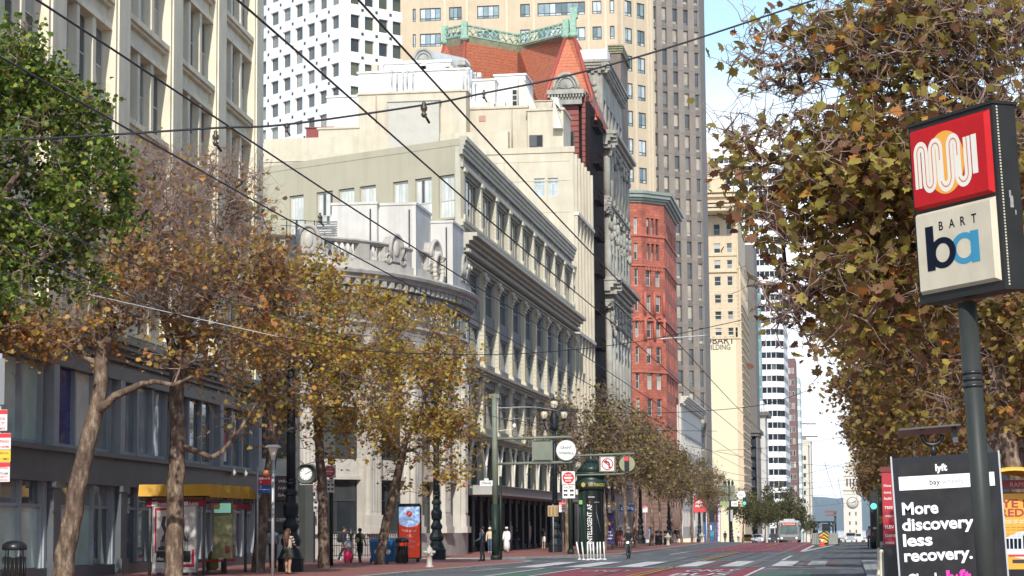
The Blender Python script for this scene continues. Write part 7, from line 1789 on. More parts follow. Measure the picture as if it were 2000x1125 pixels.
# digital panels
def ad_panel(px0, px1, py0, py1, Y, label, art, name='advertising_panel', base=0.1):
    a, b_ = atY(px0, py0, Y), atY(px1, py1, Y); w_ = b_.x-a.x; h = a.z-b_.z; z0 = b_.z-base; L_ = L(name, ((a.x+b_.x)/2, Y, base), label, 'advertising panel')
    m = MB(); m.box(-w_/2-0.05, w_/2+0.05, 0, 0.22, z0-0.06, z0+h+0.08, black); m.box(-w_/2+0.05, -w_/2+0.2, 0.02, 0.2, 0, z0-0.06, black); m.box(w_/2-0.2, w_/2-0.05, 0.02, 0.2, 0, z0-0.06, black); m.box(-w_/2, w_/2, -0.02, 0.26, z0+h+0.08, z0+h+0.16, black); L_.part(m, 'frame')
    s = MB(); art(s, LT(0, -0.002, z0), w_, h); L_.part(s, 'poster'); return L_
def art1(s, T, w, h):
    flat(s, T, -w/2, w/2, 0, h, M('panel_red', (0.60, 0.06, 0.03), 0.5, 0.04, emit=0.35, spec=0.1), 0, 0.006); lb = M('panel_sky', (0.36, 0.52, 0.80), 0.5, 0.03, emit=0.4, spec=0.1)
    flat(s, T, -w/2, w/2, h*0.72, h, lb, 0.007, 0.009); P_ = [(w/2*math.cos(a), h*0.72+0.12*h*math.sin(a)) for a in [math.pi+math.pi*i/16 for i in range(17)]]; s.add([T @ Vector((x, y, 0.0085)) for x, y in P_], [tuple(range(17))], lb)
    disc(s, T, 0, h*0.86, 0.15, MATS['panel_red'], 0.011, 24); ribbon(s, T, [(-0.06, h*0.86-0.07), (0.06, h*0.86+0.07)], 0.03, wht, 0.018)
    text(s, 'POSTMAN', T, 0, h*0.73, 0.06, navy, 0.0, w*0.5, 'C', 0.013)
    for t, f in (('Are your', 0.51), ('APIs', 0.405), ('ready for', 0.30), ('agents?', 0.195)): text(s, t, T, 0, h*f, 0.135, wht, 0.015, None, 'C', 0.011)
    text(s, 'postman.com', T, 0, h*0.08, 0.03, wht, 0, None, 'C', 0.011)
ad_panel(779, 820, 990, 1089, 108, 'red and pale blue lit advertising panel behind the black litter bin', art1)
def art2(s, T, w, h):
    flat(s, T, -w/2, w/2, 0, h, M('panel_purple', (0.05, 0.035, 0.16), 0.4, 0.05), 0, 0.006)
    P_ = [((0.24 if i % 2 == 0 else 0.1)*math.sin(2*math.pi*i/10), h*0.72+(0.24 if i % 2 == 0 else 0.1)*math.cos(2*math.pi*i/10)) for i in range(10)]; s.add([T @ Vector((x, y, 0.01)) for x, y in P_], [tuple(range(10))], sorg)
    for t, f in (('Hire', 0.38), ('the best', 0.27), ('talent', 0.16)): text(s, t, T, 0, h*f, 0.14, wht, 0.015, None, 'C', 0.011)
ad_panel(1179, 1199, 1006, 1062, 166, 'purple advertising panel with an orange star right of the green column', art2)
# --- clock column
def clock_column():
    Y = 108; q = atY(600, 1099, Y); z = lambda py: atY(600, py, Y).z-0.1; L_ = L('column_clock', (q.x, Y, 0.1), 'round street clock on a thick grey slab column', 'street clock')
    cg = M('column_grey', (0.05, 0.056, 0.052), 0.6, 0.15); cl = M('clock_bronze', (0.12, 0.14, 0.12), 0.5, 0.2)
    b = MB(); b.lathe([(0.42, 0), (0.42, z(947))], (0, 0, 0), cg, 6, None, False); b.box(-0.5, -0.1, -0.42, -0.3, 0, 0.12, conc); L_.part(b, 'column')
    b = MB(); T = LT(0, 0, z(926)); n = 28; P_ = [(0.5*max(-1, min(1, 1.12*math.cos(2*math.pi*i/n))), 0.5*max(-1, min(1, 1.12*math.sin(2*math.pi*i/n)))) for i in range(n)]
    b.add([T @ Vector((x, y, d)) for d, k_ in ((-0.3, .9), (-.2, 1), (.2, 1), (.3, .9)) for x, y in [(a*k_, c*k_) for a, c in P_]], [tuple(range(n)), tuple(range(4*n-1, 3*n-1, -1))]+[(j*n+i, j*n+(i+1) % n, (j+1)*n+(i+1) % n, (j+1)*n+i) for j in range(3) for i in range(n)], cl, True); L_.part(b, 'clock_case')
    b = MB(); disc(b, T, 0, 0, 0.31, MATS['disc_white'], 0.301, 32, None, 0.01); ring(b, T, 0, 0, 0.34, 0.31, cl, 0.32)
    for i in range(12): a = math.pi*i/6; ribbon(b, T, [(0.23*math.sin(a), 0.23*math.cos(a)), (0.29*math.sin(a), 0.29*math.cos(a))], 0.03, blk, 0.314)
    cf_ = L_.part(b, 'clock_face')
    b = MB(); ribbon(b, T, [(-0.03, -0.02), (0.17, 0.09)], 0.035, blk, 0.316); ribbon(b, T, [(-0.04, -0.02), (0.24, 0.11)], 0.02, blk, 0.318); L_.part(b, 'clock_hand', cf_)
clock_column()
# --- bins, hydrants
def bin_black(loc, label, s=1.0, mat=None, group=None):
    mat = mat or black; L_ = L('litter_bin', loc, label, 'litter bin', group); b = MB(); b.lathe([(0.3, 0.04), (0.34, 0.1), (0.34, 0.95), (0.36, 0.98)], (0, 0, 0), mat, 20)
    for k in range(16): a = math.pi*k/8; b.tube([(0.35*math.cos(a), 0.35*math.sin(a), 0.1), (0.35*math.cos(a), 0.35*math.sin(a), 0.95)], 0.022, mat, 4)
    b.lathe([(0.3, 0), (0.3, 0.04)], (0, 0, 0), mat, 16); L_.part(b, 'bin_body')
    c = MB()
    for k in range(4): a = math.pi*k/2+0.6; c.tube([(0.33*math.cos(a), 0.33*math.sin(a), 0.96), (0.33*math.cos(a), 0.33*math.sin(a), 1.2)], 0.02, mat, 5)
    c.lathe([(0.37, 1.18), (0.4, 1.22), (0.38, 1.36), (0.25, 1.45), (0.05, 1.48)], (0, 0, 0), mat, 20); L_.part(c, 'bin_lid'); L_.o.scale = (s, s, s); return L_.o
q = atY(785, 1101, 103.5); b1 = bin_black((q.x, 103.5, 0.1), 'black slatted litter bin in front of the red advertising panel', 0.85)
q = atY(27, 1150, 61); dup(b1, (q.x, 61, 0.1), 0.4, 'black domed litter bin at the lower left edge', None, 0.92)
q = atY(1290, 1064, 215); dup(b1, (q.x, 213, 0.1), 0.2, 'dark litter bin left of the far white hydrant', 'paired far litter bins', 0.95); dup(b1, (q.x+0.8, 213.5, 0.1), 0.2, 'dark litter bin right next to the far white hydrant', 'paired far litter bins', 0.95)
q = atY(1135, 1060, 160); dup(b1, (q.x-1.0, 160, 0.1), 0.2, 'black bin left of the advertising column base', None, 0.9)
def wheelie(px, Y, label, rz):
    q = atY(px, 1100, Y); L_ = L('recycling_bin', (q.x, Y, 0.1), label, 'recycling bin', 'blue recycling bins', rz); bl = M('bin_blue', (0.02, 0.20, 0.48), 0.45, 0.1); b = MB()
    lo = [(-0.24, -0.26), (0.24, -0.26), (0.24, 0.26), (-0.24, 0.26)]; hi = [(-0.32, -0.36), (0.32, -0.36), (0.32, 0.36), (-0.32, 0.36)]
    b.add([(x, y, 0.08) for x, y in lo]+[(x, y, 1.05) for x, y in hi], [(0, 3, 2, 1), (4, 5, 6, 7)]+[(i, (i+1) % 4, 4+(i+1) % 4, 4+i) for i in range(4)], bl); b.box(-0.34, 0.34, -0.38, 0.38, 1.0, 1.06, bl)
    disc(b, LT(0, -0.33, 0.55), 0, 0, 0.12, wht, 0, 12); L_.part(b, 'bin_body')
    c = MB(); c.add([(-0.35, -0.4, 1.065), (0.35, -0.4, 1.065), (0.35, 0.4, 1.065), (-0.35, 0.4, 1.065), (-0.3, -0.3, 1.17), (0.3, -0.3, 1.17), (0.3, 0.36, 1.2), (-0.3, 0.36, 1.2)], [(0, 3, 2, 1), (4, 5, 6, 7), (0, 1, 5, 4), (1, 2, 6, 5), (2, 3, 7, 6), (3, 0, 4, 7)], bl); c.tube([(-0.3, 0.42, 1.1), (0.3, 0.42, 1.1)], 0.025, bl, 6); L_.part(c, 'bin_lid')
    for s_ in (-1, 1): w_ = MB(); w_.tube([(s_*0.26-0.04, 0.3, 0.12), (s_*0.26+0.04, 0.3, 0.12)], 0.12, black, 12); L_.part(w_, 'wheel')
wheelie(735, 105.5, 'blue recycling bin, left of the leaning tree trunk', 0.25); wheelie(762, 104.5, 'blue recycling bin, right of the leaning tree trunk', -0.1)
def hydrant(loc, label):
    L_ = L('fire_hydrant', loc, label, 'fire hydrant', 'white fire hydrants'); b = MB(); m = M('hydrant_white', (0.46, 0.44, 0.38), 0.6, 0.25, 5)
    b.lathe([(0.2, 0), (0.2, 0.05), (0.13, 0.08), (0.12, 0.5), (0.18, 0.53), (0.18, 0.58), (0.13, 0.6), (0.15, 0.78), (0.1, 0.88), (0.04, 0.92), (0.04, 0.98)], (0, 0, 0), m, 14); L_.part(b, 'hydrant_body')
    for s_ in (-1, 1): c = MB(); c.tube([(s_*0.1, 0, 0.68), (s_*0.23, 0, 0.68)], 0.065, m, 10); c.tube([(s_*0.23, 0, 0.68), (s_*0.27, 0, 0.68)], 0.08, steel, 6); L_.part(c, 'outlet_cap')
    c = MB(); c.tube([(0, -0.1, 0.66), (0, -0.24, 0.66)], 0.09, m, 10); L_.part(c, 'outlet_cap'); return L_.o
q = G(839, 1108, 0.1); hy = hydrant(tuple(q), 'white fire hydrant on the kerb in front of the red panel'); hy.scale = (0.95,)*3
for px, py, lab in ((1305, 1065, 'white hydrant beside the far litter bins'), (1371, 1059, 'farthest white hydrant near the red banner')): q = G(px, py, 0.1); dup(hy, (q.x, min(q.y, 275), gz(min(q.y, 275))+0.1), None, lab, None, 1.2)
# --- iron fence at the bank
def fence():
    a, b_ = Vector((-29.4, 120.6)), Vector((-25.1, 125.2)); d = (b_-a); Ln = d.length; d.normalize(); T = Matrix((Vector((d.x, d.y, 0)), Vector((-d.y, d.x, 0)), Vector((0, 0, 1)))).transposed().to_4x4()
    L_ = L('iron_fence', (a.x, a.y, 0.1), 'black wrought iron fence with spear tops in front of the bank', 'fence', None, math.atan2(d.y, d.x)); f = MB()
    for z in (0.18, 0.75, 1.12): f.box(0, Ln, -0.02, 0.02, z, z+0.04, black)
    n = int(Ln/0.16)
    for i in range(n+1): x = Ln*i/n; f.tube([(x, 0, 0.1), (x, 0, 1.32)], 0.016, black, 5); f.lathe([(0.03, 1.3), (0.035, 1.35), (0.005, 1.45)], (x, 0, 0), black, 4)
    for i in range(4): c = (0.7+i*1.6, 0, 0.46); f.tube([(c[0]+0.2*math.cos(t), 0, c[2]+0.2*math.sin(t)) for t in [math.pi*j/6 for j in range(13)]], 0.02, black, 5)
    L_.part(f, 'fence_panel')
    for x in (0.0, 2.1, 4.2, Ln): p = MB(); p.lathe([(0.14, 0), (0.14, 0.2), (0.1, 0.25), (0.1, 1.35), (0.15, 1.4), (0.15, 1.45), (0.06, 1.55), (0.09, 1.65), (0.02, 1.75)], (x, 0, 0), black, 10); L_.part(p, 'fence_post')
fence()
# --- bus shelter
def bus_shelter():
    Y0, Y1 = 78.0, 83.6; xl = atY(288, 1000, Y0).x; xr = atY(404, 1000, Y0).x; W = xr-xl; D = Y1-Y0; z = lambda py: atY(340, py, Y0).z-0.1
    L_ = L('bus_shelter', (xl, Y0, 0.1), 'bus shelter with a wavy amber roof behind the two nearest left trees', 'bus shelter'); fr = M('shelter_metal', (0.10, 0.10, 0.095), 0.5, 0.15); X = lambda px: atY(px, 1000, Y0).x-xl
    zr = z(972); am = M('roof_amber', (0.60, 0.33, 0.02), 0.5, 0.12, 3)
    r = MB(); nw = 5; vs = []; n = 60
    for j in range(2):
        for i in range(n+1):
            t = i/n; y = -0.5+(D+1.0)*t; ph = (t*nw) % 1.0; h = 0.5*(1-ph)**0.8*math.sin(min(1, ph*9)*math.pi/2) if i < n else 0
            vs += [(-0.2 if j == 0 else W+0.25, y, zr+0.05+h), (-0.2 if j == 0 else W+0.25, y, zr)]
    m_ = 2*(n+1); r.add(vs, [(2*i, 2*i+2, m_+2*i+2, m_+2*i) for i in range(n)]+[(2*i+1, 2*i+3, m_+2*i+3, m_+2*i+1) for i in range(n)]+[(2*i+1, 2*i+3, 2*i+2, 2*i) for i in range(n)]+[(m_+2*i, m_+2*i+2, m_+2*i+3, m_+2*i+1) for i in range(n)], am); L_.part(r, 'roof')
    f = MB()
    for x in (0.1, W-0.1):
        for y in (0.0, D*0.5, D): f.tube([(x, y, 0), (x, y, zr)], 0.055, fr, 10)
    for x in (-0.05, W+0.05): f.box(x-0.04, x+0.04, -0.3, D+0.3, zr-0.16, zr-0.06, fr)
    for y in (0, D): f.box(-0.05, W+0.05, y-0.04, y+0.04, zr-0.16, zr-0.06, fr)
    for i in range(14): f.tube([(W+0.2, -0.3+i*0.45, zr-0.2), (W+0.2, -0.3+i*0.45, zr)], 0.02, fr, 4)
    L_.part(f, 'frame')
    s = MB(); T = LT(0, -0.08, 0); flat(s, T, 0.0, W, z(990), z(977), M('band_dark_red', (0.28, 0.02, 0.03), 0.5, 0.08), 0, 0.03)
    for x in (0.45, 1.6): flat(s, T, x-0.25, x-0.02, z(988), z(980), wht, 0.031, 0.034); text(s, 'RAPID', T, x+0.2, z(988), 0.11, wht, 0.02, 0.36, 'C', 0.036)
    s.box(W+0.1, W+0.14, 0.0, D, zr-0.42, zr-0.2, MATS['band_dark_red']); 
    for y in (0.8, 3.0): text(s, 'RAPID', frame((W+0.145, y, zr-0.38), (0, 1, 0)), 0, 0, 0.13, sorg, 0.02, 0.8)
    L_.part(s, 'route_band')
    c = MB(); x0, x1 = X(303), X(383); c.box(x0-0.06, x1+0.06, -0.12, 0.1, z(1118), z(987), steel); c.box(x0+0.1, x0+0.25, -0.08, 0.06, 0, z(1118), fr); c.box(x1-0.25, x1-0.1, -0.08, 0.06, 0, z(1118), fr); L_.part(c, 'advert_case')
    a = MB(); T = LT(0, -0.121, 0); w_ = x1-x0
    flat(a, T, x0, x1, z(1110), z(990), M('poster_pale', (0.60, 0.59, 0.55), 0.5, 0.06), 0, 0.004); flat(a, T, x0+0.03, x0+0.1, z(1080), z(992), M('poster_crimson', (0.45, 0.02, 0.05), 0.5, 0.05), 0.005, 0.007); flat(a, T, x0+0.1, x0+w_*0.72, z(997), z(992), MATS['poster_crimson'], 0.005, 0.007); flat(a, T, x1-0.12, x1-0.02, z(1108), z(1073), MATS['poster_crimson'], 0.005, 0.007); flat(a, T, x0+w_*0.6, x1-0.121, z(1108), z(1102), MATS['poster_crimson'], 0.005, 0.007)
    flat(a, T, x0+0.1, x1-0.16, z(1098), z(1076), blk, 0.005, 0.007); text(a, 'sfac', T, x0+0.26, z(1094), 0.12, wht, 0.02, None, 'C', 0.009)
    ink = M('ink_grey', (0.05, 0.05, 0.045), 0.6, 0.2, 8); cx = x0+0.42; zb = z(1075); zt = z(1003)   # domed city hall and bare trees
    P_ = [(-0.26, 0), (0.26, 0), (0.26, 0.12), (0.17, 0.14), (0.17, 0.34), (0.13, 0.38), (0.1, 0.52), (0.03, 0.6), (0.03, 0.75), (0, 0.85), (-0.03, 0.75), (-0.03, 0.6), (-0.1, 0.52), (-0.13, 0.38), (-0.17, 0.34), (-0.17, 0.14), (-0.26, 0.12)]
    a.add([T @ Vector((cx+x, zb+y, 0.006)) for x, y in P_], [tuple(range(len(P_)))], ink)
    for j in range(5): flat(a, T, cx-0.14+j*0.065, cx-0.12+j*0.065, zb+0.16, zb+0.32, MATS['poster_pale'], 0.0065, 0.008)
    rs = random.Random(3); bx = x1-0.42
    for j in range(16): aa = rs.uniform(0.5, 2.6); l_ = rs.uniform(0.3, 0.8); ribbon(a, T, [(bx+(j % 2)*0.14, zb), (bx+0.06+(j % 2)*0.1, zb+0.3), (bx+0.1+l_*0.4*math.cos(aa), zb+0.3+l_*0.5*math.sin(aa))], 0.018, ink, 0.0062+j*0.0002)
    ribbon(a, T, [(cx-0.02, zt-0.1), (cx-0.08, zt-0.4), (cx+0.05, zt-0.7), (cx, zt-0.9)], 0.14, ink, 0.0063); L_.part(a, 'poster')
    i_ = MB(); xi0, xi1 = X(397), X(436); i_.box(xi0, xi1, 1.2, 1.3, z(1092), z(980), M('case_olive', (0.20, 0.19, 0.09), 0.5, 0.1)); T = LT(0, 1.199, 0)
    flat(i_, T, xi0+0.06, xi1-0.06, z(1045), z(1008), M('map_green', (0.30, 0.32, 0.14), 0.5, 0.35, 6), 0, 0.004); flat(i_, T, xi0+0.03, xi1-0.03, z(1003), z(982), blk, 0, 0.01); flat(i_, T, xi0+0.05, xi1-0.05, z(1002), z(983), M('screen_mint', (0.25, 0.55, 0.42), 0.4, 0.05, emit=0.35), 0.011, 0.013); flat(i_, T, xi0+0.08, xi0+0.25, z(988), z(984.5), sred, 0.0135, 0.015)
    flat(i_, T, xi1-0.26, xi1-0.1, z(1082), z(1067), MATS['maroon_band'], 0, 0.005); L_.part(i_, 'information_case')
    b = MB(); b.box(W*0.55, W-0.2, 2.0, 4.6, 0.45, 0.52, sred); b.box(W*0.7, W*0.75, 2.2, 2.3, 0, 0.45, fr); b.box(W*0.7, W*0.75, 4.2, 4.3, 0, 0.45, fr); L_.part(b, 'seat')
bus_shelter()
# --- parking sign stack at left edge
def park_stack():
    Y = 41; q = atY(-4, 900, Y); L_ = L('parking_sign', (q.x, Y, 0.1), 'stack of red, yellow and white parking signs at the left edge', 'sign'); z = lambda py: atY(10, py, Y).z-0.1
    b = MB(); b.tube([(0, 0.05, 0), (0, 0.05, z(690))], 0.035, steel, 8); L_.part(b, 'pole')
    T = LT(0, 0, 0); w_ = 0.25
    def pl(y0, y1, x1, rows):
        s = MB(); flat(s, T, -w_, x1, z(y1), z(y0), M('sign_cream', (0.66, 0.62, 0.57), 0.5, 0.06), 0, 0.012); flat(s, T, -w_, x1, z(y0+9), z(y0+0.5), sred, 0.0125, 0.014)
        for t, py, h, m_ in rows: text(s, t, T, x1-0.02-0.21, z(py), h, m_, 0.012, 0.38, 'C', 0.016)
        L_.part(s, 'sign_plate')
    pl(800, 841, 0.18, [('BUSES', 820, 0.045, sred), ('ONLY', 829, 0.05, sred), ('ALL TIMES', 839, 0.04, sred)])
    pl(846, 878, 0.26, [('STOPPING', 865, 0.055, sred), ('4 TO 7:30PM', 875, 0.045, sred)])
    s = MB(); flat(s, T, -w_, 0.26, z(902), z(879), syel, 0, 0.012); text(s, 'COMMERCIAL', T, 0.05, z(887), 0.04, blk, 0.01, 0.36, 'C', 0.014); text(s, 'OTHER TIMES', T, 0.05, z(899), 0.05, blk, 0.01, 0.36, 'C', 0.014); L_.part(s, 'sign_plate')
    pl(903, 941, 0.25, [('PARKING', 916, 0.055, sred), ('MIDNIGHT TO 6AM', 927, 0.045, blk), ('STREET', 933, 0.03, sred), ('CLEANING', 939, 0.03, sred)])
    s = MB(); s.box(-0.3, 0.11, -0.01, 0.01, z(790), z(700), M('sign_back_grey', (0.2, 0.2, 0.2), 0.5, 0.1)); L_.part(s, 'sign_back')
park_stack()
# --- hanging bank sign, shop banner, pylon, far gantry
q = atY(1225, 993, 190); L_ = L('hanging_sign', (q.x, 190, 0.1), 'blue hanging bank sign above the far pavement', 'sign'); zc = q.z-0.1; b = MB(); b.tube([(-1.0, 0.2, 0), (-0.75, 0.2, zc), (-0.62, 0.1, zc+0.5)], 0.05, steel, 6); b.tube([(-0.7, 0.1, zc+0.4), (0.6, 0.05, zc+0.4)], 0.03, steel, 5); L_.part(b, 'bracket'); s = MB(); T = LT(0, 0, zc); flat(s, T, -0.62, 0.62, -0.27, 0.27, sblue, 0, 0.08); text(s, 'CHASE', T, -0.14, -0.1, 0.22, wht, 0.03, 0.78, 'C', 0.085); ring(s, T, 0.42, 0, 0.13, 0.06, wht, 0.085, n=8); L_.part(s, 'sign_plate')
q = atY(1366, 988, 330); L_ = L('shop_banner', (q.x, 330, gz(330)+0.1), 'red fan shaped shop awning with white lettering', 'banner'); zc = q.z-L_.o.location.z; b = MB(); ar = M('awning_red', (0.55, 0.03, 0.03), 0.6, 0.12, 1.5)
b.add([(-0.8, 0, zc+1.2), (0.8, 0, zc+1.4), (1.0, -1.0, zc-0.9), (-0.9, -0.8, zc-1.0), (-0.8, 2, zc+1.2), (0.8, 2, zc+1.4), (1.0, 2, zc-0.9), (-0.9, 2, zc-1.0)], [(0, 1, 2, 3), (1, 5, 6, 2), (0, 3, 7, 4), (4, 5, 1, 0), (7, 6, 5, 4), (3, 2, 6, 7)], ar); T = Matrix.Translation((0, -0.45, zc+0.2)) @ Matrix.Rotation(R(62), 4, 'X'); text(b, 'NEW', T, 0, 0.12, 0.45, wht, 0.03, 1.0, 'C', 0.12); text(b, 'STREET', T, 0, -0.5, 0.35, wht, 0.03, 1.1, 'C', 0.12)
L_.part(b, 'awning_cloth'); b = MB(); 
for x in (-0.85, 0.95): b.tube([(x, 1.0, 0), (x, 1.0, zc+1)], 0.08, wp, 8)
L_.part(b, 'awning_post')
b = MB(); q = atY(1367, 942, 345); rsb = random.Random(5); L_ = L('lantern_cluster', (q.x, 345, gz(345)+0.1), 'cluster of red lanterns hanging among the far tree branches', 'lanterns'); zc = q.z-L_.o.location.z
for i in range(14): b.ell((rsb.uniform(-0.8, 0.8), rsb.uniform(-0.4, 0.4), zc+rsb.uniform(-0.6, 0.9)), (0.24, 0.24, 0.2), ar, 8)
b.tube([(0, 0.4, 0), (0, 0.4, zc+1.0)], 0.05, steel, 6); L_.part(b, 'lantern_string')
q = atY(1403, 1058, 380); L_ = L('pylon_sign', (q.x, 380, gz(380)+0.1), 'tall slim white and pink pylon sign by the blue shopfront', 'sign'); b = MB(); b.box(-0.45, 0.45, -0.2, 0.2, 0, 7.6, M('pylon_grey', (0.3, 0.3, 0.32), 0.5, 0.1)); b.box(-0.32, 0.32, -0.22, -0.201, 0.4, 7.0, wht); L_.part(b, 'pylon_body')
b = MB(); text(b, 'FURNITURE', Matrix.Translation((0.0, -0.225, 3.9)) @ Matrix.Rotation(R(90), 4, 'X') @ Matrix.Rotation(R(90), 4, 'Z'), 0, -0.18, 0.4, M('ink_magenta', (0.5, 0.05, 0.25), 0.5, 0), 0.03, 5.4); L_.part(b, 'lettering')
q = atY(1388, 1056, 372); L_ = L('news_kiosk', (q.x, 372, gz(372)+0.1), 'blue kiosk with pale notices under a black top at the far corner', 'kiosk'); b = MB(); b.box(-1.1, 1.1, 0, 2, 0, 3.6, M('kiosk_blue', (0.02, 0.09, 0.26), 0.5, 0.15)); b.box(-1.2, 1.2, -0.1, 2.1, 3.6, 7.0, black); L_.part(b, 'kiosk_body'); b = MB()
for x, z_, w_, h_ in ((-0.3, 2.6, 0.5, 0.8), (0.5, 1.8, 0.4, 0.7), (-0.2, 1.6, 0.7, 0.9)): b.box(x, x+w_, -0.03, -0.001, z_-h_/2, z_+h_/2, (wht, wht, cyan)[int(abs(x*10)) % 3])
L_.part(b, 'notice')
def gantry():
    Y = 325; q = atY(1426, 1058, Y); L_ = L('signal_mast', (q.x, Y, gz(Y)+0.1), 'far green mast with a round white disc and a green light', 'traffic mast'); z0 = L_.o.location.z; z = lambda py: atY(1430, py, Y).z-z0; X = lambda px: atY(px, 970, Y).x-q.x
    p = MB(); p.tube([(0, 0, 0), (0, 0, z(938))], 0.14, dgreen, 8); L_.part(p, 'pole'); p = MB(); p.tube([(X(1400), 0, z(957)), (X(1450), 0, z(957))], 0.08, agreen, 6); p.tube([(X(1400), 0, z(977)), (X(1440), 0, z(977))], 0.08, agreen, 6); L_.part(p, 'arm')
    s = MB(); s.box(X(1404), X(1436), -0.1, 0, z(976), z(948), agreen); s.box(X(1406), X(1424), -0.12, 0, z(988), z(979), M('plate_olive', (0.3, 0.36, 0.16), 0.5, 0.1)); L_.part(s, 'sign_back'); s = MB(); s.box(X(1428), X(1441), -0.1, 0, z(989), z(979), wht); text(s, 'TURN', LT(X(1434.5), -0.11, z(986)), 0, 0, 0.3, blk, 0, 0.7); L_.part(s, 'sign_plate')
    s = MB(); T = LT(X(1448), -0.1, z(967)); disc(s, T, 0, 0, 0.62, MATS['disc_white'], 0, 28, None, 0.05); text(s, 'KEARNY', T, 0, -0.1, 0.2, blk, 0.01, 0.85, 'C', 0.06); L_.part(s, 'name_disc')
    s = MB(); T = LT(X(1454), -0.15, z(981)); s.box(-0.25, 0.25, -0.5, 0.7, 0, 0.2, dgreen, T); disc(s, T, 0, -0.15, 0.2, M('lamp_green_lit', (0.05, 0.85, 0.5), 0.4, 0, emit=2.5), 0.205, 14, None, 0.03); L_.part(s, 'traffic_light'); s = MB(); s.box(X(1421), X(1431), -0.05, 0.0, z(1018), z(996), steel); L_.part(s, 'notice_board')
    for x in (X(1417), X(1424), X(1431)): s = MB(); s.lathe([(0.1, 0), (0.2, 0.2), (0.2, 0.5), (0.05, 0.8)], (x, 0.1, z(948)), dgreen, 8); L_.part(s, 'lantern')
gantry()
q = atY(1712, 1090, 101); L_ = L('signal_mast', (q.x, 101, 0.13), 'traffic light pole with a green light above the dark truck, right side', 'traffic mast'); z = lambda py: atY(1710, py, 101).z-0.13; b = MB(); b.tube([(0.1, 0, 0), (0.1, 0, z(950))], 0.07, dgreen, 8); L_.part(b, 'pole')
b = MB(); T = LT(atY(1706, 980, 101).x-q.x, -0.12, z(980)); b.box(-0.15, 0.15, -0.38, 0.46, 0, 0.2, black, T); disc(b, T, 0, -0.2, 0.13, MATS['lamp_green_lit'], 0.205, 16, None, 0.02); disc(b, T, 0, 0.08, 0.12, MATS['lamp_off'], 0.205, 14); disc(b, T, 0, 0.32, 0.12, MATS['lamp_off'], 0.205, 14); L_.part(b, 'traffic_light')
for i, (px, Y) in enumerate(((1717, 71), (1722, 66), (1727, 61))):
    q = atY(px, 1100, Y); b = MB(); b.lathe([(0.09, 0), (0.09, 0.05), (0.065, 0.08), (0.065, 0.78), (0.075, 0.8), (0.02, 0.86)], (0, 0, 0), M('bollard_cream', (0.62, 0.57, 0.45), 0.6, 0.12), 12); ob = b.build('bollard'); ob.location = (q.x, Y, 0.14)
    tag(ob, ('cream bollard farthest along the right kerb slab', 'middle cream bollard on the right kerb slab', 'cream bollard nearest the map kiosk')[i], 'bollard', 'cream bollards')

# ------------------------------------------------------------------ overhead wires
wirem = M('wire_black', (0.02, 0.02, 0.022), 0.5, 0); wirew = M('wire_pale', (0.55, 0.55, 0.55), 0.4, 0)
def wire(pts, r, label, mat=wirem, name='overhead_wire', group='overhead tram wires'):
    P_ = [Vector(p) for p in pts]; fine = []
    for i in range(len(P_)-1):
        p0 = P_[max(0, i-1)]; p1, p2 = P_[i], P_[i+1]; p3 = P_[min(len(P_)-1, i+2)]
        for j in range(6): t = j/6; fine.append(0.5*((2*p1)+(p2-p0)*t+(2*p0-5*p1+4*p2-p3)*t*t+(3*p1-p0-3*p2+p3)*t*t*t))
    fine.append(P_[-1]); mb = MB(); o = P_[0]; mb.tube([p-o for p in fine], r, mat, 6); ob = mb.build(name); ob.location = o; tag(ob, label, 'wire', group); return ob
# contact wires parallel to the street; heights sag between spans
def contact(x, h, label, r=0.0105):
    pts = []; 
    for i, y in enumerate([-12, 8, 17, 30, 48, 70, 96, 125, 160, 200, 245, 290, 340]): pts.append((x, y, gz(y)+h-0.05*(i % 2)))
    return wire(pts, r, label)
contact(-3.85, 5.95, 'rightmost of the four long tram wires'); contact(-4.78, 5.92, 'second from the right of the long tram wires')
contact(-6.45, 5.98, 'second from the left of the long tram wires'); contact(-7.45, 5.92, 'leftmost of the four long tram wires')
W1Y = 24
w1 = [(0, 275), (200, 264), (420, 250), (560, 243), (828, 205), (945, 182), (1100, 150), (1300, 95), (1590, 0), (1800, -70)]
Ys = [21, 21.6, 22.2, 22.6, 23.4, 23.8, 24.2, 24.8, 25.8, 26.6]
wire([atY(-300, 290, 20)]+[atY(px, py, y) for (px, py), y in zip(w1, Ys)], 0.0125, 'thick span wire crossing the whole upper street')
def insul(px, py, Y, label, s=1.0):
    q = atY(px, py, Y); m = MB(); m.lathe([(0.012, -0.12), (0.035, -0.1), (0.04, -0.07), (0.02, -0.05), (0.042, -0.02), (0.045, 0.02), (0.02, 0.05), (0.03, 0.07), (0.012, 0.09)], (0, 0, 0), M('insulator_brown', (0.05, 0.035, 0.02), 0.35, 0.2), 10); m.tube([(0.02, -0.02, -0.1), (0.05, 0.1, -0.17)], 0.018, black, 6)
    ob = m.build('wire_insulator'); ob.location = q; ob.scale = (s,)*3; tag(ob, label, 'insulator', 'wire insulators')
insul(828, 212, 23.4, 'brown insulator in the middle of the thick span wire', 0.85); insul(945, 183, 23.8, 'insulator where the rightmost long wire crosses the span wire', 0.5); insul(560, 248, 22.6, 'insulator on the span wire before the white tower', 0.5); insul(421, 268, 22.2, 'insulator on the span wire before the cream office block', 0.8)
insul(625, 424, 30, 'small clamp on the leftmost long wire above the bank', 0.7)
wire([atY(-60, 378, 30), atY(0, 403, 30), atY(180, 480, 35), atY(374, 558, 42), atY(640, 650, 58), atY(900, 730, 80), atY(1200, 830, 120)], 0.012, 'low feeder wire rising from the left edge in front of the green tree')
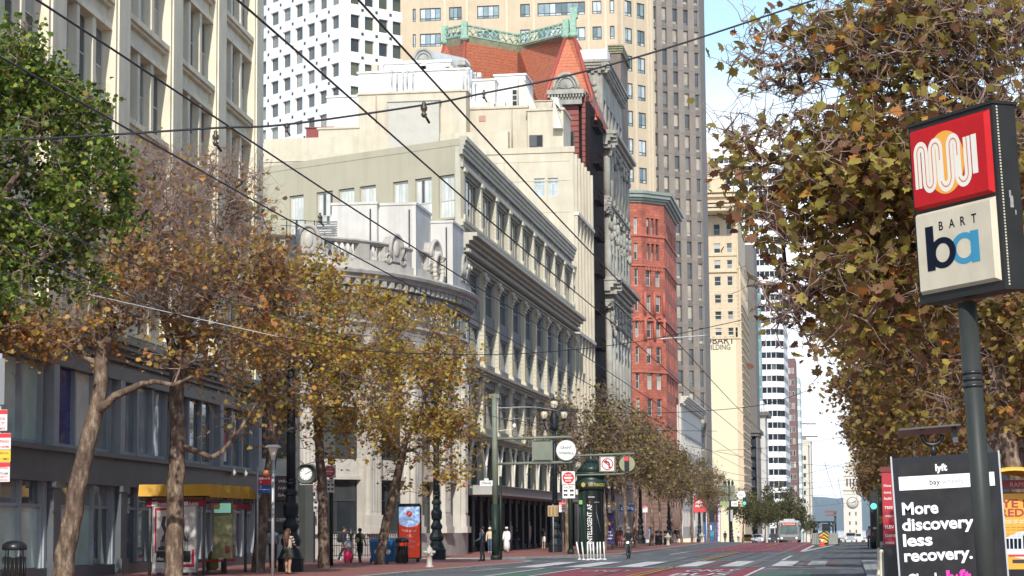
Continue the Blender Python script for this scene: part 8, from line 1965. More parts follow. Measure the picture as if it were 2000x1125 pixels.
wire([atY(-60, 450, 30), atY(0, 473, 30), atY(144, 535, 34), atY(420, 640, 45), atY(800, 770, 70), atY(1150, 860, 120)], 0.013, 'lowest feeder wire at the left edge behind the green tree')
# cross spans further on
wire([atY(160, 572, 62), atY(330, 610, 64), atY(545, 658, 66)], 0.012, 'pale guy wire in front of the left plane trees', wirew)
wire([atY(545, 658, 66), atY(690, 683, 70), atY(850, 691, 74), atY(1030, 690, 80), atY(1240, 668, 86), atY(1450, 625, 92)], 0.016, 'middle span wire across the street at balcony height')
wire([atY(1290, 662, 86), atY(1382, 655, 88)], 0.03, 'pale sleeve section of the middle span wire', wirew)
wire([atY(960, 790, 115), atY(1100, 803, 120), atY(1300, 806, 125), atY(1480, 792, 132), atY(1580, 762, 138)], 0.02, 'span wire from the first green mast across the street')
wire([atY(968, 797, 115), atY(1040, 795, 118), atY(1110, 806, 122)], 0.02, 'short guy wire above the square green sign back', wirew)
wire([atY(968, 818, 115), atY(1180, 838, 130), atY(1400, 842, 145)], 0.016, 'lower span wire from the first green mast')
specs = [(870, 900, 912, 190, 1340, 1660), (905, 935, 900, 215, 1350, 1670), (930, 945, 935, 240, 1370, 1680), (948, 958, 940, 262, 1380, 1690), (960, 968, 965, 280, 1400, 1690), (985, 990, 980, 300, 1440, 1680), (880, 872, 850, 205, 1400, 1660)]
for i, (a, b_, c_, Y, x0, x1) in enumerate(specs):
    ob = wire([atY(x0, a, Y), atY((x0+x1)/2, b_, Y+2), atY(x1, c_, Y+4)], 0.018, ('highest far', 'second far', 'third far', 'fourth far', 'fifth far', 'lowest far', 'steep far')[i]+' span wire before the clock tower', group='far span wires')
    for j in range(3): 
        px = x0+(x1-x0)*(0.3+0.2*j); f = (px-x0)/(x1-x0); q = atY(px, (1-f)*(1-f)*a+2*f*(1-f)*(b_*2-(a+c_)/2)+f*f*c_, Y+4*f)
for i, (x, h, Y0) in enumerate(((-0.9, 5.9, 190), (-1.8, 6.6, 170), (1.0, 6.4, 150))): wire([(x, Y0, h), (x, 230, h-0.5), (x, 300, h-0.8), (x, 380, h-0.9)], 0.02, ('thin wire running towards the clock tower', 'thin high wire running beside the clock tower', 'thin wire running along the right tree row')[i], group='far span wires')

# ------------------------------------------------------------------ people
skin = M('skin', (0.42, 0.24, 0.16), 0.6, 0.05); skin_d = M('skin_dark', (0.16, 0.085, 0.055), 0.6, 0.05); hairb = M('hair_dark', (0.025, 0.017, 0.012), 0.6, 0.2, 20); hairbr = M('hair_brown', (0.10, 0.05, 0.03), 0.6, 0.3, 20)
eye = M('eye_dark', (0.02, 0.02, 0.02), 0.3, 0); lips = M('lips', (0.3, 0.1, 0.08), 0.6, 0)
def clothc(n, c, v=0.15): return M('cloth_'+n, c, 0.9, v, 6, bmp=0.2)
def person(loc, rz, label, top, legs, shoes, stride=0.0, arms=((0.1, -0.05), (-0.1, -0.05)), h=1.72, sk=None, hair=hairb, hairlen=0, hat=None, skirt=None, lean=0.0, group=None, wide=1.0, barelegs=False, sleeve=True, robe=None, stripes=None, sit=None):
    """arms: per side (left,right) (upper arm swing forward, elbow bend forward) in radians"""
    sk = sk or skin; s = h/1.75; V = []; E = []; Rd = []; Z = []
    def add(p, r, par, z):
        V.append(Vector(p)*s); Rd.append(r*s); Z.append(z)
        if par is not None: E.append((par, len(V)-1))
        return len(V)-1
    ly = lean
    pel = add((0, 0, 0.95), (0.145*wide, 0.12), None, 'l') if False else None
    def a(p, r, par, z): V.append(Vector(p)*s); f_ = 1.16 if z != 's' else 1.04; Rd.append((r[0]*s*f_, r[1]*s*f_) if isinstance(r, tuple) else (r*s*f_, r*s*f_)); Z.append(z); (E.append((par, len(V)-1)) if par is not None else None); return len(V)-1
    pel = a((0, 0, 0.96), (0.15*wide, 0.115*wide), None, 'l'); w_ = a((0, ly*0.15, 1.1), (0.135*wide, 0.1*wide), pel, 't'); ch = a((0, ly*0.35, 1.3), (0.165*wide, 0.12*wide), w_, 't'); sh = a((0, ly*0.5, 1.42), (0.13*wide, 0.09*wide), ch, 't')
    nk = a((0, ly*0.58, 1.5), 0.055, sh, 's'); hd = a((0, ly*0.65+0.015, 1.6), (0.075, 0.09), nk, 's'); ht = a((0, ly*0.68+0.005, 1.68), (0.08, 0.095), hd, 's'); a((0, ly*0.68, 1.735), 0.05, ht, 's')
    for sd, (sw, eb) in zip((-1, 1), arms):
        s0 = a((sd*0.185*wide, ly*0.5, 1.41), 0.06, sh, 't'); e = (sd*0.235*wide, ly*0.5+0.28*math.sin(sw), 1.41-0.28*math.cos(sw)); e0 = a(e, 0.045, s0, 't')
        t = sw+eb; wv = (e[0]-sd*0.01-sd*max(0, eb-0.6)*0.08, e[1]+0.25*math.sin(t), e[2]-0.25*math.cos(t)); w0 = a(wv, 0.03, e0, 't' if sleeve else 's')
        m = ((e[0]+wv[0])/2, (e[1]+wv[1])/2, (e[2]+wv[2])/2)
        dr = Vector((0, math.sin(t), -math.cos(t))); pm = Vector(wv)+dr*0.05; p0 = a(pm, (0.032, 0.018), w0, 's')
        for k in range(4): off = Vector(((k-1.5)*0.018, 0, 0)); f1 = a(pm+dr*0.05+off, 0.009, p0, 's'); a(pm+dr*(0.085-0.008*abs(k-1.5))+off+Vector((0, 0.012, 0)), 0.007, f1, 's')
        th = a(Vector(wv)+dr*0.04+Vector((-sd*0.035, 0.012, 0)), 0.010, w0, 's'); a(Vector(wv)+dr*0.08+Vector((-sd*0.045, 0.02, 0)), 0.008, th, 's')
    for sd, ph in ((-1, stride), (1, -stride)):
        hp = a((sd*0.09*wide, 0, 0.9), 0.092*wide, pel, 'l'); bend = 0.28*max(0, -ph)+0.03
        if sit: kn_ = (sd*0.11, sit[0][0 if sd < 0 else 1][0], sit[0][0 if sd < 0 else 1][1]); an_ = (sd*0.11, sit[1][0 if sd < 0 else 1][0], sit[1][0 if sd < 0 else 1][1])
        else:
            kn_ = (sd*0.095*wide, 0.42*math.sin(ph)+bend*0.1, 0.9-0.42*math.cos(ph)); t = ph-bend; an_ = (sd*0.09, kn_[1]+0.42*math.sin(t), max(0.09, kn_[2]-0.42*math.cos(t)))
        kn = a(kn_, 0.062*wide, hp, 'l'); cf = a((an_[0], kn_[1]*0.65+an_[1]*0.35-0.015, kn_[2]*0.65+an_[2]*0.35), 0.055*wide, kn, 'c'); an = a(an_, 0.04, cf, 'c')
        hl = a((an_[0], an_[1]-0.04, an_[2]-0.05), 0.035, an, 'f'); a((an_[0]+sd*0.02, an_[1]+0.15, an_[2]-0.055), 0.034, an, 'f')
    me = bpy.data.meshes.new('b'); me.from_pydata(V, E, []); ob = bpy.data.objects.new('b', me); C.objects.link(ob)
    ob.modifiers.new('s', 'SKIN'); sv = me.skin_vertices[0].data
    for i, r in enumerate(Rd): sv[i].radius = r; sv[i].use_root = i == 0
    ss = ob.modifiers.new('d', 'SUBSURF'); ss.levels = 1; ss.render_levels = 1
    bpy.context.view_layer.update(); m2 = bpy.data.meshes.new_from_object(ob.evaluated_get(bpy.context.evaluated_depsgraph_get())); bpy.data.objects.remove(ob)
    mats = [sk, top, legs, shoes, stripes or top, eye, lips]; m2.materials.clear()
    for mt in mats: m2.materials.append(mt)
    P_ = np.array([tuple(v) for v in V]); zi = {'s': 0, 't': 1, 'l': 2, 'c': 0 if barelegs else 2, 'f': 3}
    segs = [(P_[i], P_[j], Z[i], Z[j]) for i, j in E]; A_ = np.array([q[0] for q in segs]); B_ = np.array([q[1] for q in segs]); AB = B_-A_; L2 = (AB**2).sum(1)+1e-9
    for p in m2.polygons:
        c = np.array(p.center); t = np.clip(((c-A_)*AB).sum(1)/L2, 0, 1); d = ((c-(A_+AB*t[:, None]))**2).sum(1); k = int(d.argmin()); z = segs[k][3] if t[k] > 0.5 else segs[k][2]
        if z == 't' and segs[k][3] == 's' and t[k] > 0.35: z = 't' if c[2] < 1.46*s else 's'
        p.material_index = zi[z]; p.use_smooth = True
        if barelegs and z == 'l' and c[2] < 0.62*s: p.material_index = 0
        if stripes and z == 't' and int(c[2]/0.05) % 2: p.material_index = 4
    bd = bpy.data.objects.new('body', m2)
    # face on the same mesh
    mb = MB(); hy = (ly*0.66+0.105)*s
    mb.v = [tuple(v.co) for v in m2.vertices]; mb.f = [list(p.vertices) for p in m2.polygons]; mb.mi = [p.material_index for p in m2.polygons]; mb.sm = [True]*len(mb.f); mb.mats = mats
    for sd in (-1, 1): mb.ell((sd*0.03*s, hy-0.012*s, 1.635*s), (0.012*s, 0.008*s, 0.008*s), eye, 6); mb.ell((sd*0.085*s, hy-0.1*s, 1.62*s), (0.015*s, 0.02*s, 0.032*s), sk, 6)
    mb.ell((0, hy, 1.60*s), (0.014*s, 0.022*s, 0.026*s), sk, 6); mb.ell((0, hy-0.012*s, 1.562*s), (0.026*s, 0.008*s, 0.007*s), lips, 6)
    L_ = L('person', loc, label, 'person', group, rz); L_.part(mb, 'body')
    hz = ly*0.67*s; hb = MB()
    hb.ell((0, hz-0.012*s, 1.675*s), (0.098*s, 0.118*s, 0.098*s), hair, 12) if hat is None else None
    if hairlen: hb.tube([(0, hz-0.05, 1.70*s), (0, hz-0.10, 1.58*s), (0, hz-0.11, 1.45*s), (0, hz-0.10, (1.6-hairlen)*s)], [0.08, 0.115, 0.12, 0.05], hair, 10)
    if hat is None:      # keep the face clear of the hair cap
        hb.v = [(x, min(y, hz+0.07*s) if z < 1.69*s else y, z) for x, y, z in hb.v]
    L_.part(hb, 'hair')
    if hat: c = MB(); c.lathe([(0.105*s, 1.66*s), (0.11*s, 1.70*s), (0.095*s, 1.76*s), (0.05*s, 1.79*s), (0.01, 1.795*s)], (0, hz, 0), hat, 12); c.box(-0.07*s, 0.07*s, hz+0.08*s, hz+0.18*s, 1.675*s, 1.69*s, hat); L_.part(c, 'cap')
    if skirt: c = MB(); c.lathe([(0.15*s, 1.02*s), (0.19*s, 0.85*s), (0.22*s, 0.70*s), (0.235*s, 0.62*s)], (0, 0, 0), skirt, 14); L_.part(c, 'skirt')
    if robe: c = MB(); c.lathe([(0.19*s, 1.25*s), (0.2*s, 0.95*s), (0.22*s, 0.6*s), (0.24*s, 0.2*s)], (0, 0, 0), robe, 14); L_.part(c, 'robe')
    return L_
def carry(name, loc, build, label, cat): m = MB(); build(m); o = m.build(name); o.location = loc; return tag(o, label, cat)
def backpack(P_, dx, mat, label, pocket=None):
    def b(m):
        m.lathe([(0.10, 0), (0.17, 0.05), (0.18, 0.28), (0.15, 0.42), (0.05, 0.48)], (0, 0, 0), mat, 10); m.ell((0, -0.14, 0.16), (0.12, 0.06, 0.13), pocket or mat, 10)
        for s_ in (-1, 1): m.tube([(s_*0.1, 0.05, 0.42), (s_*0.12, 0.2, 0.45), (s_*0.12, 0.24, 0.2)], 0.02, mat, 5)
    l = P_.o.location; rz = P_.o.rotation_euler.z; o = carry('backpack', (0, 0, 0), b, label, 'backpack'); back = Vector((math.sin(rz), -math.cos(rz), 0))*0.21; o.location = (l.x+back.x, l.y+back.y, l.z+0.98); o.rotation_euler = (0, 0, rz); o.scale = (0.95, 0.8, 1)
blk_c = clothc('black', (0.018, 0.018, 0.02)); nav_c = clothc('navy', (0.025, 0.03, 0.05)); jean = clothc('denim', (0.06, 0.10, 0.17)); wht_c = clothc('white', (0.78, 0.77, 0.74), 0.05); gry_c = clothc('blue_grey', (0.20, 0.26, 0.33)); bei = clothc('beige', (0.42, 0.36, 0.26)); crm_c = clothc('cream', (0.66, 0.55, 0.36), 0.08); mar = clothc('maroon', (0.10, 0.02, 0.03)); shoe = clothc('shoe', (0.03, 0.03, 0.03)); shoew = clothc('shoe_pale', (0.6, 0.6, 0.58))
flor = M('cloth_floral', (0.05, 0.05, 0.035), 0.9, 0.9, 18)
def at_(px, Y, z=0.1): q = atY(px, 1090, Y); return (q.x, Y, z)
person(at_(563, 79), R(-20), 'woman with long brown hair in a dark striped sweater and short floral skirt', clothc('stripe_dark', (0.09, 0.02, 0.025)), flor, shoe, 0.05, ((0.5, 0.9), (0.3, 0.8)), 1.66, None, hairbr, 0.55, None, flor, barelegs=True, stripes=clothc('stripe_pale', (0.5, 0.42, 0.35)))
person(at_(533, 91), R(15), 'man in blue grey shirt and black trousers seen from behind by the pale post light', gry_c, blk_c, shoe, 0.04, ((0.2, 0.9), (0.2, 0.9)), 1.80)
c_ = at_(547, 90); carry('tote_bag', (c_[0], 80.2, 0.25), lambda m: (m.lathe([(0.12, 0), (0.2, 0.1), (0.2, 0.5), (0.1, 0.7)], (0, 0, 0), clothc('olive', (0.16, 0.15, 0.03)), 8), m.tube([(-0.08, 0, 0.68), (0, 0, 0.95), (0.08, 0, 0.68)], 0.015, blk_c, 5)), 'olive bag beside the woman in the striped sweater', 'bag')
P_ = person(at_(672, 112), R(-75), 'man in a dark jacket walking right before the iron fence', nav_c, blk_c, shoew, 0.3, ((0.3, 0.3), (-0.2, 0.2)), 1.80); backpack(P_, 0, blk_c, 'black backpack on the man before the iron fence')
P_ = person(at_(703, 107), R(-10), 'woman in a beige jacket with a suitcase, seen from behind', bei, blk_c, shoe, 0.2, ((0.4, 0.4), (0.2, 0.5)), 1.70, skin_d); backpack(P_, 0, blk_c, 'black and lime backpack on the woman in beige', clothc('lime', (0.35, 0.42, 0.15)))
c_ = at_(680, 106.6)
carry('suitcase', c_, lambda m: (m.lathe([(0.20, 0.06), (0.25, 0.12), (0.25, 0.56), (0.2, 0.63)], (0, 0, 0), M('case_pink', (0.55, 0.02, 0.10), 0.5, 0.15), 4, Matrix.Diagonal((1.15, 0.7, 1, 1))), m.tube([(-0.1, 0.1, 0.6), (-0.1, 0.12, 0.98), (0.1, 0.12, 0.98), (0.1, 0.1, 0.6)], 0.014, black, 5), m.tube([(-0.16, 0, 0.05), (-0.1, 0, 0.05)], 0.05, black, 8), m.tube([(0.1, 0, 0.05), (0.16, 0, 0.05)], 0.05, black, 8)), 'pink suitcase beside the woman in the beige jacket', 'suitcase')
carry('bag', (c_[0], c_[1], 0.75), lambda m: m.lathe([(0.1, 0), (0.2, 0.1), (0.19, 0.35), (0.08, 0.48)], (0, 0, 0), clothc('pale_grey', (0.42, 0.43, 0.45)), 8), 'grey bag resting on the pink suitcase', 'bag')
P_ = person(at_(878, 140), R(5), 'person in a khaki cap walking away by the bank corner', bei, blk_c, shoew, 0.25, h=1.72, hat=bei); backpack(P_, 0, blk_c, 'black backpack on the person in the khaki cap')
person(at_(909, 150), R(175), 'man in a navy jacket and pale cap walking towards the crossing', nav_c, blk_c, shoew, 0.2, ((0.5, 0.5), (0.1, 0.3)), 1.82, hat=bei)
c_ = at_(896, 149); carry('shopping_bag', (c_[0], c_[1], 0.6), lambda m: (m.box(-0.16, 0.16, -0.07, 0.07, 0, 0.36, clothc('red', (0.55, 0.06, 0.05))), m.tube([(-0.08, 0, 0.36), (0, 0, 0.55), (0.08, 0, 0.36)], 0.012, blk_c, 5)), 'red carrier bag held by the man in the navy jacket', 'bag')
person(at_(942, 109), R(80), 'man in a dark waistcoat and grey sleeves standing left of the green mast', gry_c, blk_c, shoe, 0.06, ((0.2, 0.9), (0.05, 0.4)), 1.74, h if False else None, hairb, 0, None)
vw = MB(); vw.lathe([(0.17, 0), (0.18, 0.2), (0.19, 0.36), (0.13, 0.44)], (0, 0, 0), nav_c, 12); o_ = [o for o in C.objects if o.get('label', '').startswith('man in a dark waistcoat')][0]; vo = vw.build('waistcoat'); vo.parent = o_; vo.location = (0, 0, 0.98); vo.scale = (1, 0.78, 1)
person(at_(957, 150), R(180), 'man in a cream sweatshirt, jeans and white cap left of the man in white', crm_c, jean, shoew, 0.12, ((0.2, 0.3), (0.2, 0.3)), 1.72, hat=wht_c)
person(at_(990, 151), R(178), 'person in a long white robe and white cap holding a cane', wht_c, wht_c, shoe, 0.1, ((0.1, 0.3), (0.2, 0.4)), 1.74, skin_d, hat=wht_c, robe=wht_c)
c_ = at_(1000, 150.6); carry('cane', c_, lambda m: m.tube([(0, 0, 0), (0.0, 0, 0.85), (0.04, 0, 0.92), (0.1, 0, 0.9)], 0.014, black, 6), 'black cane held by the person in white', 'cane')
person(at_(1062, 182), R(180), 'person in a black top and white shorts reading a phone at the shopfront', blk_c, wht_c, shoew, 0.06, ((0.5, 1.5), (0.5, 1.5)), 1.72, sleeve=False, barelegs=True)
gp = 'distant pedestrians'
for px, Y, rz, t_, l_, lab, st in ((1205, 205, 170, blk_c, blk_c, 'distant pedestrian in black left of the cyclist', .15), (1212, 206, 10, mar, clothc('red2', (0.5, 0.05, 0.05)), 'distant pedestrian in dark red beside one in black', .1), (1241, 210, 180, mar, blk_c, 'distant pedestrian in maroon just right of the cyclist', .1), (1271, 226, 20, clothc('bright_blue', (0.10, 0.22, 0.55)), bei, 'distant pedestrian bending in a bright blue jacket', .05),
        (1318, 250, 175, blk_c, wht_c, 'distant pedestrian in a black top left of a white column', .1), (1323, 255, 5, blk_c, blk_c, 'distant pedestrian in black beside the far trees', .2), (1417, 330, 180, blk_c, blk_c, 'far pedestrian in black under the green gantry', .1), (1443, 340, 180, wht_c, jean, 'far pedestrian in white near the crest of the road', .1), (1699, 178, 180, wht_c, jean, 'pedestrian in white just left of the dark truck', .1), (1010, 175, 185, blk_c, jean, 'pedestrian in black behind the man in white', .2), (1594, 230, 180, blk_c, blk_c, 'worker in black standing left of the work vehicle', .05)):
    person(at_(px, Y, gz(Y)+(0.1 if px < 1500 else 0.0)), R(rz), lab, t_, l_, shoe, st, h=1.72, group=gp, lean=0.5 if 'bending' in lab else 0)

# ------------------------------------------------------------------ bicycle, vehicles
def bicycle(loc, rz, label, mat):
    L_ = L('bicycle', loc, label, 'bicycle', None, rz); f = MB(); r = 0.34
    bb, st, hdt, hdb, ax, fx = (0, -0.05, 0.3), (0, -0.22, 0.78), (0, 0.38, 0.85), (0, 0.42, 0.68), (0, -0.5, r), (0, 0.55, r)
    for a, b in ((bb, st), (bb, hdb), (st, hdt), (bb, ax), (st, ax)): f.tube([a, b], 0.022, mat, 6)
    f.tube([hdt, hdb, fx], 0.022, mat, 6); f.tube([st, (0, -0.26, 0.92)], 0.016, steel, 5); f.tube([hdt, (0, 0.34, 0.98)], 0.018, steel, 5); L_.part(f, 'frame')
    s = MB(); s.ell((0, -0.26, 0.95), (0.08, 0.14, 0.04), black, 8); L_.part(s, 'saddle'); h = MB(); h.tube([(-0.3, 0.26, 1.04), (-0.12, 0.36, 1.0), (0.12, 0.36, 1.0), (0.3, 0.26, 1.04)], 0.018, black, 6); L_.part(h, 'handlebar')
    for c in (ax, fx):
        w_ = MB(); w_.tube([(0, c[1]+r*math.cos(t), c[2]+r*math.sin(t)) for t in [2*math.pi*i/24 for i in range(25)]], 0.026, black, 6)
        for i in range(10): t = math.pi*i/5; w_.tube([(0, c[1], c[2]), (0, c[1]+r*math.cos(t), c[2]+r*math.sin(t))], 0.004, steel, 3)
        L_.part(w_, 'wheel')
    c = MB(); c.tube([(-0.12, -0.05, 0.2), (-0.1, -0.05, 0.2), (0.1, -0.05, 0.4), (0.12, -0.05, 0.4)], 0.015, black, 5); L_.part(c, 'crank'); return L_
q = G(1228, 1091); L_ = bicycle((q.x, q.y, 0.0), R(180), 'bicycle with a bright headlight ridden towards the camera', black)
m = MB(); m.tube([(0, 0.42, 0.9), (0, 0.47, 0.9)], 0.06, M('headlight_lit', (1, 1, 0.95), 0.3, 0, emit=4), 10); L_.part(m, 'headlight')
person((q.x, q.y+0.24, 0.0), R(180), 'cyclist in a black T-shirt and grey helmet riding towards the camera', blk_c, clothc('charcoal', (0.07, 0.08, 0.09)), shoe, 0, ((0.75, 0.35), (0.75, 0.35)), 1.74, sleeve=False, hat=clothc('helmet', (0.25, 0.26, 0.27)), lean=0.3, sit=(((0.34, 0.78), (0.36, 0.62)), ((0.22, 0.42), (0.24, 0.24))))
q = atY(1750, 1120, 24.5); bicycle((q.x-0.02, 24.5, 0.13), R(100), 'grey docked hire bicycle mostly hidden behind the map kiosk', M('bike_grey', (0.12, 0.12, 0.13), 0.5, 0.1)); [o for o in C.objects if o.get('label', '').startswith('grey docked')][0].location.x = atY(1748, 1120, 24.5).x+0.42
def bus():
    Y = 300; z0 = gz(Y); q = atY(1541, 1040, Y); W, H, D = 2.75, 2.95, 12; L_ = L('city_bus', (q.x, Y, z0), 'grey city bus with red lit route sign coming up the street', 'bus'); g = M('bus_grey', (0.30, 0.30, 0.31), 0.45, 0.1); b = MB()
    b.prism([(-W/2, 0.25), (-W/2+0.2, 0.0), (W/2-0.2, 0.0), (W/2, 0.25), (W/2, D), (-W/2, D)], 0.35, H-0.25, g); b.prism([(-W/2+0.1, 0.2), (W/2-0.1, 0.2), (W/2-0.15, D), (-W/2+0.15, D)], H-0.25, H, M('bus_roof', (0.5, 0.5, 0.5), 0.5, 0.1)); b.box(-W/2+.05, W/2-.05, -0.06, 0.0, 0.32, 0.75, M('bumper_dark', (0.12, 0.12, 0.12), 0.5, 0.1)); b.box(-0.7, 0.7, 1, 6, H, H+0.22, MATS['bus_roof']); L_.part(b, 'body')
    m = MB(); m.box(-W/2+0.22, W/2-0.22, -0.03, 0.0, 1.1, 2.2, M('windscreen', (0.10, 0.16, 0.15), 0.1, 0.3)); m.box(-0.02, 0.02, -0.05, -0.03, 1.1, 2.2, black); L_.part(m, 'windscreen'); m = MB(); m.box(-1.0, 1.0, -0.045, -0.001, 2.26, 2.62, black); text(m, '9R DOWNTOWN', LT(0, -0.047, 2.33), 0, 0, 0.22, M('led_red', (0.95, 0.25, 0.2), 0.5, 0, emit=1.6), 0.02, 1.7); L_.part(m, 'route_display')
    for s_ in (-1, 1):
        m = MB(); disc(m, LT(s_*1.0, -0.065, 0.6), 0, 0, 0.13, M('head_lamp', (0.85, 0.85, 0.8), 0.3, 0, emit=0.8), 0, 12); L_.part(m, 'headlight'); m = MB(); m.tube([(s_*1.3, 0.1, 2.3), (s_*1.6, -0.2, 2.2), (s_*1.6, -0.2, 1.9)], 0.05, black, 6); m.box(s_*1.6-0.1, s_*1.6+0.1, -0.24, -0.16, 1.55, 2.0, black); L_.part(m, 'mirror')
        for y in (2.2, 9): m = MB(); m.tube([(s_*W/2-s_*0.3, y, 0.48), (s_*W/2+s_*0.01, y, 0.48)], 0.48, black, 16); L_.part(m, 'wheel')
    for x in (-0.5, 0.3): m = MB(); m.tube([(x, -0.05, 1.1), (x+0.45, -0.06, 1.7)], 0.015, black, 4); L_.part(m, 'wiper')
    m = MB(); m.box(-W/2-0.01, W/2+0.01, 1.0, D-0.5, 1.3, 2.2, MATS['black_glass']); L_.part(m, 'side_window')
bus()
def truck():
    Y = 171; x0 = atY(1702, 1060, Y).x; W = 2.3; L_ = L('delivery_truck', (x0+W/2, Y, 0), 'dark brown box truck parked at the right kerb beneath the green light', 'truck'); br = M('truck_brown', (0.045, 0.032, 0.026), 0.5, 0.15); b = MB()
    b.box(-W/2, W/2, 0, 6.5, 0.75, 3.95, br); b.box(-W/2+0.1, W/2-0.1, 6.5, 8.0, 0.6, 2.6, br); b.box(-W/2, W/2, -0.12, 0, 0.55, 0.72, black); b.box(-0.02, 0.02, -0.015, 0, 0.9, 3.7, black); L_.part(b, 'body')
    m = MB(); T = LT(0.55-0.5, -0.01, 2.0); P_ = [(-0.25, 0.3), (0.25, 0.3), (0.25, -0.05), (0, -0.35), (-0.25, -0.05)]; T = LT(-0.45, -0.01, 2.2); m.add([T @ Vector((x, y, 0.003)) for x, y in P_], [tuple(range(5))], M('shield_gold', (0.62, 0.38, 0.06), 0.5, 0.1)); text(m, 'ups', T, 0, -0.08, 0.18, br, 0.03, None, 'C', 0.006); m.box(-1.0, -0.6, -0.02, -0.001, 1.5, 1.65, wht); L_.part(m, 'emblem')
    for s_ in (-1, 1):
        m = MB(); m.box(s_*1.0-0.08, s_*1.0+0.08, -0.02, 0.0, 0.95, 1.25, M('tail_red', (0.5, 0.02, 0.02), 0.4, 0)); L_.part(m, 'tail_light')
        for y in (1.2, 6.6): m = MB(); m.tube([(s_*0.75, y, 0.45), (s_*1.12, y, 0.45)], 0.45, black, 14); L_.part(m, 'wheel')
truck()
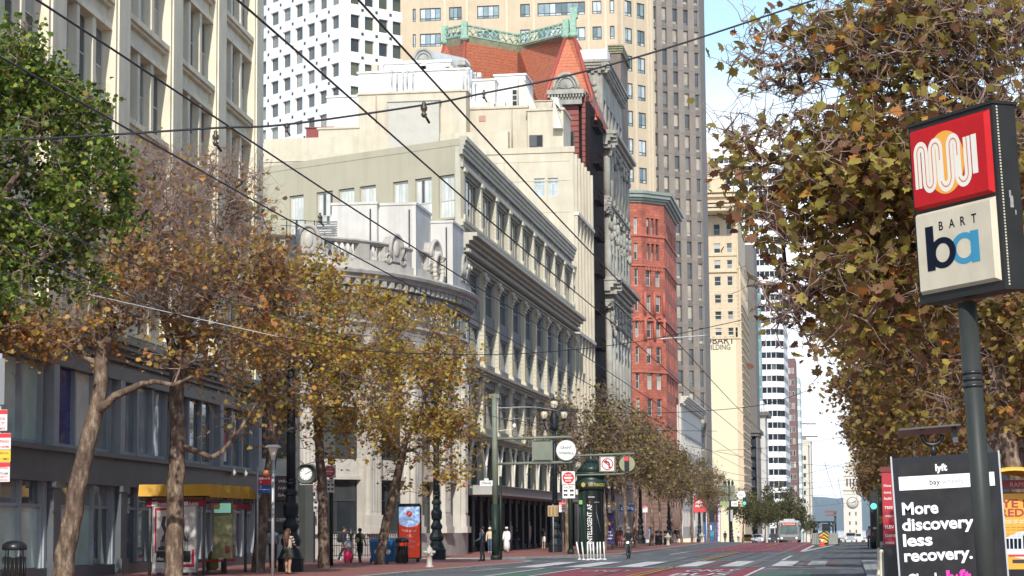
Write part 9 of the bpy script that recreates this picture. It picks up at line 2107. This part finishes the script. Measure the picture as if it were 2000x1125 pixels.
def work():
    Y = 207; q = atY(1611, 1064, Y); k = Y/F; X = lambda px: (px-1611)*k; z = lambda py: max(0, atY(1611, py, Y).z); L_ = L('work_vehicle', (q.x, Y, 0), 'grey work vehicle with yellow chevron board and open cab frame in the road', 'work vehicle'); g = M('tank_grey', (0.27, 0.275, 0.25), 0.6, 0.15, 2); b = MB()
    b.box(X(1586), X(1602), 0, 3, 0.1, z(1041), g); b.box(X(1618), X(1636), 0, 3, 0.1, z(1041), g); b.box(X(1600), X(1620), 0.3, 3, 0.1, z(1045), g); b.box(X(1584), X(1640), 0.5, 5, 0.25, 0.6, black)
    for i in range(4): b.box(X(1587.5+4*i), X(1588+4*i), -0.03, 0, 0.15, z(1042), black) if i < 4 else None
    L_.part(b, 'body'); f = MB()
    for px in (1591, 1627):
        for y in (0.4, 2.6): f.tube([(X(px), y, z(1041)), (X(px), y, z(1020))], 0.07, black, 6)
    f.box(X(1589), X(1630), 0.2, 2.8, z(1021), z(1018), black); f.tube([(X(1591), 0.4, z(1030)), (X(1602), 0.4, z(1020))], 0.06, black, 5); f.tube([(X(1627), 0.4, z(1030)), (X(1618), 0.4, z(1020))], 0.06, black, 5); L_.part(f, 'cab_frame')
    m = MB(); m.box(X(1606), X(1622), 1.4, 1.45, z(1041), z(1023), M('cab_glass', (0.2, 0.25, 0.25), 0.15, 0.2)); m.box(X(1606), X(1622), 1.38, 1.4, z(1034), z(1033), black); L_.part(m, 'cab_window')
    m = MB(); T = LT(0, -0.1, 0); x0, x1, z0, z1 = X(1601), X(1618), z(1060), z(1038); c = (x0+x1)/2; oct_ = [(x0, z0+0.2), (x0+0.15, z0), (x1-0.15, z0), (x1, z0+0.2), (x1, z1-0.25), (c+0.15, z1), (c-0.15, z1), (x0, z1-0.25)]; m.add([T @ Vector((x, y, 0)) for x, y in oct_], [tuple(range(8))], syel)
    for i in range(3): zz_ = z0+0.08+0.3*i; m.add([T @ Vector(p) for p in ((x0, zz_, .01), (x0, zz_+0.14, .01), (c, zz_+0.44, .01), (c, zz_+0.30, .01))], [(0, 3, 2, 1)], black); m.add([T @ Vector(p) for p in ((x1, zz_, .01), (x1, zz_+0.14, .01), (c, zz_+0.44, .01), (c, zz_+0.30, .01))], [(0, 3, 2, 1)], black)
    L_.part(m, 'chevron_board'); m = MB(); m.tube([(X(1632), 0.6, 0.5), (X(1632), 0.6, z(1000))], 0.09, black, 8); L_.part(m, 'sign_mast'); m = MB(); m.box(X(1612), X(1636), 0.5, 0.7, z(1001.5), z(997.5), M('arrow_board', (0.22, 0.12, 0.10), 0.6, 0.1)); m.box(X(1614), X(1634), 0.5, 0.7, z(1008), z(1004), MATS['arrow_board']); L_.part(m, 'arrow_board')
    for px in (1590, 1634): m = MB(); m.tube([(X(px)-0.15, 1, 0.35), (X(px)+0.15, 1, 0.35)], 0.35, black, 12); L_.part(m, 'wheel')
    q2 = atY(1606, 1066, 202); c = MB(); co_ = M('cone_orange', (0.85, 0.10, 0.03), 0.5, 0.05); c.box(-0.24, 0.24, -0.24, 0.24, 0, 0.05, co_); c.lathe([(0.19, 0.05), (0.15, 0.28)], (0, 0, 0), co_, 14); c.lathe([(0.15, 0.28), (0.10, 0.48)], (0, 0, 0), wht, 14); c.lathe([(0.10, 0.48), (0.04, 0.78)], (0, 0, 0), co_, 14); o = c.build('traffic_cone'); o.location = (q2.x, 202, 0); o.scale = (1.25,)*3; tag(o, 'orange and white traffic cone in front of the chevron board', 'traffic cone')
work()
# a few far cars by the terminal
def car(px, Y, mat, label):
    q = atY(px, 1058, Y); L_ = L('parked_car', (q.x, Y, gz(Y)), label, 'car', 'cars far down the street'); b = MB(); P_ = [(-0.9, 0.35), (0.9, 0.35), (0.92, 0.85), (0.8, 0.95), (0.65, 1.45), (-0.65, 1.45), (-0.8, 0.95), (-0.92, 0.85)]
    b.prism(P_, 0, 4.3, mat, Matrix(((1, 0, 0, 0), (0, 0, 1, 0), (0, 1, 0, 0), (0, 0, 0, 1)))); L_.part(b, 'body'); b = MB(); b.box(-0.62, 0.62, -0.02, -0.001, 0.98, 1.38, dark_glass); L_.part(b, 'windscreen')
    for s_ in (-1, 1):
        b = MB(); b.box(s_*0.7-0.14, s_*0.7+0.14, -0.02, -0.001, 0.62, 0.8, MATS['head_lamp']); L_.part(b, 'headlight')
        for y in (0.8, 3.4): b = MB(); b.tube([(s_*0.72, y, 0.32), (s_*0.93, y, 0.32)], 0.32, black, 12); L_.part(b, 'wheel')
car(1662, 330, M('car_silver', (0.4, 0.41, 0.43), 0.35, 0.1), 'silver car far away below the clock tower'); car(1674, 350, M('car_white', (0.7, 0.7, 0.7), 0.35, 0.05), 'white car far away right of the clock tower foot'); car(1512, 345, M('car_dark', (0.05, 0.05, 0.06), 0.35, 0.05), 'dark car just left of the bus'); car(1480, 350, MATS['car_white'], 'white van like car under the far street trees'); car(1460, 352, M('car_amber', (0.55, 0.3, 0.05), 0.4, 0.05), 'amber taxi under the far street trees')
